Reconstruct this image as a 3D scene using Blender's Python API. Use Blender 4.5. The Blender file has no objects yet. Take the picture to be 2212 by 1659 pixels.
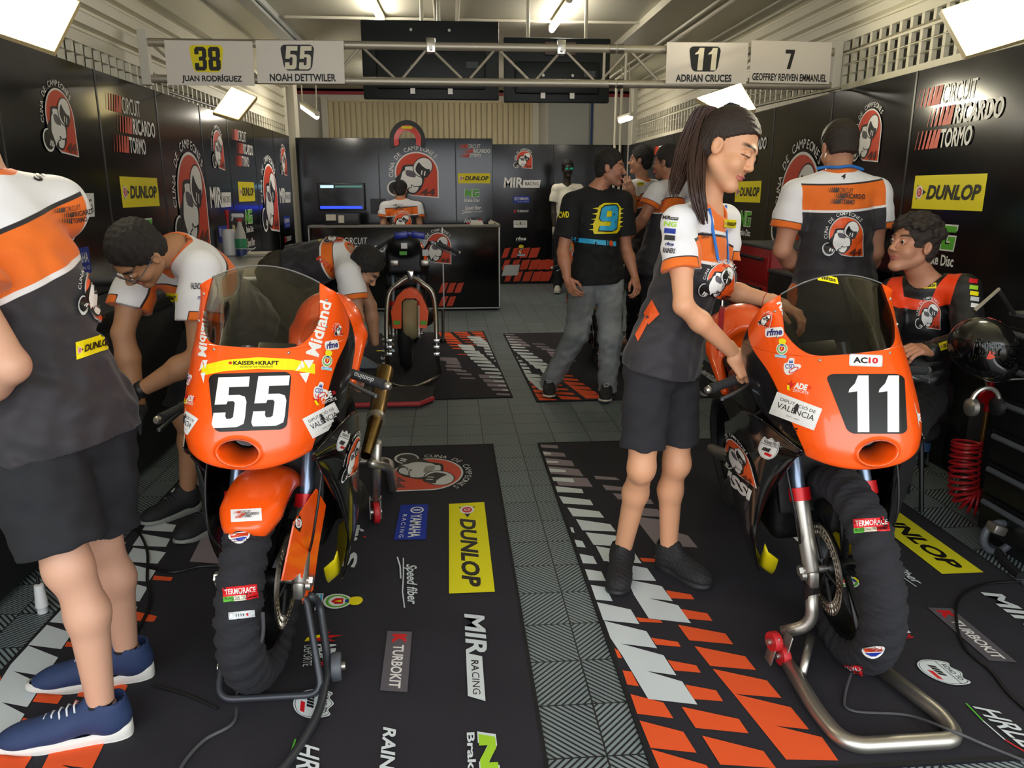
import bpy, bmesh, math, random
import numpy as np
from mathutils import Vector, Matrix
from mathutils.bvhtree import BVHTree
random.seed(7); RNG = np.random.RandomState(7)
SC = bpy.context.scene; COL = SC.collection
PI = math.pi
# ---------------------------------------------------------------- camera, world, light, exposure
W_, H_ = 2212., 1659.
F_, PITCH, YAW, CAMZ = 1660., math.radians(14.1), math.radians(4.5), 1.5
cam = bpy.data.objects.new('camera', bpy.data.cameras.new('camera')); COL.objects.link(cam)
cam.data.sensor_width = 36; cam.data.lens = 36 * F_ / W_; cam.data.clip_start = .05
cam.location = (0, 0, CAMZ); cam.rotation_euler = (PI / 2 - PITCH, 0, -YAW)
SC.camera = cam
wd = bpy.data.worlds.new('daylight'); SC.world = wd; wd.use_nodes = True
_bg = wd.node_tree.nodes['Background']; _bg.inputs[0].default_value = (.93, .96, 1, 1); _bg.inputs[1].default_value = 1.75
SC.view_settings.view_transform = 'Standard'; SC.view_settings.look = 'None'
SC.view_settings.gamma = 1; SC.view_settings.exposure = 1.12; SC.view_settings.use_curve_mapping = False
SC.cycles.use_denoising = True; SC.cycles.max_bounces = 7; SC.cycles.diffuse_bounces = 4; SC.cycles.transparent_max_bounces = 12
SC.cycles.sample_clamp_indirect = 6; SC.cycles.caustics_reflective = False; SC.cycles.caustics_refractive = False
# sun behind the building: it lights the pit lane outside, whose bounce lights the ceiling
_s = bpy.data.lights.new('sun', 'SUN'); _s.energy = 5.; _s.angle = .01; _s.color = (1, .95, .86)
so = bpy.data.objects.new('sun', _s); COL.objects.link(so); so.location = (0, 20, 30); so.rotation_euler = (math.radians(-38), 0, math.radians(14))
# portal in the open garage front: guides the sampling of the sky, gives off no light itself
_p = bpy.data.lights.new('sky_portal', 'AREA'); _p.shape = 'RECTANGLE'; _p.size = 6.2; _p.size_y = 3.2; _p.cycles.is_portal = True
po = bpy.data.objects.new('sky_portal', _p); COL.objects.link(po); po.location = (.35, -1.0, 1.55); po.rotation_euler = (PI / 2, 0, PI)
po.rotation_euler = (-PI / 2, 0, PI)
# ---------------------------------------------------------------- pixel -> world helpers (photo is 2212 x 1659)
_fw = np.array([math.sin(YAW) * math.cos(PITCH), math.cos(YAW) * math.cos(PITCH), -math.sin(PITCH)])
_r = np.array([math.cos(YAW), -math.sin(YAW), 0]); _u = np.cross(_r, _fw)
CAM = np.array([0, 0, CAMZ])
def ray(x, y): return _fw + _r * ((x - W_ / 2) / F_) - _u * ((y - H_ / 2) / F_)
def gp(x, y, z=0): d = ray(x, y); return CAM + d * ((z - CAMZ) / d[2])
def dp(x, y, Y): d = ray(x, y); return CAM + d * (Y / d[1])
def xp(x, y, X): d = ray(x, y); return CAM + d * (X / d[0])
def topx(p):
    q = np.array(p, float) - CAM; z = q @ _fw
    return W_ / 2 + F_ * (q @ _r) / z, H_ / 2 - F_ * (q @ _u) / z
# ---------------------------------------------------------------- materials
def lin(c):
    if isinstance(c, str):
        c = c.lstrip('#'); c = [int(c[i:i + 2], 16) / 255 for i in (0, 2, 4)]
        c = [x / 12.92 if x <= .04045 else ((x + .055) / 1.055) ** 2.4 for x in c]
    return (*c[:3], 1)
MATS = {}
def mat(name, col='#808080', rough=.5, metal=0., bump=None, vary=None, emit=0, coat=0, trans=0, alpha=1, spec=None, sheen=0, ior=None, anis=None):
    if name in MATS: return MATS[name]
    m = bpy.data.materials.new(name); m.use_nodes = True; nt = m.node_tree; b = nt.nodes['Principled BSDF']; I = b.inputs
    c = lin(col); I['Base Color'].default_value = c; I['Roughness'].default_value = rough; I['Metallic'].default_value = metal
    if emit: I['Emission Color'].default_value = c; I['Emission Strength'].default_value = emit
    if coat: I['Coat Weight'].default_value = coat; I['Coat Roughness'].default_value = .06
    if trans: I['Transmission Weight'].default_value = trans
    if ior: I['IOR'].default_value = ior
    if alpha < 1: I['Alpha'].default_value = alpha
    if spec is not None: I['Specular IOR Level'].default_value = spec
    if sheen: I['Sheen Weight'].default_value = sheen
    tc = None
    if bump or vary: tc = nt.nodes.new('ShaderNodeTexCoord')
    if bump:
        n = nt.nodes.new('ShaderNodeTexNoise'); n.inputs['Scale'].default_value = bump[0]; n.inputs['Detail'].default_value = 4
        nt.links.new(tc.outputs['Object'], n.inputs['Vector'])
        bp = nt.nodes.new('ShaderNodeBump'); bp.inputs['Strength'].default_value = bump[1]; bp.inputs['Distance'].default_value = .01
        nt.links.new(n.outputs['Fac'], bp.inputs['Height']); nt.links.new(bp.outputs[0], I['Normal'])
    if vary:
        n = nt.nodes.new('ShaderNodeTexNoise'); n.inputs['Scale'].default_value = vary[0]; n.inputs['Detail'].default_value = 5
        nt.links.new(tc.outputs['Object'], n.inputs['Vector'])
        r = nt.nodes.new('ShaderNodeValToRGB'); r.color_ramp.elements[0].position = .3; r.color_ramp.elements[1].position = .72
        k = vary[1]; r.color_ramp.elements[0].color = (c[0] * (1 - k), c[1] * (1 - k), c[2] * (1 - k), 1)
        r.color_ramp.elements[1].color = (min(1, c[0] * (1 + k)), min(1, c[1] * (1 + k)), min(1, c[2] * (1 + k)), 1)
        nt.links.new(n.outputs['Fac'], r.inputs[0]); nt.links.new(r.outputs[0], I['Base Color'])
    MATS[name] = m
    return m
def field_mat(name, base, layers, rough=.6, coat=0, bump=None, sheen=0, spec=None):
    """colour areas cut by float attributes stored on the mesh: layers = [(attribute, colour, softness)]"""
    if name in MATS: return MATS[name]
    m = mat(name, base, rough, coat=coat, bump=bump, sheen=sheen, spec=spec); nt = m.node_tree; I = nt.nodes['Principled BSDF'].inputs
    prev = None
    for at, c, soft in layers:
        a = nt.nodes.new('ShaderNodeAttribute'); a.attribute_name = at
        mr = nt.nodes.new('ShaderNodeMapRange'); mr.inputs['From Min'].default_value = -soft; mr.inputs['From Max'].default_value = soft
        nt.links.new(a.outputs['Fac'], mr.inputs['Value'])
        mx = nt.nodes.new('ShaderNodeMix'); mx.data_type = 'RGBA'
        if prev is None: mx.inputs[6].default_value = lin(base)
        else: nt.links.new(prev, mx.inputs[6])
        mx.inputs[7].default_value = lin(c); nt.links.new(mr.outputs[0], mx.inputs[0]); prev = mx.outputs[2]
    nt.links.new(prev, I['Base Color'])
    return m
# ---------------------------------------------------------------- objects
def mk(name, vf, m=None, parent=None, smooth=False, label=None, cat=None, group=None, kind=None, mats=None, mi=None, attrs=None, auto=None):
    v, f = vf[0], vf[1]
    v = np.asarray(v, dtype=float).reshape(-1, 3)
    o0 = np.zeros(3)
    if parent is None and len(v): lo, hi = v.min(0), v.max(0); o0 = np.array([(lo[0] + hi[0]) / 2, (lo[1] + hi[1]) / 2, lo[2]])
    me = bpy.data.meshes.new(name); 
    fl = f.tolist() if isinstance(f, np.ndarray) else f
    me.from_pydata((v - o0).tolist(), [], fl); 
    for x in (mats or ([m] if m else [])): me.materials.append(x)
    if mi is not None: me.polygons.foreach_set('material_index', np.asarray(mi, dtype=np.int32))
    if smooth: me.polygons.foreach_set('use_smooth', np.ones(len(me.polygons), dtype=bool))
    for k, a in (attrs or {}).items():
        at = me.attributes.new(k, 'FLOAT', 'POINT'); at.data.foreach_set('value', np.asarray(a, dtype=np.float32))
    me.update()
    if auto is not None:
        me.polygons.foreach_set('use_smooth', np.ones(len(me.polygons), dtype=bool)); me.set_sharp_from_angle(angle=math.radians(auto))
    o = bpy.data.objects.new(name, me); COL.objects.link(o); o.location = o0
    if parent is not None: attach(o, parent)
    tag(o, label, cat, group, kind)
    return o
def attach(o, parent):
    o.parent = parent; chain = Matrix.Identity(4); p = parent
    M = Matrix.Identity(4)
    while p is not None:
        M = p.matrix_basis if p.parent is None else p.matrix_basis
        chain = p.matrix_parent_inverse @ M @ chain if p.parent else M @ chain
        p = p.parent
    o.matrix_parent_inverse = chain.inverted()
def tag(o, label=None, cat=None, group=None, kind=None):
    if label: o['label'] = label
    if cat: o['category'] = cat
    if group: o['group'] = group
    if kind: o['kind'] = kind
    return o
def thing(name, label, cat, loc, group=None):
    o = bpy.data.objects.new(name, None); COL.objects.link(o); o.location = tuple(float(x) for x in loc); o.empty_display_size = .1
    return tag(o, label, cat, group)
def clone(o, parent=None, mt=None):
    c = o.copy(); COL.objects.link(c)
    if parent is not None: mi = o.matrix_parent_inverse.copy(); c.parent = parent; c.matrix_parent_inverse = mi
    for ch in list(o.children): clone(ch, c)
    return c
# ---------------------------------------------------------------- shapes (vertices, faces)
def merge(parts):
    V, Fs, n = [], [], 0
    for v, f in parts:
        v = np.asarray(v, float).reshape(-1, 3); V.append(v); Fs += [[i + n for i in q] for q in (f.tolist() if isinstance(f, np.ndarray) else f)]; n += len(v)
    return np.concatenate(V), Fs
def xf(vf, M=None, t=(0, 0, 0)):
    v = np.asarray(vf[0], float)
    if M is not None: v = v @ np.asarray(M, float).T
    return v + np.asarray(t, float), vf[1]
def rot(ax, deg):
    return np.array(Matrix.Rotation(math.radians(deg), 3, ax))
_UB = [[0, 3, 2, 1], [4, 5, 6, 7], [0, 1, 5, 4], [1, 2, 6, 5], [2, 3, 7, 6], [3, 0, 4, 7]]
def box(c, s, R=None, bev=0, seg=2):
    h = np.asarray(s, float) / 2
    v = np.array([[-1, -1, -1], [1, -1, -1], [1, 1, -1], [-1, 1, -1], [-1, -1, 1], [1, -1, 1], [1, 1, 1], [-1, 1, 1]], float) * h
    f = _UB
    if bev:
        bm = bmesh.new(); vs = [bm.verts.new(x) for x in v]; [bm.faces.new([vs[i] for i in q]) for q in f]
        bmesh.ops.bevel(bm, geom=bm.edges[:], offset=min(bev, h.min() * .95), segments=seg, affect='EDGES', profile=.5)
        bm.verts.index_update(); v = np.array([x.co[:] for x in bm.verts]); f = [[x.index for x in q.verts] for q in bm.faces]; bm.free()
    return xf((v, f), R, c)
def slab(p, q, **k): p = np.array(p, float); q = np.array(q, float); return box((p + q) / 2, abs(q - p), **k)
def smoothpath(pts, n=8, closed=False):
    p = np.asarray(pts, float); N = len(p); out = []
    for i in range(N if closed else N - 1):
        a, b, c, d = (p[(i + k) % N] if closed else p[min(max(i + k, 0), N - 1)] for k in (-1, 0, 1, 2))
        for t in np.arange(n) / n: out.append(.5 * ((2 * b) + (c - a) * t + (2 * a - 5 * b + 4 * c - d) * t * t + (3 * b - a - 3 * c + d) * t ** 3))
    if not closed: out.append(p[-1])
    return np.array(out)
def fillet(pts, r, n=6):
    """polyline with rounded corners"""
    p = [np.asarray(x, float) for x in pts]; out = [p[0]]
    for a, b, c in zip(p, p[1:], p[2:]):
        u = a - b; w = c - b; lu, lw = np.linalg.norm(u), np.linalg.norm(w); k = min(r, lu * .49, lw * .49); s = b + u / lu * k; e = b + w / lw * k
        for t in np.linspace(0, 1, n + 1): out.append((1 - t) ** 2 * s + 2 * t * (1 - t) * b + t * t * e)
    return np.array(out + [p[-1]])
def tube(pts, r, n=10, closed=False, caps=True):
    p = np.asarray(pts, float); N = len(p); rr = np.broadcast_to(np.asarray(r, float), (N,))
    T = np.roll(p, -1, 0) - np.roll(p, 1, 0)
    if not closed: T[0] = p[1] - p[0]; T[-1] = p[-1] - p[-2]
    T /= np.linalg.norm(T, axis=1)[:, None] + 1e-12
    a = np.array([0, 0, 1.]) if abs(T[0][2]) < .9 else np.array([1., 0, 0]); nrm = np.cross(T[0], a); nrm /= np.linalg.norm(nrm)
    V = []; ang = np.arange(n) * 2 * PI / n
    for i in range(N):
        nrm = nrm - T[i] * (nrm @ T[i]); nrm /= np.linalg.norm(nrm) + 1e-12; bi = np.cross(T[i], nrm)
        V.append(p[i] + rr[i] * (np.cos(ang)[:, None] * nrm + np.sin(ang)[:, None] * bi))
    f = []
    for i in range(N if closed else N - 1):
        j = (i + 1) % N
        for k in range(n): l = (k + 1) % n; f.append([i * n + k, i * n + l, j * n + l, j * n + k])
    if caps and not closed: f += [list(range(n))[::-1], [(N - 1) * n + k for k in range(n)]]
    return np.concatenate(V), f
def basis(z, up=(0, 0, 1)):
    z = np.asarray(z, float); z = z / np.linalg.norm(z); x = np.cross(up, z)
    if np.linalg.norm(x) < 1e-6: x = np.cross((0, 1, 0), z)
    x /= np.linalg.norm(x); return np.stack([x, np.cross(z, x), z], 1)
def lathe(prof, c=(0, 0, 0), axis=(0, 0, 1), n=24, closed=False):
    """prof: (radius, height) pairs"""
    R = basis(axis); ang = np.arange(n) * 2 * PI / n; V = []
    for r, h in prof: V.append(np.stack([r * np.cos(ang), r * np.sin(ang), np.full(n, h)], 1))
    m = len(prof); f = []
    for i in range(m if closed else m - 1):
        j = (i + 1) % m
        for k in range(n): l = (k + 1) % n; f.append([i * n + k, i * n + l, j * n + l, j * n + k])
    if not closed: f += [list(range(n))[::-1], [(m - 1) * n + k for k in range(n)]]
    return xf((np.concatenate(V), f), R, c)
def cyl(a, b, r, n=16, r2=None): a = np.asarray(a, float); b = np.asarray(b, float); return lathe([(r, 0), (r if r2 is None else r2, np.linalg.norm(b - a))], a, b - a, n)
def grid(P, wrapu=False, wrapv=False):
    a, b = P.shape[:2]; I = np.arange(a * b).reshape(a, b)
    u = np.concatenate([I, I[:1]], 0) if wrapu else I; u = np.concatenate([u, u[:, :1]], 1) if wrapv else u
    f = np.stack([u[:-1, :-1], u[1:, :-1], u[1:, 1:], u[:-1, 1:]], -1).reshape(-1, 4)
    return P.reshape(-1, 3), f
def prism(poly, depth, o, ex, ey, ez, bev=0):
    """2D outline in the plane (ex, ey) at o, pushed along ez"""
    p = np.asarray(poly, float); o, ex, ey, ez = (np.asarray(t, float) for t in (o, ex, ey, ez)); n = len(p)
    a = o + p[:, :1] * ex + p[:, 1:] * ey; v = np.concatenate([a, a + ez * depth])
    f = [list(range(n))[::-1], list(range(n, 2 * n))] + [[i, (i + 1) % n, n + (i + 1) % n, n + i] for i in range(n)]
    return v, f
def thicken(vf, t, inward=True):
    v = np.asarray(vf[0], float); f = vf[1]; n = vnormals(v, f); w = v - n * t; N = len(v)
    fl = f.tolist() if isinstance(f, np.ndarray) else f
    ed = {}
    for q in fl:
        for a, b in zip(q, list(q[1:]) + [q[0]]):
            if (b, a) in ed: del ed[(b, a)]
            else: ed[(a, b)] = 1
    return np.concatenate([v, w]), fl + [[i + N for i in q[::-1]] for q in fl] + [[b, a, a + N, b + N] for a, b in ed]
def vnormals(v, f):
    n = np.zeros_like(v)
    if isinstance(f, np.ndarray):
        q = np.cross(v[f[:, 2]] - v[f[:, 0]], v[f[:, 3 if f.shape[1] == 4 else 1]] - v[f[:, 1 if f.shape[1] == 4 else 0]])
        if f.shape[1] == 3: q = np.cross(v[f[:, 1]] - v[f[:, 0]], v[f[:, 2]] - v[f[:, 0]])
        for k in range(f.shape[1]): np.add.at(n, f[:, k], q)
    else:
        for q in f:
            a = np.cross(v[q[1]] - v[q[0]], v[q[2]] - v[q[0]]) if len(q) == 3 else np.cross(v[q[2]] - v[q[0]], v[q[3]] - v[q[1]])
            for i in q: n[i] += a
    return n / (np.linalg.norm(n, axis=1)[:, None] + 1e-12)
# ---------------------------------------------------------------- signed distance modelling -> one continuous mesh
def smin(a, b, k):
    if k <= 0: return np.minimum(a, b)
    h = np.clip(.5 + .5 * (b - a) / k, 0, 1); return b + (a - b) * h - k * h * (1 - h)
def s_cone(a, b, ra, rb):
    a = np.asarray(a, float); b = np.asarray(b, float); ba = b - a; L2 = ba @ ba
    def f(P):
        pa = P - a; t = np.clip(pa @ ba / L2, 0, 1); return np.linalg.norm(pa - t[:, None] * ba, axis=1) - (ra + (rb - ra) * t)
    c = (a + b) / 2; return f, c, math.sqrt(L2) / 2 + max(ra, rb)
def s_ell(c, r, R=None):
    c = np.asarray(c, float); r = np.asarray(r, float); R = np.eye(3) if R is None else np.asarray(R)
    def f(P):
        q = (P - c) @ R; k0 = np.linalg.norm(q / r, axis=1); k1 = np.linalg.norm(q / (r * r), axis=1) + 1e-9; return k0 * (k0 - 1) / k1
    return f, c, r.max()
def s_box(c, h, rad=0, R=None):
    c = np.asarray(c, float); h = np.asarray(h, float) - rad; R = np.eye(3) if R is None else np.asarray(R)
    def f(P):
        q = np.abs((P - c) @ R) - h; return np.linalg.norm(np.maximum(q, 0), axis=1) + np.minimum(q.max(1), 0) - rad
    return f, c, np.linalg.norm(h) + rad
class Solid:
    def __init__(s): s.it = []
    def add(s, prim, k=.02): s.it.append((*prim, k, 0)); return s
    def cut(s, prim, k=.004): s.it.append((*prim, k, 1)); return s
    def mod(s, fn): s.it.append((fn, None, 0, 0, 2)); return s     # fn(P, d) -> d
    def __call__(s, P):
        d = np.full(len(P), 1e3)
        for fn, c, R, k, op in s.it:
            if op == 2: d = fn(P, d); continue
            if c is None: m = slice(None)
            else:
                m = np.linalg.norm(P - c, axis=1) - R < (np.minimum(d, 1e3) + k + .001 if op == 0 else k + .02 + 0 * d)
                if op == 0: pass
            if c is not None and not m.any(): continue
            v = fn(P[m])
            if op == 0: d[m] = smin(d[m], v, k) if k else np.minimum(d[m], v)
            else: d[m] = -smin(-d[m], v, k)
        return d
    def bounds(s, pad=.03):
        lo = np.full(3, 1e9); hi = -lo
        for fn, c, R, k, op in s.it:
            if op == 0 and c is not None: lo = np.minimum(lo, c - R); hi = np.maximum(hi, c + R)
        return lo - pad, hi + pad
def sdf_mesh(f, h, lo=None, hi=None, polish=1):
    if lo is None: lo, hi = f.bounds()
    lo = np.asarray(lo, float); B = 6; nb = np.ceil((np.asarray(hi) - lo) / (h * B)).astype(int) + 1; n = nb * B
    bi = np.stack(np.meshgrid(*[np.arange(k) for k in nb], indexing='ij'), -1).reshape(-1, 3)
    d = f(lo + (bi * B + (B - 1) / 2) * h); F = np.repeat(np.repeat(np.repeat(np.where(d < 0, -1., 1.).reshape(nb), B, 0), B, 1), B, 2).astype(np.float32)
    kp = bi[np.abs(d) < h * B * 1.15 + .004]
    off = np.stack(np.meshgrid(*[np.arange(B)] * 3, indexing='ij'), -1).reshape(-1, 3)
    for i in range(0, len(kp), 3000):
        g = (kp[i:i + 3000, None, :] * B + off).reshape(-1, 3); F[g[:, 0], g[:, 1], g[:, 2]] = f(lo + g * h)
    S = F < 0; n = np.array(F.shape)
    c0 = S[:-1, :-1, :-1]; allb = c0.copy(); anyb = c0.copy()
    for i in (0, 1):
        for j in (0, 1):
            for k in (0, 1):
                q = S[i:n[0] - 1 + i, j:n[1] - 1 + j, k:n[2] - 1 + k]; allb &= q; anyb |= q
    act = np.argwhere(anyb & ~allb); idx = np.full(n - 1, -1, dtype=np.int64); idx[act[:, 0], act[:, 1], act[:, 2]] = np.arange(len(act))
    acc = np.zeros((len(act), 3)); cnt = np.zeros(len(act))
    for ax in range(3):
        o1, o2 = [a for a in range(3) if a != ax]
        for i in (0, 1):
            for j in (0, 1):
                a = act.copy(); a[:, o1] += i; a[:, o2] += j; b = a.copy(); b[:, ax] += 1
                fa = F[a[:, 0], a[:, 1], a[:, 2]]; fb = F[b[:, 0], b[:, 1], b[:, 2]]; m = (fa < 0) != (fb < 0)
                t = fa[m] / (fa[m] - fb[m]); p = a[m].astype(float); p[:, ax] += t; acc[m] += p; cnt[m] += 1
    V = lo + acc / cnt[:, None] * h; faces = []
    for ax in range(3):
        o1, o2 = [(1, 2), (2, 0), (0, 1)][ax]
        sl = [slice(None)] * 3; sl2 = [slice(None)] * 3; sl[ax] = slice(0, -1); sl2[ax] = slice(1, None)
        e = np.argwhere(S[tuple(sl)] != S[tuple(sl2)]); e = e[(e[:, o1] > 0) & (e[:, o2] > 0) & (e[:, o1] < n[o1] - 1) & (e[:, o2] < n[o2] - 1)]
        ins = S[e[:, 0], e[:, 1], e[:, 2]]; q = []
        for i, j in ((-1, -1), (0, -1), (0, 0), (-1, 0)):
            c = e.copy(); c[:, o1] += i; c[:, o2] += j; q.append(idx[c[:, 0], c[:, 1], c[:, 2]])
        q = np.stack(q, 1); q[~ins] = q[~ins][:, ::-1]; faces.append(q)
    Fc = np.concatenate(faces); Fc = Fc[(Fc >= 0).all(1)]
    for _ in range(polish):
        e = h * .4; g = np.stack([f(V + np.eye(3)[k] * e) - f(V - np.eye(3)[k] * e) for k in range(3)], 1) / (2 * e)
        dv = f(V); V = V - g * np.clip(dv / (np.sum(g * g, 1) + 1e-6), -h * .7, h * .7)[:, None]
    return V, Fc
def bvh(vf): 
    f = vf[1].tolist() if isinstance(vf[1], np.ndarray) else vf[1]
    return BVHTree.FromPolygons([tuple(x) for x in np.asarray(vf[0]).tolist()], f)
# ================================================================ printed graphics: flat outlines laid onto real surfaces
INK = dict(white=('#e9e9e6', .5), black=('#0b0b0c', .5), orange=('#e8571a', .5), red=('#d0131c', .5), yellow=('#f0e000', .5), green=('#55b02c', .5), lime=('#9fd02a', .5),
           blue=('#16309a', .5), sky=('#35b3e6', .5), grey=('#8d8a8a', .5), silver=('#c8ccce', .45), brown=('#5a2410', .5), dgrey=('#2c2a2e', .5), mgrey=('#5a565d', .5), navy=('#1a1a6e', .5), cream=('#e8e0c8', .5),
           redor=('#cf3f1c', .5), carpetw=('#cfd8dc', .95), carpeto=('#e8561f', .95), carpetb=('#17161b', .95), carpety=('#e4dc08', .95), carpetu=('#15319c', .95), carpetg=('#8c8088', .95))
def ink(n): c, r = INK[n]; return mat('print_' + n, c, r)
_TX = {}
def textmesh(s, bold=0., shear=0.):
    k = (s, bold, shear)
    if k in _TX: return _TX[k]
    c = bpy.data.curves.new('t', 'FONT'); c.body = s; c.offset = bold; c.shear = shear; c.fill_mode = 'FRONT'; c.resolution_u = 3
    o = bpy.data.objects.new('t', c); COL.objects.link(o); me = bpy.data.meshes.new_from_object(o.evaluated_get(bpy.context.evaluated_depsgraph_get()))
    v = np.array([x.co[:2] for x in me.vertices]) if len(me.vertices) else np.zeros((0, 2)); f = [list(p.vertices) for p in me.polygons]
    bpy.data.objects.remove(o); bpy.data.curves.remove(c); bpy.data.meshes.remove(me)
    _TX[k] = (v, f); return _TX[k]
_FP = {}
def fillpoly(loops):
    k = repr([np.round(l, 5).tolist() for l in loops])
    if k in _FP: return _FP[k]
    c = bpy.data.curves.new('p', 'CURVE'); c.dimensions = '2D'; c.fill_mode = 'FRONT'
    for l in loops:
        sp = c.splines.new('POLY'); sp.points.add(len(l) - 1); sp.use_cyclic_u = True
        for q, p in zip(sp.points, l): q.co = (p[0], p[1], 0, 1)
    o = bpy.data.objects.new('p', c); COL.objects.link(o); me = bpy.data.meshes.new_from_object(o.evaluated_get(bpy.context.evaluated_depsgraph_get()))
    v = np.array([x.co[:2] for x in me.vertices]); f = [list(p.vertices) for p in me.polygons]
    bpy.data.objects.remove(o); bpy.data.curves.remove(c); bpy.data.meshes.remove(me)
    _FP[k] = (v, f); return _FP[k]
def ell2(cx, cy, rx, ry, rot_=0, n=28, a0=0, a1=360):
    t = np.radians(np.linspace(a0, a1, n, endpoint=(a1 - a0) % 360 != 0)); x = rx * np.cos(t); y = ry * np.sin(t); c, s = math.cos(math.radians(rot_)), math.sin(math.radians(rot_))
    return np.stack([cx + c * x - s * y, cy + s * x + c * y], 1)
def rrect(x0, y0, x1, y1, r, n=5):
    out = []
    for cx, cy, a in ((x1 - r, y0 + r, -90), (x1 - r, y1 - r, 0), (x0 + r, y1 - r, 90), (x0 + r, y0 + r, 180)):
        for t in np.radians(np.linspace(a, a + 90, n)): out.append((cx + r * math.cos(t), cy + r * math.sin(t)))
    return np.array(out)
def curve2(pts, n=6): p = np.asarray(pts, float); q = smoothpath(np.c_[p, np.zeros(len(p))], n, True); return q[:, :2]
class Gfx:
    def __init__(s, w, h): s.w, s.h, s.L = w, h, []
    def put(s, v, f, m): s.L.append((m, np.asarray(v, float), f)); return s
    def poly(s, pts, m, holes=()): return s.put(*fillpoly([np.asarray(pts, float)] + [np.asarray(h, float) for h in holes]), m)
    def rect(s, x0, y0, x1, y1, m): return s.put([(x0, y0), (x1, y0), (x1, y1), (x0, y1)], [[0, 1, 2, 3]], m)
    def text(s, t, x0, y0, x1, y1, m, bold=.02, shear=0., ang=0):
        v, f = textmesh(t, bold, shear)
        if not len(v): return s
        lo, hi = v.min(0), v.max(0); q = (v - lo) / np.maximum(hi - lo, 1e-6)
        if ang: w, h = x1 - x0, y1 - y0; q = (q - .5) * [w, h]; c, n = math.cos(math.radians(ang)), math.sin(math.radians(ang)); q = q @ np.array([[c, n], [-n, c]]) + [(x0 + x1) / 2, (y0 + y1) / 2]
        else: q = q * [x1 - x0, y1 - y0] + [x0, y0]
        return s.put(q, f, m)
    def stroke(s, pts, w, m, closed=False):
        p = np.asarray(pts, float); 
        if closed: p = np.concatenate([p, p[:1]])
        t = np.gradient(p, axis=0); t /= np.linalg.norm(t, axis=1)[:, None] + 1e-9; n = np.stack([-t[:, 1], t[:, 0]], 1) * w / 2
        v = np.concatenate([p + n, p - n]); k = len(p); return s.put(v, [[i, k + i, k + i + 1, i + 1] for i in range(k - 1)], m)
    def arctext(s, t, cx, cy, r, a0, a1, hgt, m, bold=.015, wf=.62):
        for i, ch in enumerate(t):
            if ch == ' ': continue
            v, f = textmesh(ch, bold)
            a = math.radians(a0 + (a1 - a0) * (i + .5) / len(t)); lo, hi = v.min(0), v.max(0)
            q = (v - [(lo[0] + hi[0]) / 2, 0]) / .73 * hgt * [wf / .62, 1]; e = np.array([math.sin(a), -math.cos(a)]); u = np.array([math.cos(a), math.sin(a)])
            if (hi[0] - lo[0]) > .8: q[:, 0] *= .75
            s.put(np.array([cx, cy]) + u * r + q[:, :1] * e + q[:, 1:] * u, f, m)
        return s
    def sub(s, g, x0, y0, x1, y1):
        for m, v, f in g.L: s.L.append((m, v / [g.w, g.h] * [x1 - x0, y1 - y0] + [x0, y0], f))
        return s
def decal(name, g, fn, parent, off=.0012, dz=.0004, cuts=0, label=None, smooth=False):
    """lay graphic g on a surface; fn maps (n,2) unit coordinates to points and normals"""
    V, Fs, MI, ms, n = [], [], [], [], 0
    for li, (m, v, f) in enumerate(g.L):
        v = np.c_[v / [g.w, g.h], np.zeros(len(v))]
        if cuts:
            bm = bmesh.new(); bv = [bm.verts.new(x) for x in v]
            for q in f:
                try: bm.faces.new([bv[i] for i in q])
                except ValueError: pass
            for ax in (0, 1):
                lo, hi = v[:, ax].min(), v[:, ax].max(); 
                for k in range(1, cuts):
                    t = k / cuts
                    if lo < t < hi: co = [0, 0, 0]; co[ax] = t; no = [0, 0, 0]; no[ax] = 1; bmesh.ops.bisect_plane(bm, geom=bm.verts[:] + bm.edges[:] + bm.faces[:], plane_co=co, plane_no=no)
            bm.verts.index_update(); v = np.array([x.co[:] for x in bm.verts]); f = [[x.index for x in q.verts] for q in bm.faces]; bm.free()
        P, N = fn(v[:, :2]); V.append(P + N * (off + li * dz))
        if m not in ms: ms.append(m)
        Fs += [[i + n for i in q] for q in f]; MI += [ms.index(m)] * len(f); n += len(v)
    V = np.concatenate(V)
    return mk(name, (V, Fs), None, parent, mats=[ink(m) for m in ms], mi=MI, label=label, smooth=smooth)
def on_quad(c00, c10, c11, c01):
    a, b, c, d = (np.asarray(x, float) for x in (c00, c10, c11, c01)); n = np.cross(b - a, d - a); n /= np.linalg.norm(n)
    def f(uv): u, v = uv[:, :1], uv[:, 1:]; return a * (1 - u) * (1 - v) + b * u * (1 - v) + c * u * v + d * (1 - u) * v, np.broadcast_to(n, (len(uv), 3))
    return f
def on_px(tree, q, flat=.0):
    """q: the four corners in the photo (lower left, lower right, upper right, upper left) seen on the surface in tree"""
    a, b, c, d = (np.asarray(x, float) for x in q)
    def f(uv):
        u, v = uv[:, :1], uv[:, 1:]; p = a * (1 - u) * (1 - v) + b * u * (1 - v) + c * u * v + d * (1 - u) * v; P, N = [], []
        for x, y in p:
            dr = Vector(ray(x, y)).normalized(); h = tree.ray_cast(Vector(CAM), dr)
            if h[0] is None:
                best = None
                for t in np.linspace(1, 12, 60):
                    g = tree.find_nearest(Vector(CAM) + dr * t)
                    if g[0] is not None and (best is None or g[3] < best[3]): best = g
                h = best
            nn = h[1] if h[1].dot(dr) < 0 else -h[1]
            P.append(h[0][:]); N.append(nn[:])
        return np.array(P), np.array(N)
    return f
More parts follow.
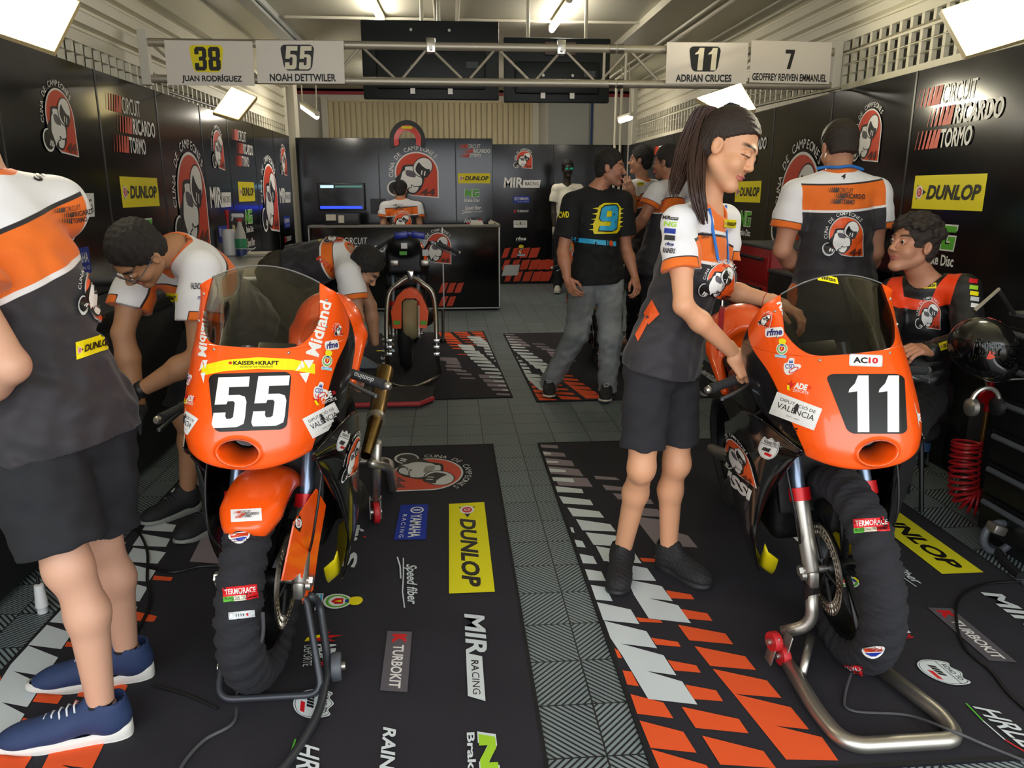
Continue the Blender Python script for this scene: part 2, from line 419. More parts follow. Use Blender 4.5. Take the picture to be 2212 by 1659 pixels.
# --- the graphics
def g_emblem(txt='white', ring='white', fill='redor', pale='white', dark='black'):
    g = Gfx(1.0, 1.1)
    g.arctext('CUNA DE CAMPEONES', .60, .52, .43, 190, 38, .082, txt, .004, .56)
    arch = lambda r, e: np.concatenate([ell2(.60, .52, r, r, 0, 30, 0, 200), [(.22 - e, .40), (.30 - e * .3, .33), (.34, .2 - e), (.5, .10 - e * .9), (.60 + r, .06 - e * .9)]])
    g.poly(arch(.40, .02), ring); g.poly(ell2(.20, .23, .15, .15), ring); g.poly(ell2(.205, .235, .125, .125), dark)
    g.poly(arch(.375, -.005), fill)
    g.poly(curve2([(.20, .40), (.27, .30), (.34, .17), (.43, .13), (.55, .12), (.66, .20), (.70, .28), (.74, .40), (.72, .55), (.60, .67), (.38, .67), (.33, .60), (.29, .5)]), dark)
    g.poly(ell2(.205, .235, .115, .115), dark)
    g.poly(curve2([(.30, .35), (.36, .22), (.38, .17), (.42, .22), (.47, .155), (.56, .15), (.62, .22), (.63, .27), (.68, .30), (.69, .42), (.60, .52), (.58, .63), (.41, .64), (.39, .58), (.345, .54), (.32, .46)]), pale)
    g.poly(curve2([(.40, .56), (.42, .47), (.52, .44), (.58, .45), (.56, .53), (.47, .575)]), 'mgrey' if pale != 'silver' else 'grey')
    g.poly(ell2(.715, .63, .175, .20, -38), dark); g.poly(ell2(.715, .63, .16, .185, -38), pale)
    g.poly(curve2([(.64, .72), (.58, .60), (.62, .51), (.72, .44), (.80, .45), (.85, .58), (.78, .60), (.70, .66)], 5), dark)
    g.stroke([(.70, .57), (.685, .49)], .022, pale); g.stroke([(.755, .555), (.74, .47)], .022, pale)
    g.stroke([(.50, .30), (.50, .25), (.44, .23), (.43, .17)], .016, dark); g.stroke([(.63, .27), (.55, .26), (.5, .30)], .014, dark)
    g.stroke([(.24, .23), (.20, .16)], .03, pale); g.stroke([(.28, .22), (.25, .15)], .03, pale)
    g.text('44', .66, .085, .93, .225, 'brown', .03, .15)
    return g
def g_stripes(m, n=6):
    g = Gfx(1, .5); x = 0.
    for i, w in enumerate(np.linspace(.02, .2, n)):
        x1 = i / n * .92; g.poly([(x1, 0), (x1 + w, 0), (x1 + w + .08, .5), (x1 + .08 + w * .35, .5)], m)
    return g
def g_circuit(txt='white', st='redor'):
    g = Gfx(1.0, .46)
    for x, y, t, x1, b in ((.0, .315, 'CIRCUIT', .70, .0), (.17, .16, 'RICARDO', 1.0, .025), (.05, .0, 'TORMO', .72, .025)):
        g.sub(g_stripes(st), x, y, x + .30, y + .135); g.text(t, x + .315, y, x1, y + .135, txt, b, .12)
    return g
def g_dunlop(y='yellow', b='black'):
    g = Gfx(1, .30); g.rect(0, 0, 1, .3, y)
    g.poly([(.05, .22), (.20, .15), (.05, .08), (.085, .15)], b); g.poly(ell2(.095, .15, .055, .06), 'white'); g.poly(ell2(.095, .15, .038, .042), 'red'); g.text('D', .08, .125, .112, .175, 'white', .02)
    g.text('DUNLOP', .21, .085, .95, .215, b, .04, .22); return g
def g_ng(gr='green', sub=True, w='white'):
    g = Gfx(1, .78)
    for m, k in ((w, .028), (gr, 0)):
        for x0, ch in ((.06, 'N'), (.52, 'G')):
            v = np.array({'N': [(0, 0), (.13, 0), (.13, .22), (.28, 0), (.4, 0), (.44, .42), (.31, .42), (.31, .2), (.16, .42), (.04, .42)],
                          'G': [(.02, 0), (.38, 0), (.41, .23), (.2, .23), (.19, .15), (.27, .15), (.26, .1), (.13, .1), (.15, .31), (.41, .31), (.42, .42), (.06, .42)]}[ch], float)
            c = v.mean(0); q = v + np.sign(v - c) * k + [x0, .3]; g.poly(q, m)
    if sub: g.text('Brake Disc', .04, .0, .97, .2, w, .025)
    return g
def g_speed(m='white'):
    g = Gfx(1, .42); g.text('Speed fiber', .16, .13, .95, .4, m, .02, .35)
    g.stroke([(.02, .14), (.4, .13), (.7, .10), (.99, .13)], .025, m); g.stroke([(.0, .02), (.2, .07), (.45, .075)], .03, m); return g
def g_andreani(m='white'):
    g = Gfx(1, .34); g.poly([(.1, .1), (.2, .0), (.9, .04), (.83, .14)], 'red'); g.poly([(.74, .08), (.82, .3), (.99, .34), (.94, .2), (.9, .08)], 'red'); g.text('Andreani', .0, .1, .8, .34, m, .02, .2); return g
def g_word(t, m='white', a=4., bold=.03, shear=.1): g = Gfx(1, 1 / a); g.text(t, 0, 0, 1, 1 / a, m, bold, shear); return g
def g_mir(m='white', d='black'):
    g = Gfx(1, .27); g.text('MIR', 0, 0, .52, .27, m, .03, .08); g.poly([(.50, .0), (.96, .0), (1, .2), (.53, .2)], m); g.text('RA', .58, .06, .70, .15, d, .02); g.text('CING', .71, .06, .94, .15, d, 0); return g
def g_yamaha(b='blue', m='white'):
    g = Gfx(1, .42); g.rect(0, 0, 1, .42, b); g.poly(ell2(.17, .26, .1, .1), m, [ell2(.17, .26, .075, .075)]); g.poly(ell2(.17, .26, .02, .06), m); g.text('YAMAHA', .3, .18, .94, .34, m, .02); g.text('R A C I N G', .3, .06, .94, .12, m, 0); return g
def g_turbokit(bg=None, m='white'):
    g = Gfx(1, .3)
    if bg: g.rect(0, 0, 1, .3, bg)
    g.text('K', .05, .07, .22, .24, 'red', .07); g.text('TURBOKIT', .25, .09, .95, .22, m, .02); return g
def g_valencia():
    g = Gfx(1, .52); g.rect(0, 0, 1, .52, 'white'); g.text('DIPUTACI\u00d3 DE', .12, .36, .9, .45, 'black', 0); g.text('VAL\u00c8NCIA', .1, .19, .92, .35, 'black', 0); g.text('passio i esport', .36, .08, .66, .12, 'grey', 0)
    g.poly([(.47, .40), (.5, .44), (.53, .40), (.55, .3), (.52, .26), (.54, .2), (.46, .2), (.48, .26), (.45, .3)], 'dgrey'); return g
def g_rfme(m='white', ol=None):
    g = Gfx(1, .45)
    if ol: g.poly(rrect(.0, .0, 1, .42, .14), ol)
    g.text('rfme', .08, .07, .93, .37, m, .04, .25)
    if not ol: g.rect(.05, 0, .8, .02, 'grey'); g.poly([(.7, .39), (.8, .39), (.76, .45)], 'red')
    return g
def g_crest():
    g = Gfx(.7, 1); g.poly(ell2(.35, .46, .33, .3), 'white'); g.poly(ell2(.35, .46, .28, .25), 'green', [ell2(.35, .46, .22, .19)]); g.poly([(.22, .58), (.48, .58), (.48, .42), (.35, .32), (.22, .42)], 'red'); g.poly([(.3, .54), (.4, .54), (.35, .38)], 'yellow'); g.rect(.28, .62, .42, .7, 'blue')
    g.poly(curve2([(.2, .72), (.5, .72), (.56, .9), (.35, .99), (.15, .92)]), 'yellow'); g.rect(.02, .0, .68, .15, 'white'); g.rect(.04, .09, .66, .13, 'sky'); g.rect(.04, .02, .66, .055, 'sky'); return g
def g_road(m='white', d='black'):
    sh = lambda k: curve2([(.5, .03 + k), (.2, .13 + k), (.03 + k, .4), (.05 + k, .72), (.14 + k, .9 - k), (.3, .84 - k), (.5, .95 - k), (.7, .84 - k), (.86 - k, .9 - k), (.95 - k, .72), (.97 - k, .4), (.8, .13 + k)], 4)
    g = Gfx(1, 1); g.poly(sh(0), m); g.poly(sh(.035), d); g.poly(sh(.05), m); g.rect(.08, .62, .92, .64, d); g.text('ROAD TO', .2, .68, .8, .8, d, .02)
    for i in range(4): g.poly([(.22 + .1 * i, .34), (.3 + .1 * i, .34), (.36 + .1 * i, .5), (.28 + .1 * i, .5)], d)
    g.poly([(.42, .2), (.75, .2), (.8, .3), (.47, .3)], 'red'); return g
def g_acb(m='white'):
    g = Gfx(1, .5); g.poly([(.02, .34), (.12, .3), (.2, .5), (.22, .3), (.34, .42), (.25, .2), (.2, .05), (.12, .22)], 'red'); g.poly([(.06, .22), (.14, .26), (.2, .04), (.26, .2), (.2, .02), (.1, .05)], 'yellow')
    g.text('ADE', .33, .16, .82, .42, m, .05, .1); g.text('20', .84, .24, .96, .38, 'red', .02); g.text('DEPORTE', .33, .02, .92, .13, m, .0); return g
def g_csd():
    g = Gfx(1, 1); g.poly(curve2([(.05, .3), (.2, .05), (.5, .1), (.95, .45), (.9, .62), (.62, .66), (.6, .95), (.35, .98), (.25, .75), (.06, .65)]), 'white'); g.text('CSD', .12, .38, .62, .64, 'blue', .02); g.poly([(.32, .7), (.38, .9), (.44, .74), (.5, .9), (.55, .7)], 'blue')
    g.poly(ell2(.58, .3, .3, .13, 30), 'red', [ell2(.58, .3, .25, .085, 30)]); return g
def g_termo():
    g = Gfx(1, .36); g.rect(0, .12, 1, .36, 'red'); g.text('TERMORACE', .06, .17, .95, .31, 'white', .01); g.rect(0, .0, .3, .12, 'green'); g.rect(.3, 0, .65, .12, 'cream'); g.rect(.65, 0, 1, .12, 'red'); g.text('PROFESSIONAL TYREWARMERS', .04, .03, .96, .1, 'black', 0); return g
def g_badge():
    g = Gfx(1, .7); g.poly(curve2([(.02, .62), (.98, .66), (.9, .25), (.5, .03), (.1, .22)], 6), 'white'); g.rect(.08, .42, .92, .62, 'redor'); g.poly([(.1, .36), (.9, .36), (.6, .16), (.4, .16)], 'blue'); return g
def g_hirly(m='white'):
    g = Gfx(1, .45); g.text('HRLLY', .05, .16, .98, .45, m, .015, .45)
    g.stroke([(.0, .12), (.3, .06)], .025, 'green'); g.stroke([(.3, .06), (.6, .05)], .02, m); g.stroke([(.6, .05), (.95, .1)], .025, 'red'); return g
def digits(g, s, x0, y0, x1, y1, m):
    """heavy block racing digits"""
    n = len(s); w = (x1 - x0) / n
    D = {'5': [[(.02, 0), (.62, 0), (.80, .06), (.84, .2), (.88, .5), (.84, .6), (.7, .64), (.42, .64), (.44, .80), (.94, .80), (.97, 1), (.17, 1), (.06, .46), (.36, .46), (.40, .52), (.54, .52), (.58, .48), (.53, .2), (.46, .17), (.36, .17), (.33, .22), (.34, .30), (.03, .30), (-.02, .08)]],
         '1': [[(.38, 0), (.78, 0), (.88, 1), (.52, 1), (.40, .86), (.20, .76), (.16, .70), (.46, .72)]],
         '3': [[(.1, 0), (.75, 0), (.92, .1), (.95, .4), (.84, .5), (.95, .6), (.93, .9), (.75, 1), (.2, 1), (.05, .9), (.05, .68), (.37, .68), (.37, .83), (.62, .83), (.62, .6), (.36, .58), (.36, .42), (.63, .42), (.63, .17), (.36, .17), (.36, .32), (.04, .32), (.04, .08)]],
         '8': [[(.15, 0), (.8, 0), (.95, .1), (.96, .42), (.86, .5), (.95, .6), (.94, .9), (.8, 1), (.2, 1), (.06, .9), (.05, .6), (.14, .5), (.04, .42), (.05, .1)], [(.38, .17), (.62, .17), (.62, .41), (.38, .41)], [(.38, .59), (.62, .59), (.62, .83), (.38, .83)]],
         '7': [[(.25, 0), (.6, 0), (.95, .85), (.97, 1), (.05, 1), (.05, .8), (.6, .8)]],
         '9': [[(.1, 0), (.72, 0), (.92, .12), (.97, .88), (.85, 1), (.25, 1), (.1, .9), (.05, .5), (.18, .38), (.62, .38), (.61, .2), (.12, .2)], [(.38, .56), (.64, .56), (.65, .80), (.38, .80)]]}
    for i, ch in enumerate(s):
        L = [np.array(l, float) * [w * .98, y1 - y0] + [x0 + i * w, y0] for l in D[ch]]; g.poly(L[0], m, L[1:])
    return g
def plate(x0, y0, x1, y1, k, r=.05):
    """number board: rounded, narrowing downwards"""
    p = rrect(x0, y0, x1, y1, r, 6); t = (y1 - p[:, 1]) / (y1 - y0); c = (x0 + x1) / 2; p[:, 0] = c + (p[:, 0] - c) * (1 - k * t); return p
# ================================================================ the garage
XL, XR, HP, ZC, YB = -2.0, 2.7, 2.17, 3.1, 13.4
M_wall = mat('painted_cream_wall', '#cfcaba', .55, bump=(30, .05)); M_ceil = mat('painted_ceiling', '#cfccb9', .7, vary=(1.2, .04)); M_shut = mat('lacquered_shutter', '#d2cdb8', .38)
M_panel = mat('gloss_black_panel', '#0c0c0d', .16, spec=.55, bump=(3, .012)); M_edge = mat('panel_edge', '#1a1a1b', .4)
M_alu = mat('truss_aluminium', '#b9b2a2', .45, .6, bump=(60, .03)); M_chrome = mat('chrome', '#d8d8d8', .15, 1.); M_steel = mat('brushed_steel', '#a8a39a', .34, 1., bump=(80, .04))
M_blk = mat('black_plastic', '#151517', .42); M_mblk = mat('matt_black', '#101012', .7); M_white = mat('white_board', '#e6ded4', .5); M_grey = mat('grey_plastic', '#4c5056', .5)
M_led = mat('lit_led_panel', '#fff6d8', emit=55.); M_ledd = mat('lit_led_panel_warm', '#f5e0a0', emit=1.5); M_tube = mat('lit_tube', '#fff6e6', emit=26.); M_wframe = mat('cream_frame', '#c9b98c', .5)
# floor: click tiles whose ribs run diagonally, the direction changing from cell to cell
def tile_mat():
    m = mat('ribbed_click_tile', '#5d6a6c', .55); nt = m.node_tree; L = nt.links.new; N = nt.nodes.new; b = nt.nodes['Principled BSDF']
    tc = N('ShaderNodeTexCoord'); sx = N('ShaderNodeSeparateXYZ'); L(tc.outputs['Object'], sx.inputs[0])
    def M(op, a, b_=None):
        n = N('ShaderNodeMath'); n.operation = op
        for i, x in enumerate((a, b_)):
            if x is None: continue
            if isinstance(x, (int, float)): n.inputs[i].default_value = x
            else: L(x, n.inputs[i])
        return n.outputs[0]
    T = .222; cx = M('FLOOR', M('DIVIDE', sx.outputs[0], T)); cy = M('FLOOR', M('DIVIDE', sx.outputs[1], T))
    par = M('SUBTRACT', M('MULTIPLY', M('MODULO', M('ABSOLUTE', M('ADD', cx, cy)), 2.), 2.), 1.)
    s = M('ADD', sx.outputs[0], M('MULTIPLY', sx.outputs[1], par)); rib = M('SINE', M('MULTIPLY', s, 2 * PI / .0222))
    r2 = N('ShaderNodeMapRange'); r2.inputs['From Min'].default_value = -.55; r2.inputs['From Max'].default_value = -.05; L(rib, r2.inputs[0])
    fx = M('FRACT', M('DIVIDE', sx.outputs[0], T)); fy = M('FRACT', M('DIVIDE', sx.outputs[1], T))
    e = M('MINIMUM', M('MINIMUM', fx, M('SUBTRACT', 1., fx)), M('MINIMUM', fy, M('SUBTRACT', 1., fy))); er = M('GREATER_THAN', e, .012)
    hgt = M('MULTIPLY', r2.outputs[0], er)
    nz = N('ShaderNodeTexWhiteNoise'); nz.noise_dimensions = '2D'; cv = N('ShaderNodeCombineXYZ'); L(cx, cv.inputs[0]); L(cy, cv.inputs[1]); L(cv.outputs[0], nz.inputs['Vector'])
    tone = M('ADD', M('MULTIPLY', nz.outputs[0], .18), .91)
    mx = N('ShaderNodeMix'); mx.data_type = 'RGBA'; mx.inputs[6].default_value = lin('#1c2022'); mx.inputs[7].default_value = lin('#7d8b8f'); L(hgt, mx.inputs[0])  # occlusion shade of the open grooves painted in as dark colour
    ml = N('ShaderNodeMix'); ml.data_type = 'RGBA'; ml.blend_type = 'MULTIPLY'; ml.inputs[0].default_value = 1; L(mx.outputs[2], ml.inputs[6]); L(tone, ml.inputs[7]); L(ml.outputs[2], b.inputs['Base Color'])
    bp = N('ShaderNodeBump'); bp.inputs['Strength'].default_value = .7; bp.inputs['Distance'].default_value = .004; L(hgt, bp.inputs['Height']); L(bp.outputs[0], b.inputs['Normal'])
    return m
def plane(x0, y0, x1, y1, z): return np.array([(x0, y0, z), (x1, y0, z), (x1, y1, z), (x0, y1, z)], float), [[0, 1, 2, 3]]
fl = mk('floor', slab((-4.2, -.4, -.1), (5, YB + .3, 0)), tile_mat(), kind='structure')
mk('ground', slab((-14, -16, -.12), (16, -.4, -.01)), mat('pit_lane_concrete', '#9b978e', .9, vary=(.6, .1)), kind='structure')
mk('ceiling', slab((-4.2, -.9, ZC), (5, YB + .3, ZC + .15)), M_ceil, kind='structure')
# outer side walls of the neighbouring bays (seen through the shutter slots)
mk('wall_left', slab((-4.2, -.9, 0), (-4.1, YB + .3, ZC)), M_wall, kind='structure')
mk('wall_right', slab((4.9, -.9, 0), (5., YB + .3, ZC)), M_wall, kind='structure')
# back wall with a ribbed door, a coloured band and a grey service door
mk('wall_back', slab((-4.2, YB, 0), (5, YB + .2, ZC)), M_wall, kind='structure')
def P(x, y): return dp(x, y, YB)
a, b_ = P(708, 216), P(1155, 216); dr = []
dr.append(slab((a[0], YB - .05, 0), (b_[0], YB, a[2])))
for k in range(38): x = a[0] + (b_[0] - a[0]) * (k + .5) / 38; dr.append(box((x, YB - .06, a[2] / 2), (.075, .035, a[2] - .06), bev=.01))
mk('door_1', merge(dr), mat('ribbed_door', '#cabd99', .5), kind='structure', auto=40)
for x in (706, 1160): p = P(x, 216); mk('trim_1' if x < 900 else 'trim_2', slab((p[0] - .08, YB - .12, 0), (p[0] + .02, YB, p[2] + .04)), M_wall, kind='structure')
a, b_ = P(1185, 222), P(1272, 222); mk('door_2', merge([slab((a[0], YB - .06, 0), (b_[0], YB, a[2])), cyl((a[0] + .25, YB - .1, 1.05), (a[0] + .25, YB - .05, 1.05), .03)]), mat('grey_door', '#a9aba6', .5), kind='structure')
a = P(1277, 222); mk('trim_3', slab((a[0], YB - .03, 0), (a[0] + .03, YB, a[2])), mat('blue_paint', '#1d3f7c', .5), kind='structure')
for i, (y0, y1, c, m) in enumerate(((190, 196, '#23508f', 'blue_band'), (196, 203, '#9c2b30', 'red_band'))):
    a, b_ = P(600, y1), P(1400, y0); mk('trim_%d' % (4 + i), slab((a[0], YB - .04, a[2]), (b_[0], YB, b_[2])), mat(m, c, .5), kind='structure')
a, b_ = P(600, 188), P(1400, 172); mk('trim_6', merge([slab((a[0], YB - .25, a[2]), (b_[0], YB, b_[2]))] + [box((a[0] + .09 * k, YB - .26, (a[2] + b_[2]) / 2), (.05, .03, b_[2] - a[2]), bev=.01) for k in range(int((b_[0] - a[0]) / .09))]), M_shut, kind='structure')
# side shutters: horizontally ribbed, with rows of open slots, on each side above the black panels
def shutter(X, s, rows, name, y0, y1, ztop):
    parts = []; zs = [0.0]
    for z, h in sorted(rows): zs += [z - h / 2, z + h / 2]
    zs.append(ztop)
    for i in range(0, len(zs), 2):
        z0, z1 = zs[i], zs[i + 1]; n = max(1, int(round((z1 - z0) / .115))) if z0 > 2 else 1
        prof = []
        for k in range(n):
            h = (z1 - z0) / n; b0 = z0 + k * h
            prof += [(0, b0), (0, b0 + h * .55), (.03, b0 + h * .72), (.03, b0 + h * .86), (0, b0 + h)] if z0 > 2 else [(0, b0), (0, b0 + h)]
        f = [(X + s * d, z) for d, z in prof]; bk = [(X + s * .05, z1), (X + s * .05, z0)]
        parts.append(prism([(z, x) for x, z in f + bk], y1 - y0, (0, y0, 0), (0, 0, 1), (1, 0, 0), (0, 1, 0)))
    for z, h in rows:
        for y in np.arange(y0 + .06, y1, .115): parts.append(box((X + s * .02, y, z), (.03, .028, h + .004)))
    return mk(name, merge(parts), M_shut, kind='structure', auto=35)
rl = [xp(155, 98, XL - .08)[2], xp(145, 119, XL - .08)[2]]; rr = [xp(1880, 80, XR + .08)[2], xp(1897, 105, XR + .08)[2], xp(1872, 137, XR + .08)[2], xp(1860, 162, XR + .08)[2]]
shutter(XL - .08, -1, [(z, .062) for z in rl], 'wall_left_shutter', .6, 10.6, 2.78)
shutter(XR + .08, 1, [(z, .062) for z in rr], 'wall_right_shutter', .6, 11.8, 2.93)
# beams, rails and pipes under the ceiling
mk('beam', merge([slab((XL - .5, -.8, 2.78), (XL - .02, 10.6, 3.1)), slab((XL - .1, -.8, 3.05), (-1.74, 10.6, 3.1))]), mat('gloss_cream_beam', '#bdb9a4', .22), kind='structure')
mk('beam', merge([slab((XR + .04, -.8, 2.93), (XR + .5, 11.8, 3.1)), slab((1.86, -.8, 3.03), (XR + .3, 11.8, 3.1))]), mat('cream_beam', '#cbc8b4', .45), kind='structure')
mk('ceiling_rail', merge([slab((-1.72, -.8, 3.02), (-1.60, 10.6, 3.1)), slab((-1.585, -.8, 3.05), (-1.56, 10.6, 3.1))]), mat('pale_blue_rail', '#b7bcb8', .4, .1), kind='structure')
mk('ceiling_pipe', merge([tube([(2.3, -.8, 2.99), (2.3, 11.5, 2.99)], .028, 12)] + [lathe([(.036, -.03), (.036, .03)], (2.3, y, 2.99), (0, 1, 0), 12) for y in (2.6, 4.4, 6.1, 8)] + [tube([(2.21, -.8, 3.0), (2.21, 11.5, 3.0)], .014, 8)]), mat('cream_pipe', '#c9c5b4', .4), kind='structure', auto=40)
mk('ceiling_pipe', merge([tube([(-.1, YB, 3.06), (-.1, 5.5, 3.06)], .016, 8), tube([(.1, YB, 3.06), (.1, 5.5, 3.06)], .02, 8), tube([(-1.5, 7.9, 3.07), (1.85, 7.9, 3.07)], .014, 8)]), mat('cream_pipe', '#c9c5b4', .4), kind='structure', auto=40)
for i, (x0, x1, Y) in enumerate(((572, 612, 10.7), (612, 637, 11.0), (1366, 1382, 11.9), (1384, 1398, 11.85))):
    a, b_ = dp(x0, 240, Y), dp(x1, 240, Y); mk('column', slab((a[0], Y, 0), (b_[0], Y + .25, ZC), bev=.012), M_wall, kind='structure')
mk('column', merge([tube([(x, 11.6, 0), (x, 11.6, ZC)], .02, 8) for x in (2.42, 2.5)]), mat('cream_pipe', '#c9c5b4', .4), kind='structure', auto=40)
# ---------------------------------------------------------------- black display panels
def panel(name, p0, p1, z0, z1, label, nrm, group='black display panels round the pit box', t=.03):
    """p0, p1: floor ends seen from inside, left to right; returns the thing and a placing function in metres (x along, z up)"""
    p0 = np.array([*p0, 0.]); p1 = np.array([*p1, 0.]); L = np.linalg.norm(p1 - p0); ex = (p1 - p0) / L; n = np.cross(ex, (0, 0, 1))
    r = thing(name, label, 'panel', ((p0 + p1) / 2 - n * t / 2), group)
    c = (p0 + p1) / 2 - n * t / 2 + np.array([0, 0, (z0 + z1) / 2]); R = np.stack([ex, n, (0, 0, 1)], 1)
    mk('board', box(c, (L - .004, t, z1 - z0), R, .003, 1), M_panel, r); e = []
    for k in (0, 1): e.append(box(p0 + ex * (k * (L - .008) + .004) + n * .001 + np.array([0, 0, (z0 + z1) / 2]), (.008, .004, z1 - z0), R))
    mk('edge_strip', merge(e), M_edge, r)
    def put(g, x, z, w, nm='sponsor_print', h=None, lab=None):
        h = w * g.h / g.w if h is None else h; q = lambda a, b: p0 + ex * a + np.array([0, 0, b]) + n * .001
        return decal(nm, g, on_quad(q(x, z), q(x + w, z), q(x + w, z + h), q(x, z + h)), r, .0006, .0003, label=lab)
    return r, put, L
G = dict(emb=g_emblem(), cir=g_circuit(), dun=g_dunlop(), ng=g_ng(), spd=g_speed(), andr=g_andreani(), rai=g_word('RAINERS', a=4.6, shear=.15), mir=g_mir(), yam=g_yamaha(), tur=g_turbokit(), val=g_valencia(), rfm=g_rfme(), crest=g_crest(), road=g_road())
def fill_logo(put, L, kind):
    if kind == 'A':     # narrow emblem column
        put(G['emb'], L / 2 - .19, 1.66, .38); put(G['mir'], L / 2 - .32, 1.36, .64); put(G['yam'], L / 2 - .17, 1.06, .34); put(G['tur'], L / 2 - .22, .86, .44); put(G['val'], L / 2 - .14, .62, .28); put(G['rfm'], L / 2 - .13, .42, .26); put(G['crest'], L / 2 - .07, .18, .14)
    elif kind == 'B':   # circuit and tyre maker column
        put(G['cir'], L / 2 - .36, 1.73, .74); put(G['dun'], L / 2 - .29, 1.40, .62); put(G['ng'], L / 2 - .13, 1.10, .30); put(G['spd'], L / 2 - .18, .89, .38); put(G['andr'], L / 2 - .15, .68, .34); put(G['rai'], L / 2 - .17, .50, .34); put(g_word('VALRESA', a=6), L / 2 - .15, .36, .3)
    else: put(G['emb'], L / 2 - .42, 1.0, .86)
ys = [2.78, 3.79, 4.83, 5.76, 6.72, 7.5, 8.48, 9.38, 10.28]
for i, k in enumerate('CABCABCA'):
    lb = {'A': 'with small emblem', 'B': 'with striped circuit name', 'C': 'with big emblem'}[k]
    wh = ['nearest the camera, mostly outside the photo', 'above the standing mechanic in blue shoes', 'above the bending mechanic', 'under the second lamp', 'behind the spray bottles', 'right of the spray bottles', 'one before the far left corner', 'in the far left corner'][i]
    r, put, L = panel('display_panel', (XL, ys[i]), (XL, ys[i + 1]), .0, HP, 'black left wall panel %s, %s' % (lb, wh), 1); fill_logo(put, L, k)
yr = [11.9, 10.55, 9.55, 8.55, 7.53, 6.53, 5.53, 4.53, 2.9, 1.9]
for i, k in enumerate('ABCABCABC'):
    lb = {'A': 'with small emblem', 'B': 'with striped circuit name', 'C': 'with big emblem'}[k]
    wh = ['at the far right corner', 'second from the far corner', 'third from the far corner', 'behind the two far team members', 'hidden by the ponytail', 'behind the man seen from the back', 'right of the cropped head', 'at the right edge of the photo', 'beyond the photo edge'][i]
    r, put, L = panel('display_panel', (XR, yr[i]), (XR, yr[i + 1]), 0, HP, 'black right wall panel %s, %s' % (lb, wh), 1)
    if i < 8: fill_logo((lambda g, x, z, w, **kw: put(g, x + (.0 if i != 7 else -.42), z, w, **kw)), L, k)
# back panels
YP = 10.6
bx = [XL + .02] + [dp(x, 400, YP)[0] for x in (820, 985, 1064)]
r, put, L = panel('display_panel', (bx[0], YP), (bx[1], YP), 0, HP, 'plain black back panel carrying the switched-on monitor', 1)
r, put, L = panel('display_panel', (bx[1], YP), (bx[2], YP), 0, HP, 'black back panel with the big emblem above the man in the cap', 1); put(G['emb'], .06, 1.38, .72, h=.74)
r, put, L = panel('display_panel', (bx[2], YP), (bx[3], YP), 0, HP, 'narrow black back panel right of the big emblem, paper on top', 1)
put(G['cir'], .03, 1.93, L - .06, h=.17); put(G['dun'], .03, 1.60, L - .06); put(G['ng'], .1, 1.36, .22); put(G['spd'], .07, 1.2, .28); put(G['andr'], .1, 1.06, .24); put(G['rai'], .1, .93, .22)
YQ = 12.75; cx_ = [dp(x, 400, YQ)[0] for x in (1060, 1195, 1355)]
r, put, L = panel('display_panel', (cx_[0], YQ), (cx_[1], YQ), 0, 2.22, 'black far back panel with large orange stripes at its foot', 1)
o = dp(1090, 612, YQ)[0] - cx_[0]
put(G['emb'], o + .13, 1.83, .32); put(G['mir'], o + -.01, 1.55, .60); put(G['yam'], o + .14, 1.31, .27); put(G['tur'], o + .14, 1.14, .27); put(G['val'], o + .15, .92, .22); put(G['rfm'], o + .17, .70, .20); put(G['crest'], o + .21, .46, .13)
st = Gfx(1.1, .52)
for x, y, n, m in ((-.0, .36, 4, 'redor'), (-.0, .18, 6, 'redor'), (.05, .0, 5, 'redor')):
    for k in range(n): w = .1 + .02 * k; x0 = x + k * .165; st.poly([(x0, y), (x0 + w, y + .01), (x0 + w + .07, y + .16), (x0 + .06, y + .145)], m)
for x0 in (0, .14): st.poly([(x0, .09), (x0 + .16, .10), (x0 + .2, .26), (x0 + .06, .25)], 'silver')
put(st, o + -.05, .04, .98, h=.56)
r, put, L = panel('display_panel', (cx_[1], YQ), (cx_[2] + .3, YQ), 0, 2.22, 'black far back panel behind the man in the pale polo', 1)
# ---------------------------------------------------------------- printed carpet mats (one printed design, four mats)
MX0, MY0, MW, ML = .505, 1.66, 1.70, 2.78
mg = Gfx(MW, ML)
def mp(x, y): p = gp(x, y, .008); return (p[0] - MX0, p[1] - MY0)
def za(l): return [mp(1140 + x / 4.148, 940 + y / 4.148) for x, y in l]
def zb(l): return [mp(1240 + x / 3.96, 1240 + y / 3.96) for x, y in l]
for l in ([(90, 85), (265, 92), (275, 120), (95, 112)], [(117, 145), (325, 160), (345, 195), (130, 188)], [(145, 205), (395, 230), (420, 280), (165, 265)], [(175, 280), (455, 305), (500, 370), (205, 345)], [(240, 375), (530, 385), (583, 465), (275, 450)],
          [(595, 365), (790, 380), (830, 405), (610, 395)], [(668, 447), (880, 470), (930, 505), (700, 492)], [(760, 520), (960, 545), (1010, 590), (810, 575)], [(850, 560), (1100, 575), (1130, 620), (900, 608)], [(895, 640), (1165, 665), (1215, 735), (960, 720)], [(950, 730), (1200, 760), (1280, 860), (1435, 900), (1525, 1010), (1150, 985)]): mg.poly(za(l), 'carpetg')
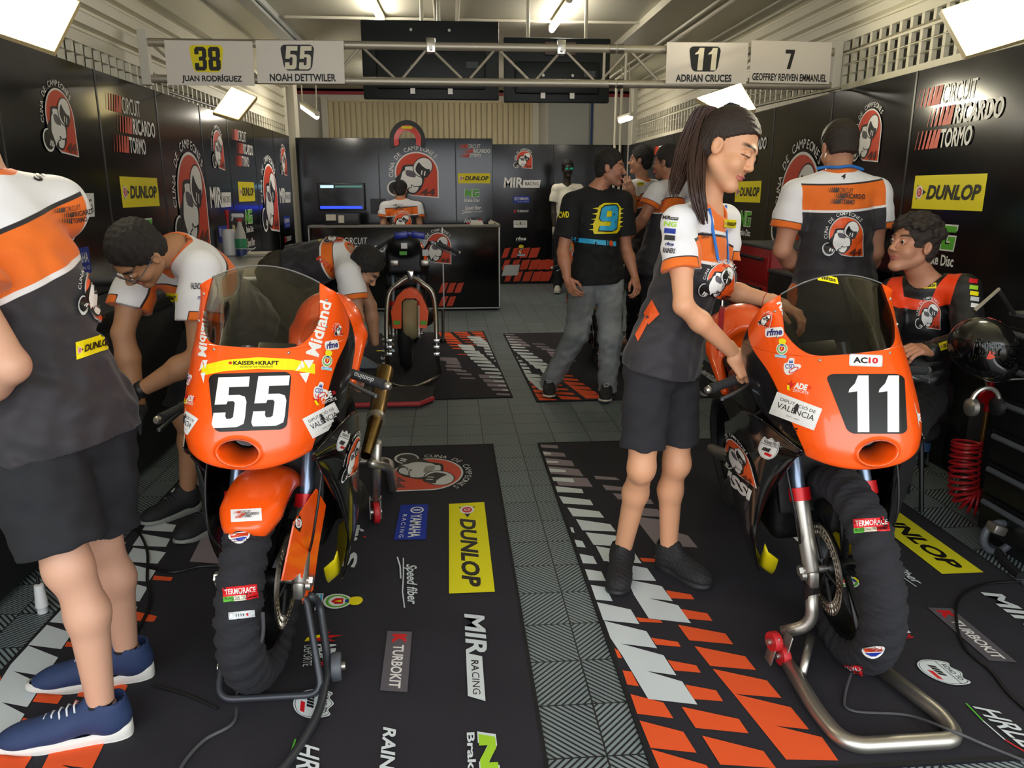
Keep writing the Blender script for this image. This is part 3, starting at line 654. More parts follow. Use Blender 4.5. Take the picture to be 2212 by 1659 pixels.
for l in ([(120, 150), (205, 160), (210, 175), (130, 172)], [(150, 230), (270, 235), (275, 250), (160, 248)], [(180, 300), (335, 312), (345, 335), (190, 330)], [(210, 378), (405, 390), (418, 425), (222, 412)], [(238, 458), (485, 485), (500, 522), (255, 512)], [(280, 548), (560, 582), (588, 630), (320, 615)],
          [(355, 650), (640, 685), (685, 742), (405, 728)], [(432, 755), (740, 800), (790, 865), (490, 855)], [(518, 872), (850, 910), (900, 1003), (590, 985)], [(610, 995), (960, 1060), (1020, 1150), (680, 1130)], [(720, 1130), (1070, 1195), (1152, 1310), (810, 1290)],
          [(368, 828), (405, 830), (420, 878), (388, 872)], [(413, 940), (488, 950), (520, 1010), (435, 1003)], [(462, 1065), (585, 1088), (622, 1158), (490, 1150)], [(512, 1203), (660, 1225), (700, 1310), (545, 1302)], [(565, 1345), (700, 1365), (760, 1490), (610, 1478)]): mg.poly(za(l), 'carpetw')
mg.poly(za([(1000, 1100), (1180, 1115), (1200, 1145), (1030, 1135)]), 'carpeto')
for l in ([(785, 142), (1000, 178), (1028, 220), (825, 210)], [(915, 302), (1140, 340), (1185, 405), (965, 385)], [(530, 372), (740, 400), (758, 422), (560, 412)], [(888, 437), (1295, 513), (1362, 605), (985, 570)], [(660, 548), (890, 585), (913, 627), (700, 608)], [(1030, 620), (1465, 708), (1556, 825), (1165, 790)], [(800, 740), (1045, 785), (1085, 848), (860, 830)],
          [(345, 637), (380, 660), (412, 725), (375, 722)], [(1185, 815), (1650, 915), (1775, 1065), (1375, 1030), (1855, 1145), (2010, 1335), (1720, 1303), (2120, 1400), (2260, 1600), (1815, 1592), (1380, 1050)], [(950, 950), (1215, 1000), (1275, 1093), (1025, 1075)], [(415, 828), (490, 840), (555, 965), (455, 950)], [(483, 1032), (765, 1105), (850, 1240), (540, 1200)],
          [(920, 1140), (1410, 1245), (1493, 1368), (1040, 1322)], [(560, 1258), (935, 1355), (1048, 1535), (655, 1492)], [(1095, 1388), (1620, 1520), (1735, 1680), (1250, 1635)], [(660, 1505), (1130, 1640), (1180, 1715), (740, 1690)]): mg.poly(zb(l), 'carpeto')
mg.poly(zb([(455, 50), (750, 108), (845, 237), (640, 212), (890, 272), (1000, 425), (640, 385), (510, 180)]), 'carpetw'); mg.poly(zb([(195, 245), (485, 308), (560, 432), (248, 400)]), 'carpetw')
mg.poly(zb([(258, 405), (620, 495), (710, 640), (400, 600), (765, 700), (875, 872), (620, 835), (925, 925), (1055, 1122), (635, 1075), (420, 715), (310, 550)]), 'carpetw')
def mlogo(g, q):   # corners picked on the left mat, whose left edge lies at LX0
    q = [gp(x, y, .008) for x, y in q]; q = [np.array([p[0] - LX0, p[1] - MY0]) for p in q]; a, b, c, d = q
    for m, v, f in g.L:
        u = v[:, :1] / g.w; w = v[:, 1:] / g.h; mg.L.append((m, a * (1 - u) * (1 - w) + b * u * (1 - w) + c * u * w + d * (1 - u) * w, f))
LX0 = .235 - MW
mlogo(g_emblem('silver', 'silver', 'redor', 'silver'), [(838, 976), (834, 1064), (1032, 1056), (1034, 976)]); mlogo(g_dunlop('carpety'), [(970, 1090), (970, 1284), (1069, 1280), (1046, 1086)]); mlogo(g_yamaha('carpetu'), [(866, 1092), (850, 1168), (920, 1167), (925, 1091)])
mlogo(g_speed('carpetw'), [(856, 1205), (860, 1318), (905, 1312), (902, 1205)]); mlogo(g_turbokit('mgrey'), [(837, 1365), (821, 1494), (880, 1498), (890, 1367)]); mlogo(g_mir('carpetw'), [(1003, 1328), (1011, 1515), (1062, 1518), (1046, 1330)]); mlogo(g_ng('lime', w='carpetw'), [(1008, 1578), (1014, 1800), (1100, 1800), (1072, 1575)])
mlogo(g_word('RAINERS', 'carpetw', shear=.15), [(828, 1573), (812, 1740), (850, 1740), (856, 1575)]); mlogo(g_rfme('carpetw'), [(745, 1130), (740, 1174), (790, 1172), (800, 1132)]); mlogo(g_word('S', 'carpetw', a=1.1), [(738, 1192), (734, 1230), (768, 1228), (776, 1192)]); mlogo(g_crest(), [(684, 1283), (679, 1322), (783, 1314), (787, 1286)])
mlogo(g_acb('carpetw'), [(655, 1375), (650, 1450), (738, 1440), (742, 1360)]); mlogo(g_road('carpetw'), [(633, 1490), (628, 1556), (722, 1557), (730, 1492)]); mlogo(g_hirly('carpetw'), [(620, 1600), (600, 1760), (690, 1760), (690, 1600)])
M_carpet = mat('black_carpet', '#201e26', .97, bump=(400, .25), vary=(3, .18)); M_hem = mat('mat_hem', '#0d0d0f', .9)
def mat_thing(loc, rz, label, src=None):
    if src is not None:
        c = clone(src); c.location = loc; c.rotation_euler = (0, 0, rz); c['label'] = label; return c
    t = thing('floor_mat', label, 'mat', (0, 0, 0), 'printed floor mats')
    mk('carpet', box((MW / 2, ML / 2, .004), (MW, ML, .008)), M_carpet, t)
    mk('hem', merge([box((MW / 2, y, .0048), (MW, .012, .0085)) for y in (.006, ML - .006)] + [box((x, ML / 2, .0048), (.012, ML, .0085)) for x in (.006, MW - .006)]), M_hem, t)
    def fn(uv): return np.c_[uv * [MW, ML], np.full(len(uv), .008)], np.broadcast_to([0, 0, 1.], (len(uv), 3))
    # keep the print on the mat
    for i, (m, v, f) in enumerate(mg.L): mg.L[i] = (m, np.clip(v, [.014, .014], [MW - .014, ML - .014]), f)
    decal('mat_print', mg, fn, t, .0006, .00004)
    t.location = loc; t.rotation_euler = (0, 0, rz); return t
m0 = mat_thing((MX0, MY0, 0), 0, 'printed black floor mat under the motorcycle numbered 11')
mat_thing((LX0, MY0, 0), 0, 'printed black floor mat under the motorcycle numbered 55', m0)
mat_thing((dp(1159, 870, 5.4)[0] - .0, 5.38, 0), math.radians(1.2), 'printed black floor mat under the walking man in grey jeans', m0)
mat_thing((.345, 5.55 + ML - .02, 0), math.radians(182), 'printed black floor mat under the stripped motorcycle', m0)
# ---------------------------------------------------------------- truss with the name boards
t = thing('lighting_truss', 'grey aluminium truss across the pit box carrying the name boards', 'truss', (.37, 5.6, 0))
z0, z1 = 2.22, 2.445; x0, x1 = XL + .03, XR + .05
mk('chord', tube([(x0, 5.6, z1), (x1, 5.6, z1)], .027, 14), M_alu, t, auto=40); mk('chord', tube([(x0, 5.6, z0), (x1, 5.6, z0)], .027, 14), M_alu, t, auto=40)
for k in range(10):
    xa = x0 + .05 + k * .455
    for q, s in (((xa, z1 - .02), (xa + .20, z0 + .02)), ((xa + .25, z0 + .02), (xa + .42, z1 - .02))):
        if s[0] < x1: mk('brace', tube([(q[0], 5.6, q[1]), (s[0], 5.6, s[1])], .009, 8), M_alu, t, auto=40)
for x in (1305, 1352): X = dp(x, 130, 5.6)[0]; mk('brace', tube([(X, 5.6, z0), (X, 5.6, z1)], .010, 8), M_alu, t, auto=40)
for x in (1322, 1340):
    X = dp(x, 130, 5.6)[0]; mk('coupler', merge([lathe([(.031, -.02), (.031, .02)], (X, 5.6, z), (1, 0, 0), 14) for z in (z0, z1)]), M_steel, t, auto=40)
for x in (931, 1212):
    X = dp(x, 105, 5.6)[0]; mk('clamp', merge([slab((X - .03, 5.565, z1 - .045), (X + .03, 5.64, z1 + .05), bev=.006), cyl((X, 5.52, z1 - .02), (X, 5.57, z1 - .02), .014)]), M_chrome, t, auto=40)
for x in (XL + .02, XR + .03): mk('end_post', merge([slab((x - .03, 5.57, 2.18), (x + .03, 5.63, 2.52), bev=.004)]), mat('white_metal', '#cfcbbd', .4), t)
def board(q, num, name, label, style):
    P4 = [dp(x, y, 5.55) for x, y in q]; a, b, c, d = P4; w = np.linalg.norm(b - a); h = np.linalg.norm(d - a); ex = (b - a) / w; ey = (d - a) / h; n = np.cross(ex, ey)
    t = thing('name_board', label, 'sign', (a + b) / 2, 'name boards on the truss'); R = np.stack([ex, ey, n], 1)
    mk('board', box((a + b + c + d) / 4 - n * .004, (w, h, .006), R), M_white, t)
    g = Gfx(1, h / w); H = h / w
    if style == 'p': g.poly(plate(.27, H * .30, .67, H * .90, .22, .06), 'black'); digits(g, num, .32, H * .33, .645, H * .87, 'cream' if num != '38' else 'black')
    if style == 'y': g.poly(plate(.27, H * .30, .67, H * .90, .22, .06), 'yellow'); digits(g, num, .325, H * .335, .635, H * .86, 'black')
    if style == 'n': digits(g, num, .42, H * .34, .55, H * .80, 'black')
    tx = {'JUAN RODR\u00cdGUEZ': (.17, .86), 'NOAH DETTWILER': (.14, .90), 'ADRIAN CRUCES': (.12, .81), 'GEOFFREY REVIVEN EMMANUEL': (.03, .96)}[name]
    g.text(name, tx[0], H * .05, tx[1], H * (.23 if name[0] != 'J' else .26), 'black', .03)
    decal('board_print', g, on_quad(*P4), t, .0006)
board([(362, 184), (550, 186), (545, 88), (354, 87)], '38', 'JUAN RODR\u00cdGUEZ', 'white name board with the yellow number 38 on the truss', 'y')
board([(557, 180), (745, 181), (741, 87), (552, 87)], '55', 'NOAH DETTWILER', 'white name board with the number 55 on the truss', 'p')
board([(1438, 181), (1612, 182), (1617, 92), (1441, 91)], '11', 'ADRIAN CRUCES', 'white name board with the number 11 on the truss', 'p')
board([(1619, 178), (1791, 182), (1798, 91), (1624, 87)], '7', 'GEOFFREY REVIVEN EMMANUEL', 'white name board with the plain number 7 on the truss', 'n')
# ---------------------------------------------------------------- televisions hung from the ceiling, seen from the back
def tv(q, label, low):
    a, b = dp(q[0], q[3], 7.), dp(q[2], q[1], 7.); t = thing('television', label, 'television', ((a[0] + b[0]) / 2, 7.05, a[2]))
    w, h = b[0] - a[0], b[2] - a[2]; cx, cz = (a[0] + b[0]) / 2, (a[2] + b[2]) / 2
    mk('back_cover', merge([box((cx, 7.05, cz), (w, .05, h), bev=.012), box((cx, 7.02, cz - h * .12), (w * .8, .05, h * .5), bev=.02)]), mat('tv_back', '#10191b', .5), t, auto=40)
    mk('screen', slab((a[0] + .02, 7.076, a[2] + .02), (b[0] - .02, 7.079, b[2] - .02)), mat('dark_screen', '#050506', .1), t)
    for sx in (-.11, .11):
        for k, zz in enumerate((.2, -.05, -.28)): mk('bolt' if k < 2 else 'bracket', lathe([(.012, 0), (.012, .02)], (cx + sx * (w / .8), 6.985, cz + zz * h / .55), (0, -1, 0), 10) if k < 2 else box((cx + sx * w / .8, 6.99, cz - h * .40), (.04, .02, .045)), M_steel, t)
    if low: mk('label_plate', box((cx + .02, 6.985, cz + .17), (.26, .01, .1)), mat('brown_plate', '#6f5248', .5), t)
    mk('socket_panel', box((cx + w * .3, 6.99, cz - h * .06), (.1, .01, .05)), M_grey, t)
    mk('hanger', merge([tube([(cx + s * (.25 if low else .07), 7.07, b[2] - .05), (cx + s * (.25 if low else .07), 7.07, ZC)], .016, 8) for s in (-1, 1)]), M_shut, t, auto=40)
tv((785, 45, 1078, 213), 'larger black television hung left, seen from behind above the truss', 0)
tv((1089, 82, 1321, 220), 'smaller black television hung right, with a brown plate on its back', 1)
# ---------------------------------------------------------------- lamps
def led(corners, depths, label, m, arm):
    P4 = [dp(x, y, d) for (x, y), d in zip(corners, depths)]; a, b, c, d = P4; n = np.cross(b - a, d - a); n /= np.linalg.norm(n)
    if n @ (np.mean(P4, 0) - CAM) > 0: n = -n
    t = thing('led_panel_lamp', label, 'lamp', np.mean(P4, 0)); ctr = np.mean(P4, 0); q = [ctr + (p - ctr) * 1.05 for p in P4]
    v = np.array(q + [p - n * .03 for p in q]); fr = (v, [[4, 7, 6, 5], [0, 4, 5, 1], [1, 5, 6, 2], [2, 6, 7, 3], [3, 7, 4, 0], [0, 1, 2, 3]])
    mk('housing', fr, M_wframe, t); mk('diffuser', (np.array([p + n * .002 for p in P4]), [[0, 1, 2, 3]]), m, t)
    mk('arm', tube([ctr - n * .03, ctr - n * .03 + np.array([0, .02, -.05]), np.array(arm)], .01, 8), M_steel, t, auto=40)
led([(-50, 88), (115, 108), (165, 0), (10, -60)][0:0] or [(-40, 56), (115, 108), (167, 4), (12, -52)], (3.15, 3.2, 3.3, 3.25), 'square lit lamp panel at the upper left edge of the photo', M_led, (XL + .02, 3.3, 2.185))
led([(461, 242), (515, 258), (553, 210), (500, 188)], (5.95, 5.95, 6.1, 6.1), 'dimmer yellowish lamp panel under the board numbered 38', M_ledd, (XL + .02, 6.0, 2.185))
led([(2090, 118), (2250, 70), (2195, -30), (2038, 22)], (3.3, 3.25, 3.35, 3.4), 'square lit lamp panel at the upper right edge of the photo', M_led, (XR - .02, 3.3, 2.19))
led([(1562, 243), (1631, 235), (1599, 181), (1507, 212)], (5.3, 5.3, 5.4, 5.4), 'lit lamp panel behind the ponytail under the board numbered 11', M_led, (XR - .02, 5.4, 2.185))
def tube_lamp(p, q, label, hang=0):
    p = np.array(p, float); q = np.array(q, float); u = (q - p) / np.linalg.norm(q - p); t = thing('tube_lamp', label, 'lamp', (p + q) / 2, 'tube lamps')
    mk('tube', tube([p, q], .028, 14), M_tube, t, smooth=True); mk('fixture', tube([p - u * .05 + (0, 0, .035), q + u * .05 + (0, 0, .035)], .03, 8), M_shut, t, auto=40)
    if hang: mk('hanger', merge([tube([p + (0, 0, .05), (p[0], p[1], ZC)], .008, 6), tube([q + (0, 0, .05), (q[0], q[1] + .2, ZC)], .008, 6)]), M_shut, t)
def cz_(x, y): d = ray(x, y); return CAM + d * ((ZC - .07 - CAMZ) / d[2])
tube_lamp(cz_(802, 4), cz_(824, 44), 'lit tube lamp on the ceiling above the larger television'); tube_lamp(cz_(1228, 12), cz_(1192, 64), 'lit tube lamp on the ceiling above the smaller television')
tube_lamp(dp(654, 231, 9.6), dp(684, 252, 8.9), 'lit tube lamp hanging at the left, below the board numbered 55', 1); tube_lamp(dp(1340, 261, 10.2), dp(1362, 254, 9.8), 'lit tube lamp hanging at the right, below the smaller television', 1)
tube_lamp((-.75, 10.6, ZC - .07), (-.75, 11.8, ZC - .07), 'lit tube lamp on the ceiling behind the larger television'); tube_lamp((1.25, 10.6, ZC - .07), (1.25, 11.8, ZC - .07), 'lit tube lamp on the ceiling behind the smaller television')  # two added lamps, unseen behind the televisions, brighten the back door
# ================================================================ racing motorcycles
M_fluo = mat('fluorescent_orange_paint', '#ff5a0e', .3, coat=.7); M_gblk = mat('gloss_black_paint', '#0b0a0b', .18, coat=.5)
M_rub = mat('tyre_rubber', '#161616', .75, bump=(120, .1)); M_warm = mat('tyre_warmer_cloth', '#1d1d22', .9, bump=(60, .35)); M_velc = mat('warmer_strap', '#26262b', .85)
M_disc = mat('brake_disc_steel', '#b0a89a', .3, 1.); M_rim = mat('black_rim', '#111214', .3, .3); M_forkb = mat('anodised_fork_tube', '#7f8ea3', .3, .8); M_red = mat('red_anodised', '#c8141a', .35, .2)
M_silv = mat('satin_aluminium', '#b4b0a8', .36, .9, bump=(150, .02)); M_yel = mat('yellow_vinyl', '#e6d416', .4); M_ti = mat('titanium_exhaust', '#8d7448', .33, 1., vary=(9, .35)); M_carb = mat('carbon_fibre', '#17171a', .35, bump=(200, .15))
M_redw = mat('red_wheel_rubber', '#b51d22', .5); M_cable = mat('black_cable', '#0c0c0e', .5); M_eng = mat('dark_engine_metal', '#242424', .5, .6, bump=(40, .2)); M_tank = mat('satin_black_tank', '#121214', .35, coat=.2)
def glass(name, tint, refl=.5, rough=.02):
    m = bpy.data.materials.new(name); m.use_nodes = True; nt = m.node_tree; nt.nodes.clear(); N = nt.nodes.new; L = nt.links.new
    o = N('ShaderNodeOutputMaterial'); mx = N('ShaderNodeMixShader'); t = N('ShaderNodeBsdfTransparent'); t.inputs[0].default_value = lin(tint); g = N('ShaderNodeBsdfGlossy'); g.inputs['Roughness'].default_value = rough
    f = N('ShaderNodeFresnel'); f.inputs[0].default_value = 1.45; k = N('ShaderNodeMath'); k.operation = 'MULTIPLY'; k.inputs[1].default_value = refl
    L(f.outputs[0], k.inputs[0]); L(k.outputs[0], mx.inputs[0]); L(t.outputs[0], mx.inputs[1]); L(g.outputs[0], mx.inputs[2]); L(mx.outputs[0], o.inputs[0]); return m
M_screen = glass('windscreen', '#edebe4', .8); M_screen2 = glass('smoked_windscreen', '#c6c4be', .8)
def itab(v, xs, ys):
    """smooth table lookup"""
    v = np.asarray(v, float); i = np.clip(np.searchsorted(xs, v) - 1, 0, len(xs) - 2); xs = np.asarray(xs); ys = np.asarray(ys, float); m = np.gradient(ys, xs)
    h = xs[i + 1] - xs[i]; t = np.clip((v - xs[i]) / h, 0, 1); t2, t3 = t * t, t ** 3
    return (2 * t3 - 3 * t2 + 1) * ys[i] + (t3 - 2 * t2 + t) * h * m[i] + (-2 * t3 + 3 * t2) * ys[i + 1] + (t3 - t2) * h * m[i + 1]
VT = [0, .06, .14, .27, .44, .60, .78, 1.0]
YC = [-.175, -.212, -.222, -.205, -.135, -.085, -.01, .085]; ZCN = [.738, .745, .782, .855, .985, 1.055, 1.155, 1.262]
WN = [.155, .185, .205, .225, .235, .230, .215, .198]; DN = [.15, .21, .26, .33, .38, .345, .21, .03]; DRP = [-.035, -.03, -.02, -.01, .0, .01, .03, .07]
def nose(u, v, hole=1.):
    s = np.abs(u); sg = np.sign(u); th = s * PI / 2
    w, D = itab(v, VT, WN), itab(v, VT, DN); cx = np.sin(th) ** .86; cy = 1 - np.cos(th) ** 1.0
    # past s = .8 the sides run back almost straight
    x = sg * w * cx; y = itab(v, VT, YC) + D * (cy ** 1.12); z = itab(v, VT, ZCN) - itab(v, VT, DRP) * cx ** 2
    if hole:
        e = np.sqrt(((x) / .050) ** 2 + ((v - .165) / .060) ** 2); k = np.clip((1.12 - e) / .5, 0, 1); k = k * k * (3 - 2 * k); y = y + hole * .085 * k - .010 * np.exp(-((e - 1.12) / .14) ** 2); z = z + .012 * k
    return np.stack([x, y, z], -1)
def s_w(t): return .22 + .28 * np.clip(t * 3.0, 0, 1) ** .45 + .04 * t
def fairing_parts():
    V1 = np.linspace(0, .6, 150); U = np.linspace(-1, 1, 241); uu, vv = np.meshgrid(U, V1, indexing='ij'); A = grid(nose(uu, vv)); parts = [A]; fu = [np.abs(uu).ravel()]; fv = [vv.ravel()]
    t = np.linspace(0, 1, 50)
    for sg in (-1, 1):
        q = np.linspace(0, 1, 40); uu, vv = np.meshgrid(q, .6 + .4 * t, indexing='ij'); su = s_w((vv - .6) / .4); su = su + (1 - su) * uu; g = grid(nose(sg * su, vv)); f = g[1] if sg > 0 else g[1][:, ::-1]; parts.append((g[0], f)); fu.append(su.ravel()); fv.append(vv.ravel())
    a = np.linspace(-1, 1, 70); uu, vv = np.meshgrid(a, .595 + .405 * t, indexing='ij'); sc = grid(nose(uu * s_w(np.clip((vv - .6) / .4, 0, 1)) * 1.01, vv))
    return merge(parts), np.concatenate(fu), np.concatenate(fv), sc
FP, FU, FV, FSC = fairing_parts()
def wheel_parts(T, r, c, R, hw, rimR, side, first=True):
    """one wheel: tyre, rim with spokes, disc"""
    c = np.asarray(c, float); ax = (1, 0, 0)
    def ring(prof, n=72): return T(lathe(prof, c, ax, n, True))
    t = np.linspace(0, PI, 15); prof = [(R - hw * 1.05 + hw * 1.05 * math.sin(a), -hw * math.cos(a)) for a in t] + [(rimR, hw * .8), (rimR, -hw * .8)]
    mk('tyre', ring(prof), M_rub, r, smooth=True)
    mk('rim', merge([ring([(rimR + .012, -.04), (rimR + .012, .04), (rimR - .02, .036), (rimR - .02, -.036)])]), M_rim, r, auto=40)
    sp = [T(lathe([(.03, -.06), (.034, -.05), (.034, .05), (.03, .06)], c, ax, 20))]
    for k in range(5):
        a = k * 2 * PI / 5 + .3
        for d in (-.14, .14): sp.append(T(tube([c + np.array([0, .03 * math.cos(a), .03 * math.sin(a)]), c + np.array([0, (rimR - .012) * math.cos(a + d), (rimR - .012) * math.sin(a + d)])], .011, 8)))
    mk('spokes', merge(sp), M_rim, r, auto=40)
    dx = side * .068; pr = lambda r0, r1: [(r0, dx - .0025), (r1, dx - .0025), (r1, dx + .0025), (r0, dx + .0025)]
    parts = [ring(pr(.105, .112)), ring(pr(.122, .129)), ring(pr(.139, .148))]
    for k in range(40): a = k * PI / 20; b = a + .06; parts.append(T(tube([c + (dx, .105 * math.cos(a), .105 * math.sin(a)), c + (dx, .146 * math.cos(b), .146 * math.sin(b))], .0032, 5)))
    mk('brake_disc', merge(parts), M_disc, r, auto=40)
    ca = [T(tube([c + (dx, .03 * math.cos(a), .03 * math.sin(a)), c + (dx, .106 * math.cos(a), .106 * math.sin(a))], .006, 6)) for a in np.arange(6) * PI / 3]; mk('disc_carrier', merge(ca), M_eng, r, auto=40)
    if first:
        cl = T(box(c + (dx, .12, .05), (.05, .06, .11), rot('X', 25), .012)); mk('brake_caliper', cl, M_silv, r, auto=40)
def warmer(T, r, c, R, hw, a0, a1):
    A = np.radians(np.linspace(a0, a1, 200)); t = np.linspace(-.32 * PI, 1.32 * PI, 40); tt, aa = np.meshgrid(t, A)
    wr = 1.35 * (.0022 * np.sin(aa * 95 + 2.2 * np.sin(tt * 3)) * (.6 + .4 * np.sin(aa * 17)) + .003 * np.sin(aa * 31 + tt * 2) + .0016 * np.sin(aa * 150 + tt * 5))
    rad = R - hw + (hw + .007 + wr) * np.sin(tt) * 1.03; x = -(hw + .008 + wr) * np.cos(tt) * np.where(np.sin(tt) < 0, 1 - .25 * np.sin(tt) ** 2, 1)
    rad = np.where(np.sin(tt) < 0, R - hw + (hw + .004) * np.sin(tt) * .9, rad)
    P = np.stack([x, rad * np.cos(aa), rad * np.sin(aa)], -1) + c; vf = grid(P); o = mk('tyre_warmer', T(vf), M_warm, r, smooth=True)
    return bvh(T(vf)), o
def bike(name, label, base, lean, yaw, opt):
    R = rot('Z', yaw) @ rot('Y', lean); b0 = np.array([base[0], base[1], opt.get('lift', .0)])
    def T(vf): return xf(vf, R, b0)
    def tp(p): return R @ np.asarray(p, float) + b0
    r = thing(name, label, 'motorcycle', base + (0,)); out = dict(root=r, T=T, tp=tp); num = opt['num']
    WC = np.array([0, 0, .330]); out['WC'] = WC; WR = .318
    wheel_parts(T, r, WC, WR, .055, .228, opt['disc']); wheel_parts(T, r, WC + (0, 1.23, -.01), .308, .068, .225, 1, False)
    if opt.get('warm'): out['warm'] = warmer(T, r, WC, WR, .055, *opt['warm'])
    # forks: slider, seal ring, stanchion, triple clamps
    F0 = lambda s: np.array([s * .108, -.005, .315]); F1 = lambda s: np.array([s * .108, .255, .965])
    for s in (-1, 1):
        d = (F1(s) - F0(s)); q = lambda t: F0(s) + d * t
        mk('fork_slider', T(merge([tube([q(0), q(.02), q(.34)], [.02, .026, .027], 18), box(q(.0) + (0, -.0, -.01), (.034, .05, .06), None, .01), cyl(q(0) + (s * .02, 0, 0), q(0) + (s * .035, 0, 0), .016, 12)])), M_silv, r, auto=40)
        mk('seal_ring', T(cyl(q(.34), q(.40), .034, 20)), M_red, r, auto=40)
        mk('fork_tube', T(tube([q(.38), q(1.06)], .021, 18)), M_forkb, r, auto=40)
    mk('triple_clamp', T(merge([box(F1(0) * (0, 1, 1) + (0, .0, -.02), (.27, .06, .03), rot('X', -21), .01), box((0, .19, .80), (.27, .06, .03), rot('X', -21), .01), cyl((0, .17, .76), (0, .27, 1.0), .03)])), M_silv, r, auto=40)
    mk('axle', T(cyl(WC + (-.14, 0, 0), WC + (.14, 0, 0), .012, 12)), M_silv, r, auto=40)
    for s in (-1, 1): mk('axle_nut', T(lathe([(.018, 0), (.018, .012), (.01, .012)], WC + (s * .138, 0, -.0), (s, 0, 0), 6)), M_silv, r, auto=30)
    # handlebars with grips, levers and bar ends
    HB = [np.array([-.16, .28, .93]), np.array([.16, .28, .93])]
    for s, a in ((-1, HB[0]), (1, HB[1])):
        g0, g1 = opt['grips'][0 if s < 0 else 1]; iv = lambda p: R.T @ (np.asarray(p, float) - b0)
        g0, g1 = iv(g0), iv(g1); u = (g1 - g0) / np.linalg.norm(g1 - g0)
        mk('handlebar', T(merge([tube([np.array([s * .108, .255, .92]), g0 - u * .06, g0 - u * .02], .011, 10), lathe([(.028, -.015), (.03, .015)], (s * .108, .25, .93), (0, .35, 1), 14)])), M_eng, r, auto=40)
        gp_ = mk('grip', T(merge([tube([g0, g0 + u * .004, g0 + u * .012, g1], [.019, .021, .0165, .0165], 18), lathe([(.0185, 0), (.0185, .008)], g1 - u * .012, u, 18)] + [lathe([(.0172, 0), (.0172, .002)], g0 + (g1 - g0) * k, u, 18) for k in (.15, .25, .75, .85)])), mat('grip_rubber', '#2b2c2f', .7), r, auto=40)
        if s > 0: out['grip'] = bvh(T(tube([g0, g1], .0172, 18)))
        mk('bar_end', T(lathe([(.011, 0), (.014, .004), (.014, .016), (.009, .022)], g1, u, 14)), M_silv, r, auto=40)
        fwd = np.array([0, -1, 0.]); lv = [g0 - u * .03 + fwd * .02, g0 + fwd * .05 - (0, 0, .01), g0 + u * .05 + fwd * .065 - (0, 0, .02), g1 - u * .03 + fwd * .055 - (0, 0, .03)]
        mk('lever', T(merge([tube(smoothpath(lv, 6), [.007] * 19, 8), lathe([(.003, -.008), (.0085, -.004), (.0085, .004), (.003, .008)], lv[-1], (0, 0, 1), 12), box(g0 - u * .035 + fwd * .015, (.035, .04, .03), None, .006)])), mat('lever_alloy', '#6f7378', .35, .9), r, auto=40)
    # nose fairing and windscreen
    if opt.get('fairing', 1):
        v, f = FP; v = v + [0, 0, opt.get('ndz', 0)]; blk = FU - itab(np.clip(FV, 0, 1), [0, .1, .25, .44, .6, .8, 1], opt['sb']); dark = .9 - np.sqrt((v[:, 0] / .052) ** 2 + ((FV - .19) / np.where(FV < .19, .086, .050)) ** 2)
        m = field_mat('nose_paint_' + num, '#ff5a0e', [('blk', '#0b0a0b', .006), ('duct', '#0a0a0a', .12)], .3, coat=.7)
        vt = T((v, f)); th = thicken((np.asarray(vt[0]), f), .004); at = lambda a: np.concatenate([a, a])
        o = mk('nose_fairing', th, m, r, smooth=True, attrs=dict(blk=at(blk), duct=at(np.where(FV < .3, dark, -1))))
        out['nose'] = bvh(th); sc = T((FSC[0] + [0, 0, opt.get('ndz', 0)], FSC[1])); mk('windscreen', thicken((np.asarray(sc[0]), sc[1]), .0025), opt.get('screen', M_screen), r, smooth=True); out['screen'] = bvh(sc)
        e = nose(np.linspace(-s_w(1.), s_w(1.), 60), np.full(60, 1.), 0) + [0, 0, opt.get('ndz', 0)]; mk('screen_edge', T(tube(e, .0022, 6)), mat('screen_edge', '#6c6a66', .3), r, smooth=True)
        sc = []
        for u, vv in ((-.25, .575), (.25, .575), (-.58, .70), (.58, .70), (-.62, .88), (.62, .88)): p = nose(np.array([u]), np.array([vv]), 0)[0] + [0, 0, opt.get('ndz', 0)]; sc.append(T(s_ball(p, .0045)))
        for q in sc: mk('fairing_screw', q, M_silv, r, smooth=True)
        # side panels: one curved shell each side, from under the nose back past the engine
        for s in (-1, 1):
            a = np.linspace(0, 1, 60); b = np.linspace(0, 1, 44); aa, bb = np.meshgrid(a, b, indexing='ij')
            ztop = itab(aa, [0, .2, .45, .7, 1], [.79, .83, .80, .70, .60]); zb = itab(aa, [0, .12, .3, .6, 1], [.66, .52, .22, .15, .17]); y = -.13 + aa * .91 + .17 * (1 - bb) * (1 - aa)
            z = zb + (ztop - zb) * bb; wx = itab(aa, [0, .2, .5, .8, 1], [.175, .226, .228, .195, .165]) * (1 - .30 * np.clip((.40 - z) / .28, 0, 1) ** 1.6) - .012 * np.exp(-((bb - .78) / .05) ** 2)
            g = grid(np.stack([s * wx, y, z], -1)); g = (g[0], g[1] if s < 0 else g[1][:, ::-1]); tg = T(g); hot = itab(aa, [0, 1], [0, 0]).ravel()
            th = thicken((np.asarray(tg[0]), tg[1]), .004); mk('side_fairing', th, M_gblk, r, smooth=True); out['side%d' % s] = bvh(th)
            zz = itab(a, [0, .12, .3, .6, 1], [.66, .52, .22, .15, .17]); k = a > .27; top = np.stack([s * (itab(a, [0, .2, .5, .8, 1], [.175, .226, .228, .195, .165]) * .72 + .012), -.13 + a * .91 + .17 * (1 - a), zz + .055], -1)[k]; lo = np.stack([s * itab(a, [0, .2, .5, .8, 1], [.175, .226, .228, .195, .165]) * .58, -.13 + a * .91 + .17 * (1 - a), zz - .012], -1)[k]
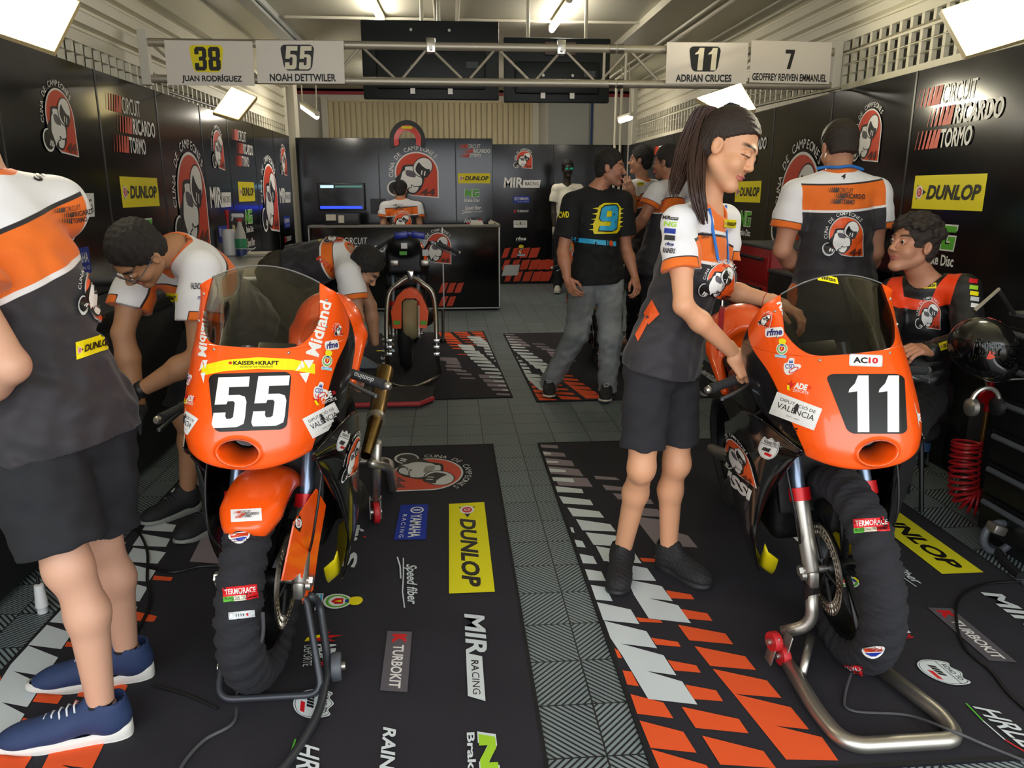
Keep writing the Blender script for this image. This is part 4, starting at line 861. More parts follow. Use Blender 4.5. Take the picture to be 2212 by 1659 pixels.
            g = grid(np.stack([top, (top + lo) / 2 + np.array([s * .012, 0, 0]), lo], 1)); g = (g[0], g[1] if s > 0 else g[1][:, ::-1]); tg = T(g); mk('belly_strip', thicken((np.asarray(tg[0]), tg[1]), .003), M_yel, r, smooth=True)
    # tank, seat, tail, frame, engine, swing arm, exhaust
    tk = Solid().add(s_ell((0, .60, .82), (.15, .27, .12)), .05).add(s_ell((0, .45, .86), (.125, .14, .09)), .05).add(s_box((0, .66, .74), (.13, .22, .07), .04), .05); v, f = sdf_mesh(tk, .012); mk('fuel_tank', T((v, f)), M_tank, r, smooth=True)
    mk('airbox', T(box((0, .34, .84), (.16, .16, .10), None, .03)), M_carb, r, auto=40)
    gz = [];
    for k in range(9): gz.append(box((0.0 + (k - 4) * .012, .345, .893), (.005, .1, .004)))
    mk('airbox_ribs', T(merge(gz)), M_mblk, r)
    mk('seat_pad', T(box((0, .98, .80), (.22, .30, .035), rot('X', 4), .016)), M_mblk, r, auto=40)
    ta = Solid().add(s_ell((0, 1.10, .93), (.145, .13, .15)), .03).add(s_ell((0, 1.22, .93), (.115, .22, .10)), .05).cut(s_box((0, 1.0, .79), (.3, .6, .075), .02), .02).cut(s_ell((0, .96, .88), (.115, .09, .10)), .03)
    for s in (-1, 1): ta.add(s_cone((s * .13, 1.08, .90), (s * .125, .92, .74), .035, .018), .04)
    v, f = sdf_mesh(ta, .009); v = v + [0, 0, opt.get('taildz', 0)]; vt = T((v, f)); mk('tail_cowl', vt, M_fluo, r, smooth=True); out['tail'] = bvh(vt)
    mk('frame', T(merge([tube(smoothpath([(s * .05, .23, .86), (s * .13, .38, .74), (s * .14, .68, .56), (s * .11, .86, .42)], 6), .024, 10) for s in (-1, 1)] + [tube([(s * .09, .80, .66), (s * .10, 1.3, .84)], .014, 8) for s in (-1, 1)])), M_eng, r, auto=40)
    en = Solid().add(s_box((0, .52, .40), (.13, .20, .13), .04), .02).add(s_cone((0, .42, .5), (0, .34, .68), .09, .075), .02).add(s_cone((-.15, .6, .36), (.15, .6, .36), .085, .085), .02); v, f = sdf_mesh(en, .014); mk('engine', T((v, f)), M_eng, r, smooth=True)
    mk('radiator', T(box((0, .20, .56), (.30, .035, .22), rot('X', -12), .01)), M_eng, r, auto=40)
    mk('swing_arm', T(merge([tube([(s * .10, .82, .42), (s * .12, 1.05, .36), (s * .115, 1.25, .315)], [.035, .03, .024], 10) for s in (-1, 1)])), M_silv, r, auto=40)
    if opt.get('exhaust'): e = opt['exhaust']; iv = lambda p: R.T @ (np.asarray(p, float) - b0); e = [iv(x) for x in e]; mk('exhaust', T(tube(smoothpath(e, 8), list(np.interp(np.linspace(0, 1, 8 * (len(e) - 1) + 1), [0, .45, .9, 1], [.022, .036, .042, .040])), 22, caps=False)), M_ti, r, smooth=True); mk('exhaust_clamp', T(lathe([(.042, -.012), (.042, .012)], e[1], e[2] - e[1], 18)), M_silv, r, auto=40)
    mk('brake_hose', T(merge([tube(smoothpath([(s * .12, .22, .88), (s * .17, .05, .72), (s * .155, -.02, .50), (s * .12, .06, .38)], 8), .004, 6) for s in (-1, 1)])), M_cable, r, smooth=True)
    # dials and clip-on clutter behind the screen
    mk('dashboard', T(box((0, .20, 1.0), (.12, .03, .07), rot('X', -50), .008)), M_blk, r, auto=40)
    if opt.get('fender'):
        A = np.radians(np.linspace(opt['fender'][0], opt['fender'][1], 50)); t = np.linspace(0, PI, 24); aa, tt = np.meshgrid(A, t, indexing='ij'); k = np.clip((aa - A.min()) / (A.max() - A.min()), 0, 1)
        taper = np.clip(np.minimum(k / .16, (1 - k) / .06), .0, 1) ** .45; hw = .086 * (.35 + .65 * taper); rad = WR - .03 + .062 * np.sin(tt) ** .7 * (.9 + .1 * taper)
        P_ = np.stack([-hw * np.cos(tt), -rad * np.cos(aa), rad * np.sin(aa)], -1) + WC; g = grid(P_); tg = T(g); th = thicken((np.asarray(tg[0]), g[1]), .003)
        mk('front_fender', th, M_fluo, r, smooth=True); out['fender'] = bvh(th)
        for s in (1,):
            pl = np.array([(-.135, .40), (-.06, .55), (.08, .60), (.14, .52), (.09, .40), (.05, .27), (-.012, .255), (-.02, .37), (-.075, .37)]) ; x0 = s * .100
            vf = prism(pl - [0, 0], .005, (x0, 0, 0), (0, 1, 0), (0, 0, 1), (s, 0, 0)); n = np.array(vf[0]); n[:, 0] = s * (.085 + (n[:, 1] + .13) * .27 + (n[:, 0] - x0)); tv = T((n, vf[1])); mk('fork_guard', tv, M_fluo, r); out['guard%d' % s] = bvh(tv)
    return out
def s_ball(c, r, n=10):
    t = np.linspace(0, PI, n); return lathe([(max(r * math.sin(a), 1e-4), -r * math.cos(a)) for a in t], c, (0, 0, 1), n + 4)
SB55 = [.74, .66, .62, .68, .85, 1.1, 1.3]; SB11 = [.70, .62, .60, .68, .85, 1.1, 1.3]
b55 = bike('motorcycle', 'racing motorcycle on the left, number 55 on its nose, orange front mudguard', (-.612, 2.21), 3.2, -1.8, dict(num='55', disc=1, warm=(62, 330), sb=SB55, fender=(50, 150), lift=.008, ndz=.022,
    grips=((dp(395, 880, 2.62), dp(345, 905, 2.5)), (dp(748, 803, 2.56), dp(832, 832, 2.48))), exhaust=[dp(790, 985, 3.0), dp(812, 905, 3.2), dp(822, 850, 3.4), dp(832, 800, 3.55)]))
b11 = bike('motorcycle', 'racing motorcycle on the right, number 11, no front mudguard, tyre warmer on', (1.285, 2.17), -6.2, -4.5, dict(num='11', disc=-1, warm=(32, 318), sb=SB11, screen=M_screen2, lift=-.004, taildz=-.05,
    grips=((dp(1612, 812, 2.55), dp(1535, 840, 2.5)), (dp(1950, 800, 2.7), dp(2000, 800, 2.75)))))
def st(b, key, g, q, nm='sticker', cuts=8, **k): return decal(nm, g, on_px(b[key], q), b['root'], .0012, .0004, cuts, **k)
def quad(cx, cy, w, h, ang=0):
    c, s = math.cos(math.radians(ang)), math.sin(math.radians(ang)); e = lambda a, b: (cx + a * c - b * s, cy + a * s + b * c)
    return [e(-w / 2, h / 2), e(w / 2, h / 2), e(w / 2, -h / 2), e(-w / 2, -h / 2)]
# ---- 55
g = Gfx(1, .92); g.poly(plate(0, 0, 1, .92, .12, .1), 'black'); 
g55 = digits(g, '55', .045, .065, 1.0, .86, 'white'); st(b55, 'nose', g55, [(452, 934), (630, 927), (630, 803), (450, 808)], 'number_plate', 14)
g = Gfx(1, .2); g.poly([(0, 0), (.2, .05), (.5, .075), (.8, .06), (1, .02), (1, .13), (.8, .18), (.5, .2), (.2, .17), (0, .11)], 'yellow'); g.text('KAISER+KRAFT', .28, .115, .68, .16, 'black', .03); g.text('DOORSTEP FOR TOMORROW', .34, .088, .63, .102, 'black', 0); g.poly(ell2(.255, .137, .015, .015), 'red'); st(b55, 'nose', g, [(436, 812), (680, 812), (680, 772), (436, 772)], 'sponsor_stripe', 16)
mid = g_word('Midland', 'white', a=4, bold=.03, shear=.0); st(b55, 'nose', mid, [(688, 772), (716, 655), (692, 648), (660, 764)], 'sponsor_sticker', 14); st(b55, 'nose', mid, [(428, 768), (440, 672), (456, 676), (446, 772)], 'sponsor_sticker', 14)
tri = Gfx(1, 1.2); tri.poly([(0, .62), (.36, 1.2), (.50, .85)], 'white'); tri.poly([(.42, 1.2), (1, 1.2), (.72, .75)], 'white'); tri.poly([(.2, .52), (.75, .55), (.55, 0)], 'white')
st(b55, 'nose', tri, quad(658, 803, 40, 50, 0)); st(b55, 'nose', tri, quad(440, 803, 19, 50, 0))
for q, gg in (((quad(692, 845, 32, 40, 10)), g_csd()), (quad(706, 778, 24, 44, 8), g_crest()), (quad(716, 745, 30, 22, -10), g_rfme('navy', 'white')), (quad(700, 858, 54, 28, -18), g_acb()), (quad(408, 815, 16, 36, -8), g_csd()), (quad(410, 862, 28, 26, 14), g_acb())): st(b55, 'nose', gg, q)
st(b55, 'nose', g_valencia(), quad(698, 908, 78, 48, -28)); st(b55, 'nose', g_valencia(), quad(396, 908, 52, 42, 34)); st(b55, 'nose', g_emblem(), quad(724, 712, 18, 32, -10))
st(b55, 'side1', g_emblem('white', 'white', 'orange'), [(728, 1055), (766, 1022), (782, 912), (748, 950)], 'team_emblem', 10); st(b55, 'side1', g_road(), quad(740, 952, 24, 52, 22)); st(b55, 'tail', g_acb('lime'), quad(712, 640, 32, 24, 10)); 
st(b55, 'fender', Gfx(1, .4).rect(0, 0, 1, .4, 'white').sub(g_circuit('dgrey', 'redor'), .08, .08, .9, .34), quad(532, 1113, 66, 27, -3)); st(b55, 'guard1', g_ng('green', False), quad(637, 1090, 18, 24, -10)); gd = Gfx(1, 1); gd.poly([(0, .5), (.75, 1), (1, .5), (.8, 0)], 'black'); gd.poly(ell2(.66, .5, .26, .26), 'white'); gd.text('D', .56, .34, .78, .66, 'red', .02); st(b55, 'guard1', gd, quad(640, 1130, 26, 40, 0))
st(b55, 'grip', g_word('domino', 'silver', a=4, bold=.01), quad(786, 816, 44, 11, 199), 'grip_print', 6)
# ---- 11
g = Gfx(1, 1.15); pg = rrect(0, 0, 1, 1.15, .12, 6); pg[:, 0] += .24 * (1 - pg[:, 0]) * (1.15 - pg[:, 1]) / 1.15; g.poly(pg, 'black'); digits(g, '11', .22, .03, .98, 1.12, 'white'); st(b11, 'nose', g, [(1792, 937), (1960, 937), (1953, 808), (1782, 808)], 'number_plate', 14)
g = Gfx(1, .4); g.poly(rrect(0, 0, 1, .4, .06), 'silver'); g.poly(rrect(.03, .03, .97, .37, .05), 'white'); g.text('AC', .12, .1, .55, .3, 'black', .04); g.text('10', .58, .1, .86, .3, 'red', .04); st(b11, 'nose', g, quad(1870, 779, 72, 26, 2))
for q, gg in ((quad(1726, 836, 58, 26, 12), g_acb()), (quad(1712, 792, 40, 38, 0), g_csd()), (quad(1690, 752, 26, 42, 6), g_crest()), (quad(1673, 717, 40, 22, -4), g_rfme('navy', 'white')), (quad(1657, 688, 28, 40, 14), g_emblem()), (quad(1719, 888, 104, 50, 21), g_valencia()), (quad(1697, 925, 52, 16, 18), g_word('ET TERRE', 'black', a=4))): st(b11, 'nose', gg, q)
st(b11, 'nose', g_word('RISSI', 'white', a=2.2, bold=.04, shear=.1), quad(1700, 672, 52, 24, 62)); st(b11, 'nose', g_valencia(), [(1985, 905), (2000, 925), (2013, 890), (1994, 862)]); g = Gfx(1, .5).rect(0, 0, 1, .5, 'yellow'); g.text('mitas', .2, .12, .9, .42, 'black', .03, .2); st(b11, 'screen', g, quad(1800, 574, 54, 22, 3))
st(b11, 'side-1', g_emblem('white', 'white', 'orange'), [(1562, 1010), (1640, 1058), (1615, 960), (1550, 900)], 'team_emblem', 10); st(b11, 'side-1', g_word('RISSI', 'white', a=2.4, bold=.05, shear=.1), [(1545, 1020), (1622, 1085), (1625, 1060), (1550, 992)], 'sponsor_sticker', 10); st(b11, 'side-1', g_road(), quad(1661, 968, 46, 52, 20))
# tyre warmer labels
st(b55, 'warm0', g_termo(), quad(519, 1280, 74, 30, -6)) if False else None
for b, l in ((b55, ((g_termo(), quad(519, 1281, 74, 30, -6)), (g_badge(), quad(518, 1162, 44, 26, -6)))), (b11, ((g_termo(), quad(1882, 1134, 76, 30, -4)), (g_badge(), quad(1887, 1410, 46, 28, -4)), (g_termo(), quad(1838, 1448, 50, 22, 2))))):
    b['wt'] = b['warm'][0]
    for gg, q in l: st(b, 'wt', gg, q, 'warmer_label', 8)
g = Gfx(1, .28); g.rect(0, 0, 1, .28, 'silver'); [g.rect(.28 + .09 * i, .08, .31 + .09 * i, .2, 'black') for i in range(4)]; g.rect(.68, .08, .74, .2, 'red'); g.poly(ell2(.12, .14, .06, .06), 'white'); st(b55, 'wt', g, quad(522, 1328, 56, 15, -6), 'warmer_controller')
# ---------------------------------------------------------------- stands
def stand_tube(name, label, cat, paths, r, m, wheels=()):
    pts = np.concatenate([np.asarray(p) for p in paths]); t = thing(name, label, cat, (pts[:, 0].mean(), pts[:, 1].mean(), 0))
    for i, p in enumerate(paths): mk('tube_frame' if i == 0 else 'strut', tube(p, r[i] if isinstance(r, (list, tuple)) else r, 14), m, t, smooth=True)
    for c, R_, w, ax, mm in wheels: mk('wheel', lathe([(R_ * .55, -w / 2), (R_ * .95, -w / 2), (R_, -w * .3), (R_, w * .3), (R_ * .95, w / 2), (R_ * .55, w / 2)], c, ax, 22), mm, t, auto=40); mk('wheel_bolt', cyl(np.array(c) - np.array(ax) * (w / 2 + .012), np.array(c) + np.array(ax) * (w / 2 + .012), R_ * .3, 10), M_silv, t, auto=40)
    return t
fr, fl_ = b55['tp']((.115, .0, .27)), b55['tp']((-.115, .0, .27)); gz = lambda x, y, z=.014: gp(x, y, z)
stand_tube('front_paddock_stand', 'dark grey tubular front stand with grey casters', 'stand', [fillet([fr, dp(662, 1300, 2.2), gz(697, 1500, .02), gz(470, 1512, .02), dp(486, 1385, 2.2), fl_], .05), fillet([fr + (.02, .01, 0), dp(690, 1300, 2.28), gz(710, 1440, .05), gz(690, 1540, .03), gz(640, 1625), gz(560, 1720)], .06), fillet([fl_ - (.02, -.01, 0), dp(480, 1420, 2.35), gz(500, 1452, .05)], .04)], [.011, .013, .012], mat('grey_painted_tube', '#3c3f44', .4, .4), [(gz(727, 1440, .045), .045, .03, (1, .1, 0), M_grey), (gz(490, 1440, .045), .045, .03, (1, .1, 0), M_grey)])
f2 = b11['tp']((-.108, -.0, .265)); br = gz(1690, 1415, .05)
t = stand_tube('front_paddock_stand', 'silver tubular front stand with small red wheels', 'stand', [fillet([gz(1693, 1418, .03), gz(1770, 1545, .03), gz(1830, 1612, .03), gz(2070, 1598, .03), gz(2040, 1550, .03), gz(1885, 1432, .03)], .10, 10), fillet([f2, dp(1755, 1350, 2.16), dp(1690, 1366, 2.2)], .07), [dp(1752, 1375, 2.16), gz(1733, 1455, .03)]], [.023, .021, .013], M_silv, [(gz(1672, 1385, .10), .032, .026, (1, .2, 0), M_redw), (gz(1690, 1415, .05), .032, .026, (1, .2, 0), M_redw)])
R_ = rot('Y', 12)
for s in (-1, 1): mk('bracket', box(gz(1682, 1400, .075) + np.array([s * .022, 0, 0]), (.006, .05, .10), R_, .004), M_silv, t, auto=40)
mk('fork_cup', lathe([(.022, -.04), (.024, .0), (.026, .015)], f2, (0, 0, 1), 16), M_blk, t, auto=40)
p0, p1 = dp(814, 955, 3.25), gp(812, 1105, .06)
t = stand_tube('rear_paddock_stand', 'silver rear stand with one red caster standing on the left mat', 'stand', [[p0, p1 + (0, 0, .06)], fillet([dp(800, 1000, 3.2), dp(840, 1010, 3.4), gp(850, 1060, .04), (-.36, 4.1, .04), (-.78, 4.1, .04), (-.80, 3.5, .04), (-.80, 3.4, .3)], .06)], [.022, .02], M_silv, [(p1, .055, .026, (1, .25, 0), M_redw)])
mk('caster_fork', merge([box(p1 + np.array([s * .024, 0, .02]), (.005, .04, .1)) for s in (-1, 1)] + [box(p1 + (0, 0, .068), (.054, .04, .006))]), M_silv, t)
# ================================================================ people
def nz(v): v = np.asarray(v, float); return v / (np.linalg.norm(v) + 1e-12)
_fk = [(np.array(k, float), p) for k, p in (((38, 21, 66), .3), ((-52, 30, 41), 1.9), ((20, -61, -35), 4.1), ((71, 44, -18), 2.2), ((-14, 25, 92), 5.))]
def folds(P, amp): return amp * sum(np.sin(P @ k + p + 1.3 * np.sin(P @ k[::-1] * .31)) for k, p in _fk) / 3
def nested(S):
    lo, hi = S.bounds(0); return S, (lo + hi) / 2, np.linalg.norm(hi - lo) / 2
def half(o, n): o = np.asarray(o, float); n = nz(n); return lambda P, d: np.maximum(d, -(P - o) @ n)     # keep the side n points to
def hand_solid(W, d, n, th, s, curl, spread=.0):
    """W wrist, d towards the knuckles, n out of the palm, th towards the thumb; curl: bend per finger"""
    d = nz(d); n = nz(n - d * (np.dot(n, d))); th = nz(np.cross(n, d)) * np.sign(np.dot(np.cross(n, d), th) or 1); S = Solid()
    R = np.stack([th, d, n], 1); S.add(s_box(W + d * .050 * s, np.array([.040, .048, .0125]) * s, .012 * s, R), .012); S.add(s_cone(W - d * .03, W + d * .02 * s, .026 * s, .026 * s), .02)
    S.add(s_ell(W + d * .03 * s + th * .026 * s + n * .008 * s, np.array([.017, .032, .017]) * s, R), .014)
    for i, (off, L) in enumerate(((.029, .95), (.0095, 1.06), (-.0105, .98), (-.029, .78))):
        c = curl[i] if isinstance(curl, (list, tuple)) else curl; p = W + d * (.094 - .004 * abs(i - 1)) * s + th * off * s; a = c * 55 + spread * 0; fd = d + th * spread * (1.5 - i) * .12
        for j, (l, r0, r1) in enumerate(((.046, .0098, .0088), (.028, .0088, .0080), (.022, .0080, .0068))):
            q = p + (nz(fd) * math.cos(math.radians(a)) + n * math.sin(math.radians(a))) * l * L * s; S.add(s_cone(p, q, r0 * s, r1 * s), .006 if j == 0 else .003); p = q; a += c * 62
    p = W + d * .022 * s + th * .034 * s; t1 = p + nz(d * .75 + th * .7 + n * .35) * .042 * s; c = curl[0] if isinstance(curl, (list, tuple)) else curl
    t2 = t1 + nz(d * .95 + th * (.25 - .5 * c) + n * (.2 + .5 * c)) * .032 * s; t3 = t2 + nz(d * .95 + th * (.0 - .7 * c) + n * (.2 + .6 * c)) * .026 * s
    return S.add(s_cone(p, t1, .0145 * s, .0115 * s), .01).add(s_cone(t1, t2, .0115 * s, .0100 * s), .004).add(s_cone(t2, t3, .0100 * s, .0078 * s), .004)
def person(label, J, o):
    g = o.get('g', 1.); h = o.get('h', .007); A = {k: np.asarray(v, float) for k, v in J.items()}; far = h > .0095
    pel, nk = A['pel'], A['nk']; ez = nz(nk - pel); ex = nz(A['sL'] - A['sR']); ex = nz(ex - ez * (ex @ ez)); fw = np.cross(ex, ez); RT = np.stack([ex, fw, ez], 1)
    eh = nz(A['hL'] - A['hR']) if 'hL' in A else ex; zh = nz(o.get('pz', (0, 0, 1)) if 'kL' in A else ez); eh = nz(eh - zh * (eh @ zh)); RH = np.stack([eh, np.cross(eh, zh), zh], 1)
    if 'hL' not in A: A['hL'] = pel + eh * .085 * g; A['hR'] = pel - eh * .085 * g
    sf = .88 if o.get('female') else 1.; LT = np.linalg.norm(nk - pel)
    base = np.array([pel[0], pel[1], 0.]); root = thing('person', label, 'person', base)
    # ---- body: one continuous surface
    B = Solid(); waist = pel * .62 + nk * .38
    B.add(s_ell(nk - ez * .36 * LT, np.array([.150, .105, .19]) * g, RT), .03).add(s_ell(waist, np.array([.128 * (.9 if sf < 1 else 1), .095, .14]) * g, RT), .05).add(s_ell(pel + zh * .01, np.array([.155, .112, .12]) * g, RH), .05)
    fH = nz(A['hf']); uH = nz(A['hu'] - fH * (np.asarray(A['hu']) @ fH)); rH = np.cross(fH, uH); RHd = np.stack([rH, fH, uH], 1); Hc = A['hd']; hs = o.get('hs', 1.); HL = lambda x, y, z: Hc + RHd @ (np.array([x, y, z]) * hs)
    for s in 'LR':
        S, E, Wr = A['s' + s], A['e' + s], A['w' + s]
        B.add(s_cone(nk - ez * .045, S - ez * .012, .058 * g, .055 * g * sf), .035).add(s_cone(S, S * .45 + E * .55, .056 * g * sf, .047 * g * sf), .025).add(s_cone(S * .45 + E * .55, E, .047 * g * sf, .039 * g * sf), .02)
        M = E * .68 + Wr * .32; B.add(s_cone(E, M, .040 * g * sf, .0425 * g * sf), .015).add(s_cone(M, Wr, .0425 * g * sf, .0265 * sf), .02)
        if 'k' + s in A:
            Hh, K, An = A['h' + s], A['k' + s], A['a' + s]; M = K * .68 + An * .32; shin = nz(An - K); toe = A['t' + s]; ff = nz(toe - An - shin * ((toe - An) @ shin))
            B.add(s_cone(Hh, Hh * .45 + K * .55, .084 * g, .068 * g), .03).add(s_cone(Hh * .45 + K * .55, K, .068 * g, .052 * g), .03).add(s_ell(K + ff * .012, np.array([.047, .047, .055]) * g, None), .02)
            B.add(s_cone(K - ff * .006, M - ff * .020, .049 * g, .050 * g), .03).add(s_cone(M - ff * .020, An, .050 * g, .033), .03).add(s_cone(An, An * .35 + toe * .65 + np.array([0, 0, .01]), .034, .026), .02).add(s_cone(An, An - ff * .035 + shin * .045, .03, .028), .02)
    cu = Hc - uH * .05
    B.add(s_cone(nk - ez * .02, Hc - uH * .06 * hs - fH * .012 * hs, .058 * g * sf, .052 * sf * g ** .5), .03)
    Rl = RHd; e_ = lambda c, r, k=.012: B.add(s_ell(HL(*c), np.array(r) * hs, Rl), k)
    e_((0, -.012, .035), (.075, .093, .085), .02); e_((0, .03, -.04), (.058, .06, .074), .025)
    for sx in (-1, 1): B.add(s_cone(HL(sx * .050, -.004, -.055), HL(sx * .012, .066, -.103), .019 * hs, .017 * hs), .025); e_((sx * .036, .058, -.034), (.026, .026, .026), .02)
    e_((0, .078, -.102), (.023, .017, .017), .015); e_((0, .074, .026), (.050, .020, .013), .02)
    if not far:
        for sx in (-1, 1):
            B.cut(s_ell(HL(sx * .031, .099, .004), np.array([.018, .018, .011]) * hs, Rl), .012)
        nq = .008 if sf < 1 else .0; B.add(s_cone(HL(0, .088, .010), HL(0, .109 - nq, -.026), .0075 * hs, .0105 * hs), .014); e_((0, .111 - nq, -.028), (.0115, .009, .0085), .006)
        for sx in (-1, 1): e_((sx * .012, .103 - nq, -.033), (.009, .011, .007), .006); e_((sx * .031, .080, .004), (.0145, .0135, .0125), .003)
        e_((0, .0915, -.0605), (.023, .0075, .0046), .006); e_((0, .0895, -.0700), (.019, .0075, .0054), .006); B.cut(s_ell(HL(0, .1045, -.0652), np.array([.023, .010, .0012]) * hs, Rl), .002)
    else: B.add(s_cone(HL(0, .088, .010), HL(0, .109, -.028), .009 * hs, .014 * hs), .01)
    for sx in (-1, 1): B.add(s_ell(HL(sx * .077, -.010, -.008), np.array([.009, .019, .031]) * hs, Rl @ rot('X', 12)), .006); B.cut(s_ell(HL(sx * .086, -.006, -.004), np.array([.006, .010, .018]) * hs, Rl), .004)
    lo, hi = B.bounds(.02)
    def face_fields(V):
        q = (V - Hc) @ RHd / hs; fr = np.where(q[:, 1] > .05, 1, -1.)
        lip = np.minimum(.0225 - np.abs(q[:, 0]) , .0105 - np.abs(q[:, 2] + .0655) - .006 * (np.abs(q[:, 0]) / .022) ** 2); lip = np.minimum(lip, q[:, 1] - .07)
        ax = np.abs(q[:, 0]); brow = np.minimum(.0046 - np.abs(q[:, 2] - .0265 - .006 * np.sin((ax - .012) / .04 * 2.6)), np.minimum(ax - .013, .052 - ax)); brow = np.minimum(brow, q[:, 1] - .05)
        lid = np.minimum(.0022 - np.abs(q[:, 2] + .001 + 6. * (ax - .031) ** 2 * -1.), .0145 - np.abs(ax - .031)); lid = np.minimum(lid, q[:, 1] - .05)
        jaw = np.minimum(-.012 - q[:, 2] - .0 + np.clip(ax - .03, 0, 1) * .6, q[:, 1] + .01); jaw = np.where(q[:, 2] < -.14, -1, jaw)
        return dict(lip=np.clip(lip, -.02, .02), brow=np.clip(brow, -.02, .02), lid=np.clip(lid, -.02, .02), beard=np.clip(np.where(lip > 0, -1, jaw), -.03, .03))
    hm = .0042 if not far else .008
    hlo, hhi = Hc - .16 * hs, Hc + .16 * hs; nkcut = nk + ez * .0
    parts = [sdf_mesh(B, h, lo, hi)]
    # a finer head: the coarse head is dropped and the two meshes share the neck
    if not far and o.get('finehead', 1):
        v, f = parts[0]; zc = (v - (Hc - uH * .085 * hs - fH * .0)) @ uH; near = np.linalg.norm(v - Hc, axis=1) < .22; keep = ~((zc > .0) & near)
        f = f[keep[f].any(1)]; parts = [(v, f)]
        HB = Solid().add(nested(B), 0); hd_ = Hc - uH * .01; v2, f2 = sdf_mesh(B, .0036, hd_ - .165 * hs, hd_ + .165 * hs); z2 = (v2 - (Hc - uH * .10 * hs)) @ uH; f2 = f2[(z2 > 0)[f2].all(1) & (np.linalg.norm(v2 - hd_, axis=1) < .2)[f2].all(1)]; parts.append((v2, f2))
    for s in 'LR':
        if 'd' + s in A:
            hs_ = hand_solid(A['w' + s], A['d' + s], A['n' + s], A['h_' + s] if 'h_' + s in A else np.array([0, 0, 1.]), o.get('hand', .95), o.get('curl' + s, .5), o.get('spread', .3))
            if o.get('glove' + s): mk('glove', sdf_mesh(hs_, max(.0034, h * .5)), mat('dark_glove', '#23262a', .8), root, smooth=True)
            else: parts.append(sdf_mesh(hs_, .0032 if not far else .006))
    v, f = merge(parts); skin = o.get('skin', '#c99274'); hc = o.get('hair', '#1c1512')
    lay = [('beard', o.get('beard', skin), .03), ('lip', o.get('lips', '#a8605a'), .003), ('brow', hc, .003)] + ([('lid', '#20120e', .0012)] if o.get('lids') else [])
    m = field_mat('skin_' + skin + hc + str(o.get('beard')) + str(o.get('lids')), skin, lay, .5, bump=(260, .05)); m.node_tree.nodes['Principled BSDF'].inputs['Subsurface Weight'].default_value = .12; m.node_tree.nodes['Principled BSDF'].inputs['Subsurface Radius'].default_value = (.012, .005, .003)
    fl_ = [q for q in f if len(set(q)) > 2]; used = np.zeros(len(v), bool); used[np.unique(np.concatenate([np.asarray(q) for q in fl_]))] = True; rem = np.cumsum(used) - 1; v2 = v[used]; f2 = rem[np.array(fl_)]
    mk('body', (v2, f2), m, root, smooth=True, attrs=face_fields(v2))
    if not far and not o.get('lids') and not o.get('noeyes'):
        for sx in (-1, 1):
            mk('eye', s_ball(HL(sx * .031, .0819, .004), .0122 * hs, 12), mat('eye_white', '#d8d2cc', .25), root, smooth=True); c = HL(sx * .031, .0819, .004); e = nz(fH + uH * o.get('gaze', -.1) - rH * 0); mk('iris', xf(lathe([(.0001, .0126 * hs), (.0064 * hs, .0111 * hs), (.0072 * hs, .0098 * hs)], (0, 0, 0), e, 14), None, c), mat('dark_iris', '#20140e', .15), root, smooth=True)
    # ---- hair
    st_ = o.get('hairstyle', 'short'); Hs = Solid()
    if st_ != 'none':
        kk = o.get('hairt', 1.)
        Hs.add(s_ell(HL(0, -.016, .040), np.array([.0815 + .006 * kk, .098 + .006 * kk, .089 + .008 * kk]) * hs, Rl), .01).add(s_ell(HL(0, -.055, -.02), np.array([.068, .052, .07]) * hs, Rl), .02)
        Hs.cut(s_ell(HL(0, .098, -.030), np.array([.080, .072, .098]) * hs, Rl), .006)
        pa, pb, pc, py = {'pony': (.62, -.78, .0133, .004), 'curly': (.8, -.6, -.05, .05)}.get(st_, (.763, -.646, -.0164, .022))
        def front(P): q = (P - Hc) @ RHd / hs; return np.maximum(-(pa * q[:, 1] + pb * q[:, 2] + pc), py - q[:, 1]) * hs
        Hs.cut((front, Hc, .3), .006)
        Hs.cut(s_ell(HL(0, .03, -.075), np.array([.12, .065, .075]) * hs, Rl), .006)
        for sx in (-1, 1): Hs.cut(s_ell(HL(sx * .085, -.008, -.018), np.array([.03, .024, .034]) * hs, Rl), .006)
        Hs.mod(half(HL(0, 0, -.085 if st_ != 'fade' else -.045), uH))
        if st_ == 'curly':
            for k in range(110):
                a = RNG.rand() * 2 * PI; z = RNG.rand() ** .7; rr = math.sqrt(1 - z * z); p = HL(rr * math.cos(a) * .092, rr * math.sin(a) * .106 - .012, .040 + z * .092)
                if rr * math.sin(a) < .97 and (z > .28 or rr * math.sin(a) < .1): Hs.add(s_ell(p, np.array([1, 1, 1]) * (.013 + .008 * RNG.rand()) * hs, None), .006)
        if st_ != 'pony':
            kx = {'curly': (160, .0035), 'short': (230, .0022), 'fade': (260, .0012)}[st_]
            Hs.mod(lambda P, d: d + kx[1] * (np.sin(P @ RHd[:, 0] * kx[0]) * np.sin(P @ RHd[:, 2] * kx[0] * .8 + P @ RHd[:, 1] * 90) + .5 * np.sin(P @ np.array([97, 210, 151.]))))
        else: Hs.mod(lambda P, d: d + .0010 * np.sin(np.arctan2((P - Hc) @ RHd[:, 2] - .09, -((P - Hc) @ RHd[:, 1]) - .05) * 40 + ((P - Hc) @ RHd[:, 0]) * 60))
        vf = sdf_mesh(Hs, .0042 if not far else .008); hmat = mat('hair_' + hc + st_, hc, .42 if st_ == 'pony' else .65, bump=(300, .5)); ho = mk('hair', vf, hmat, root, smooth=True)
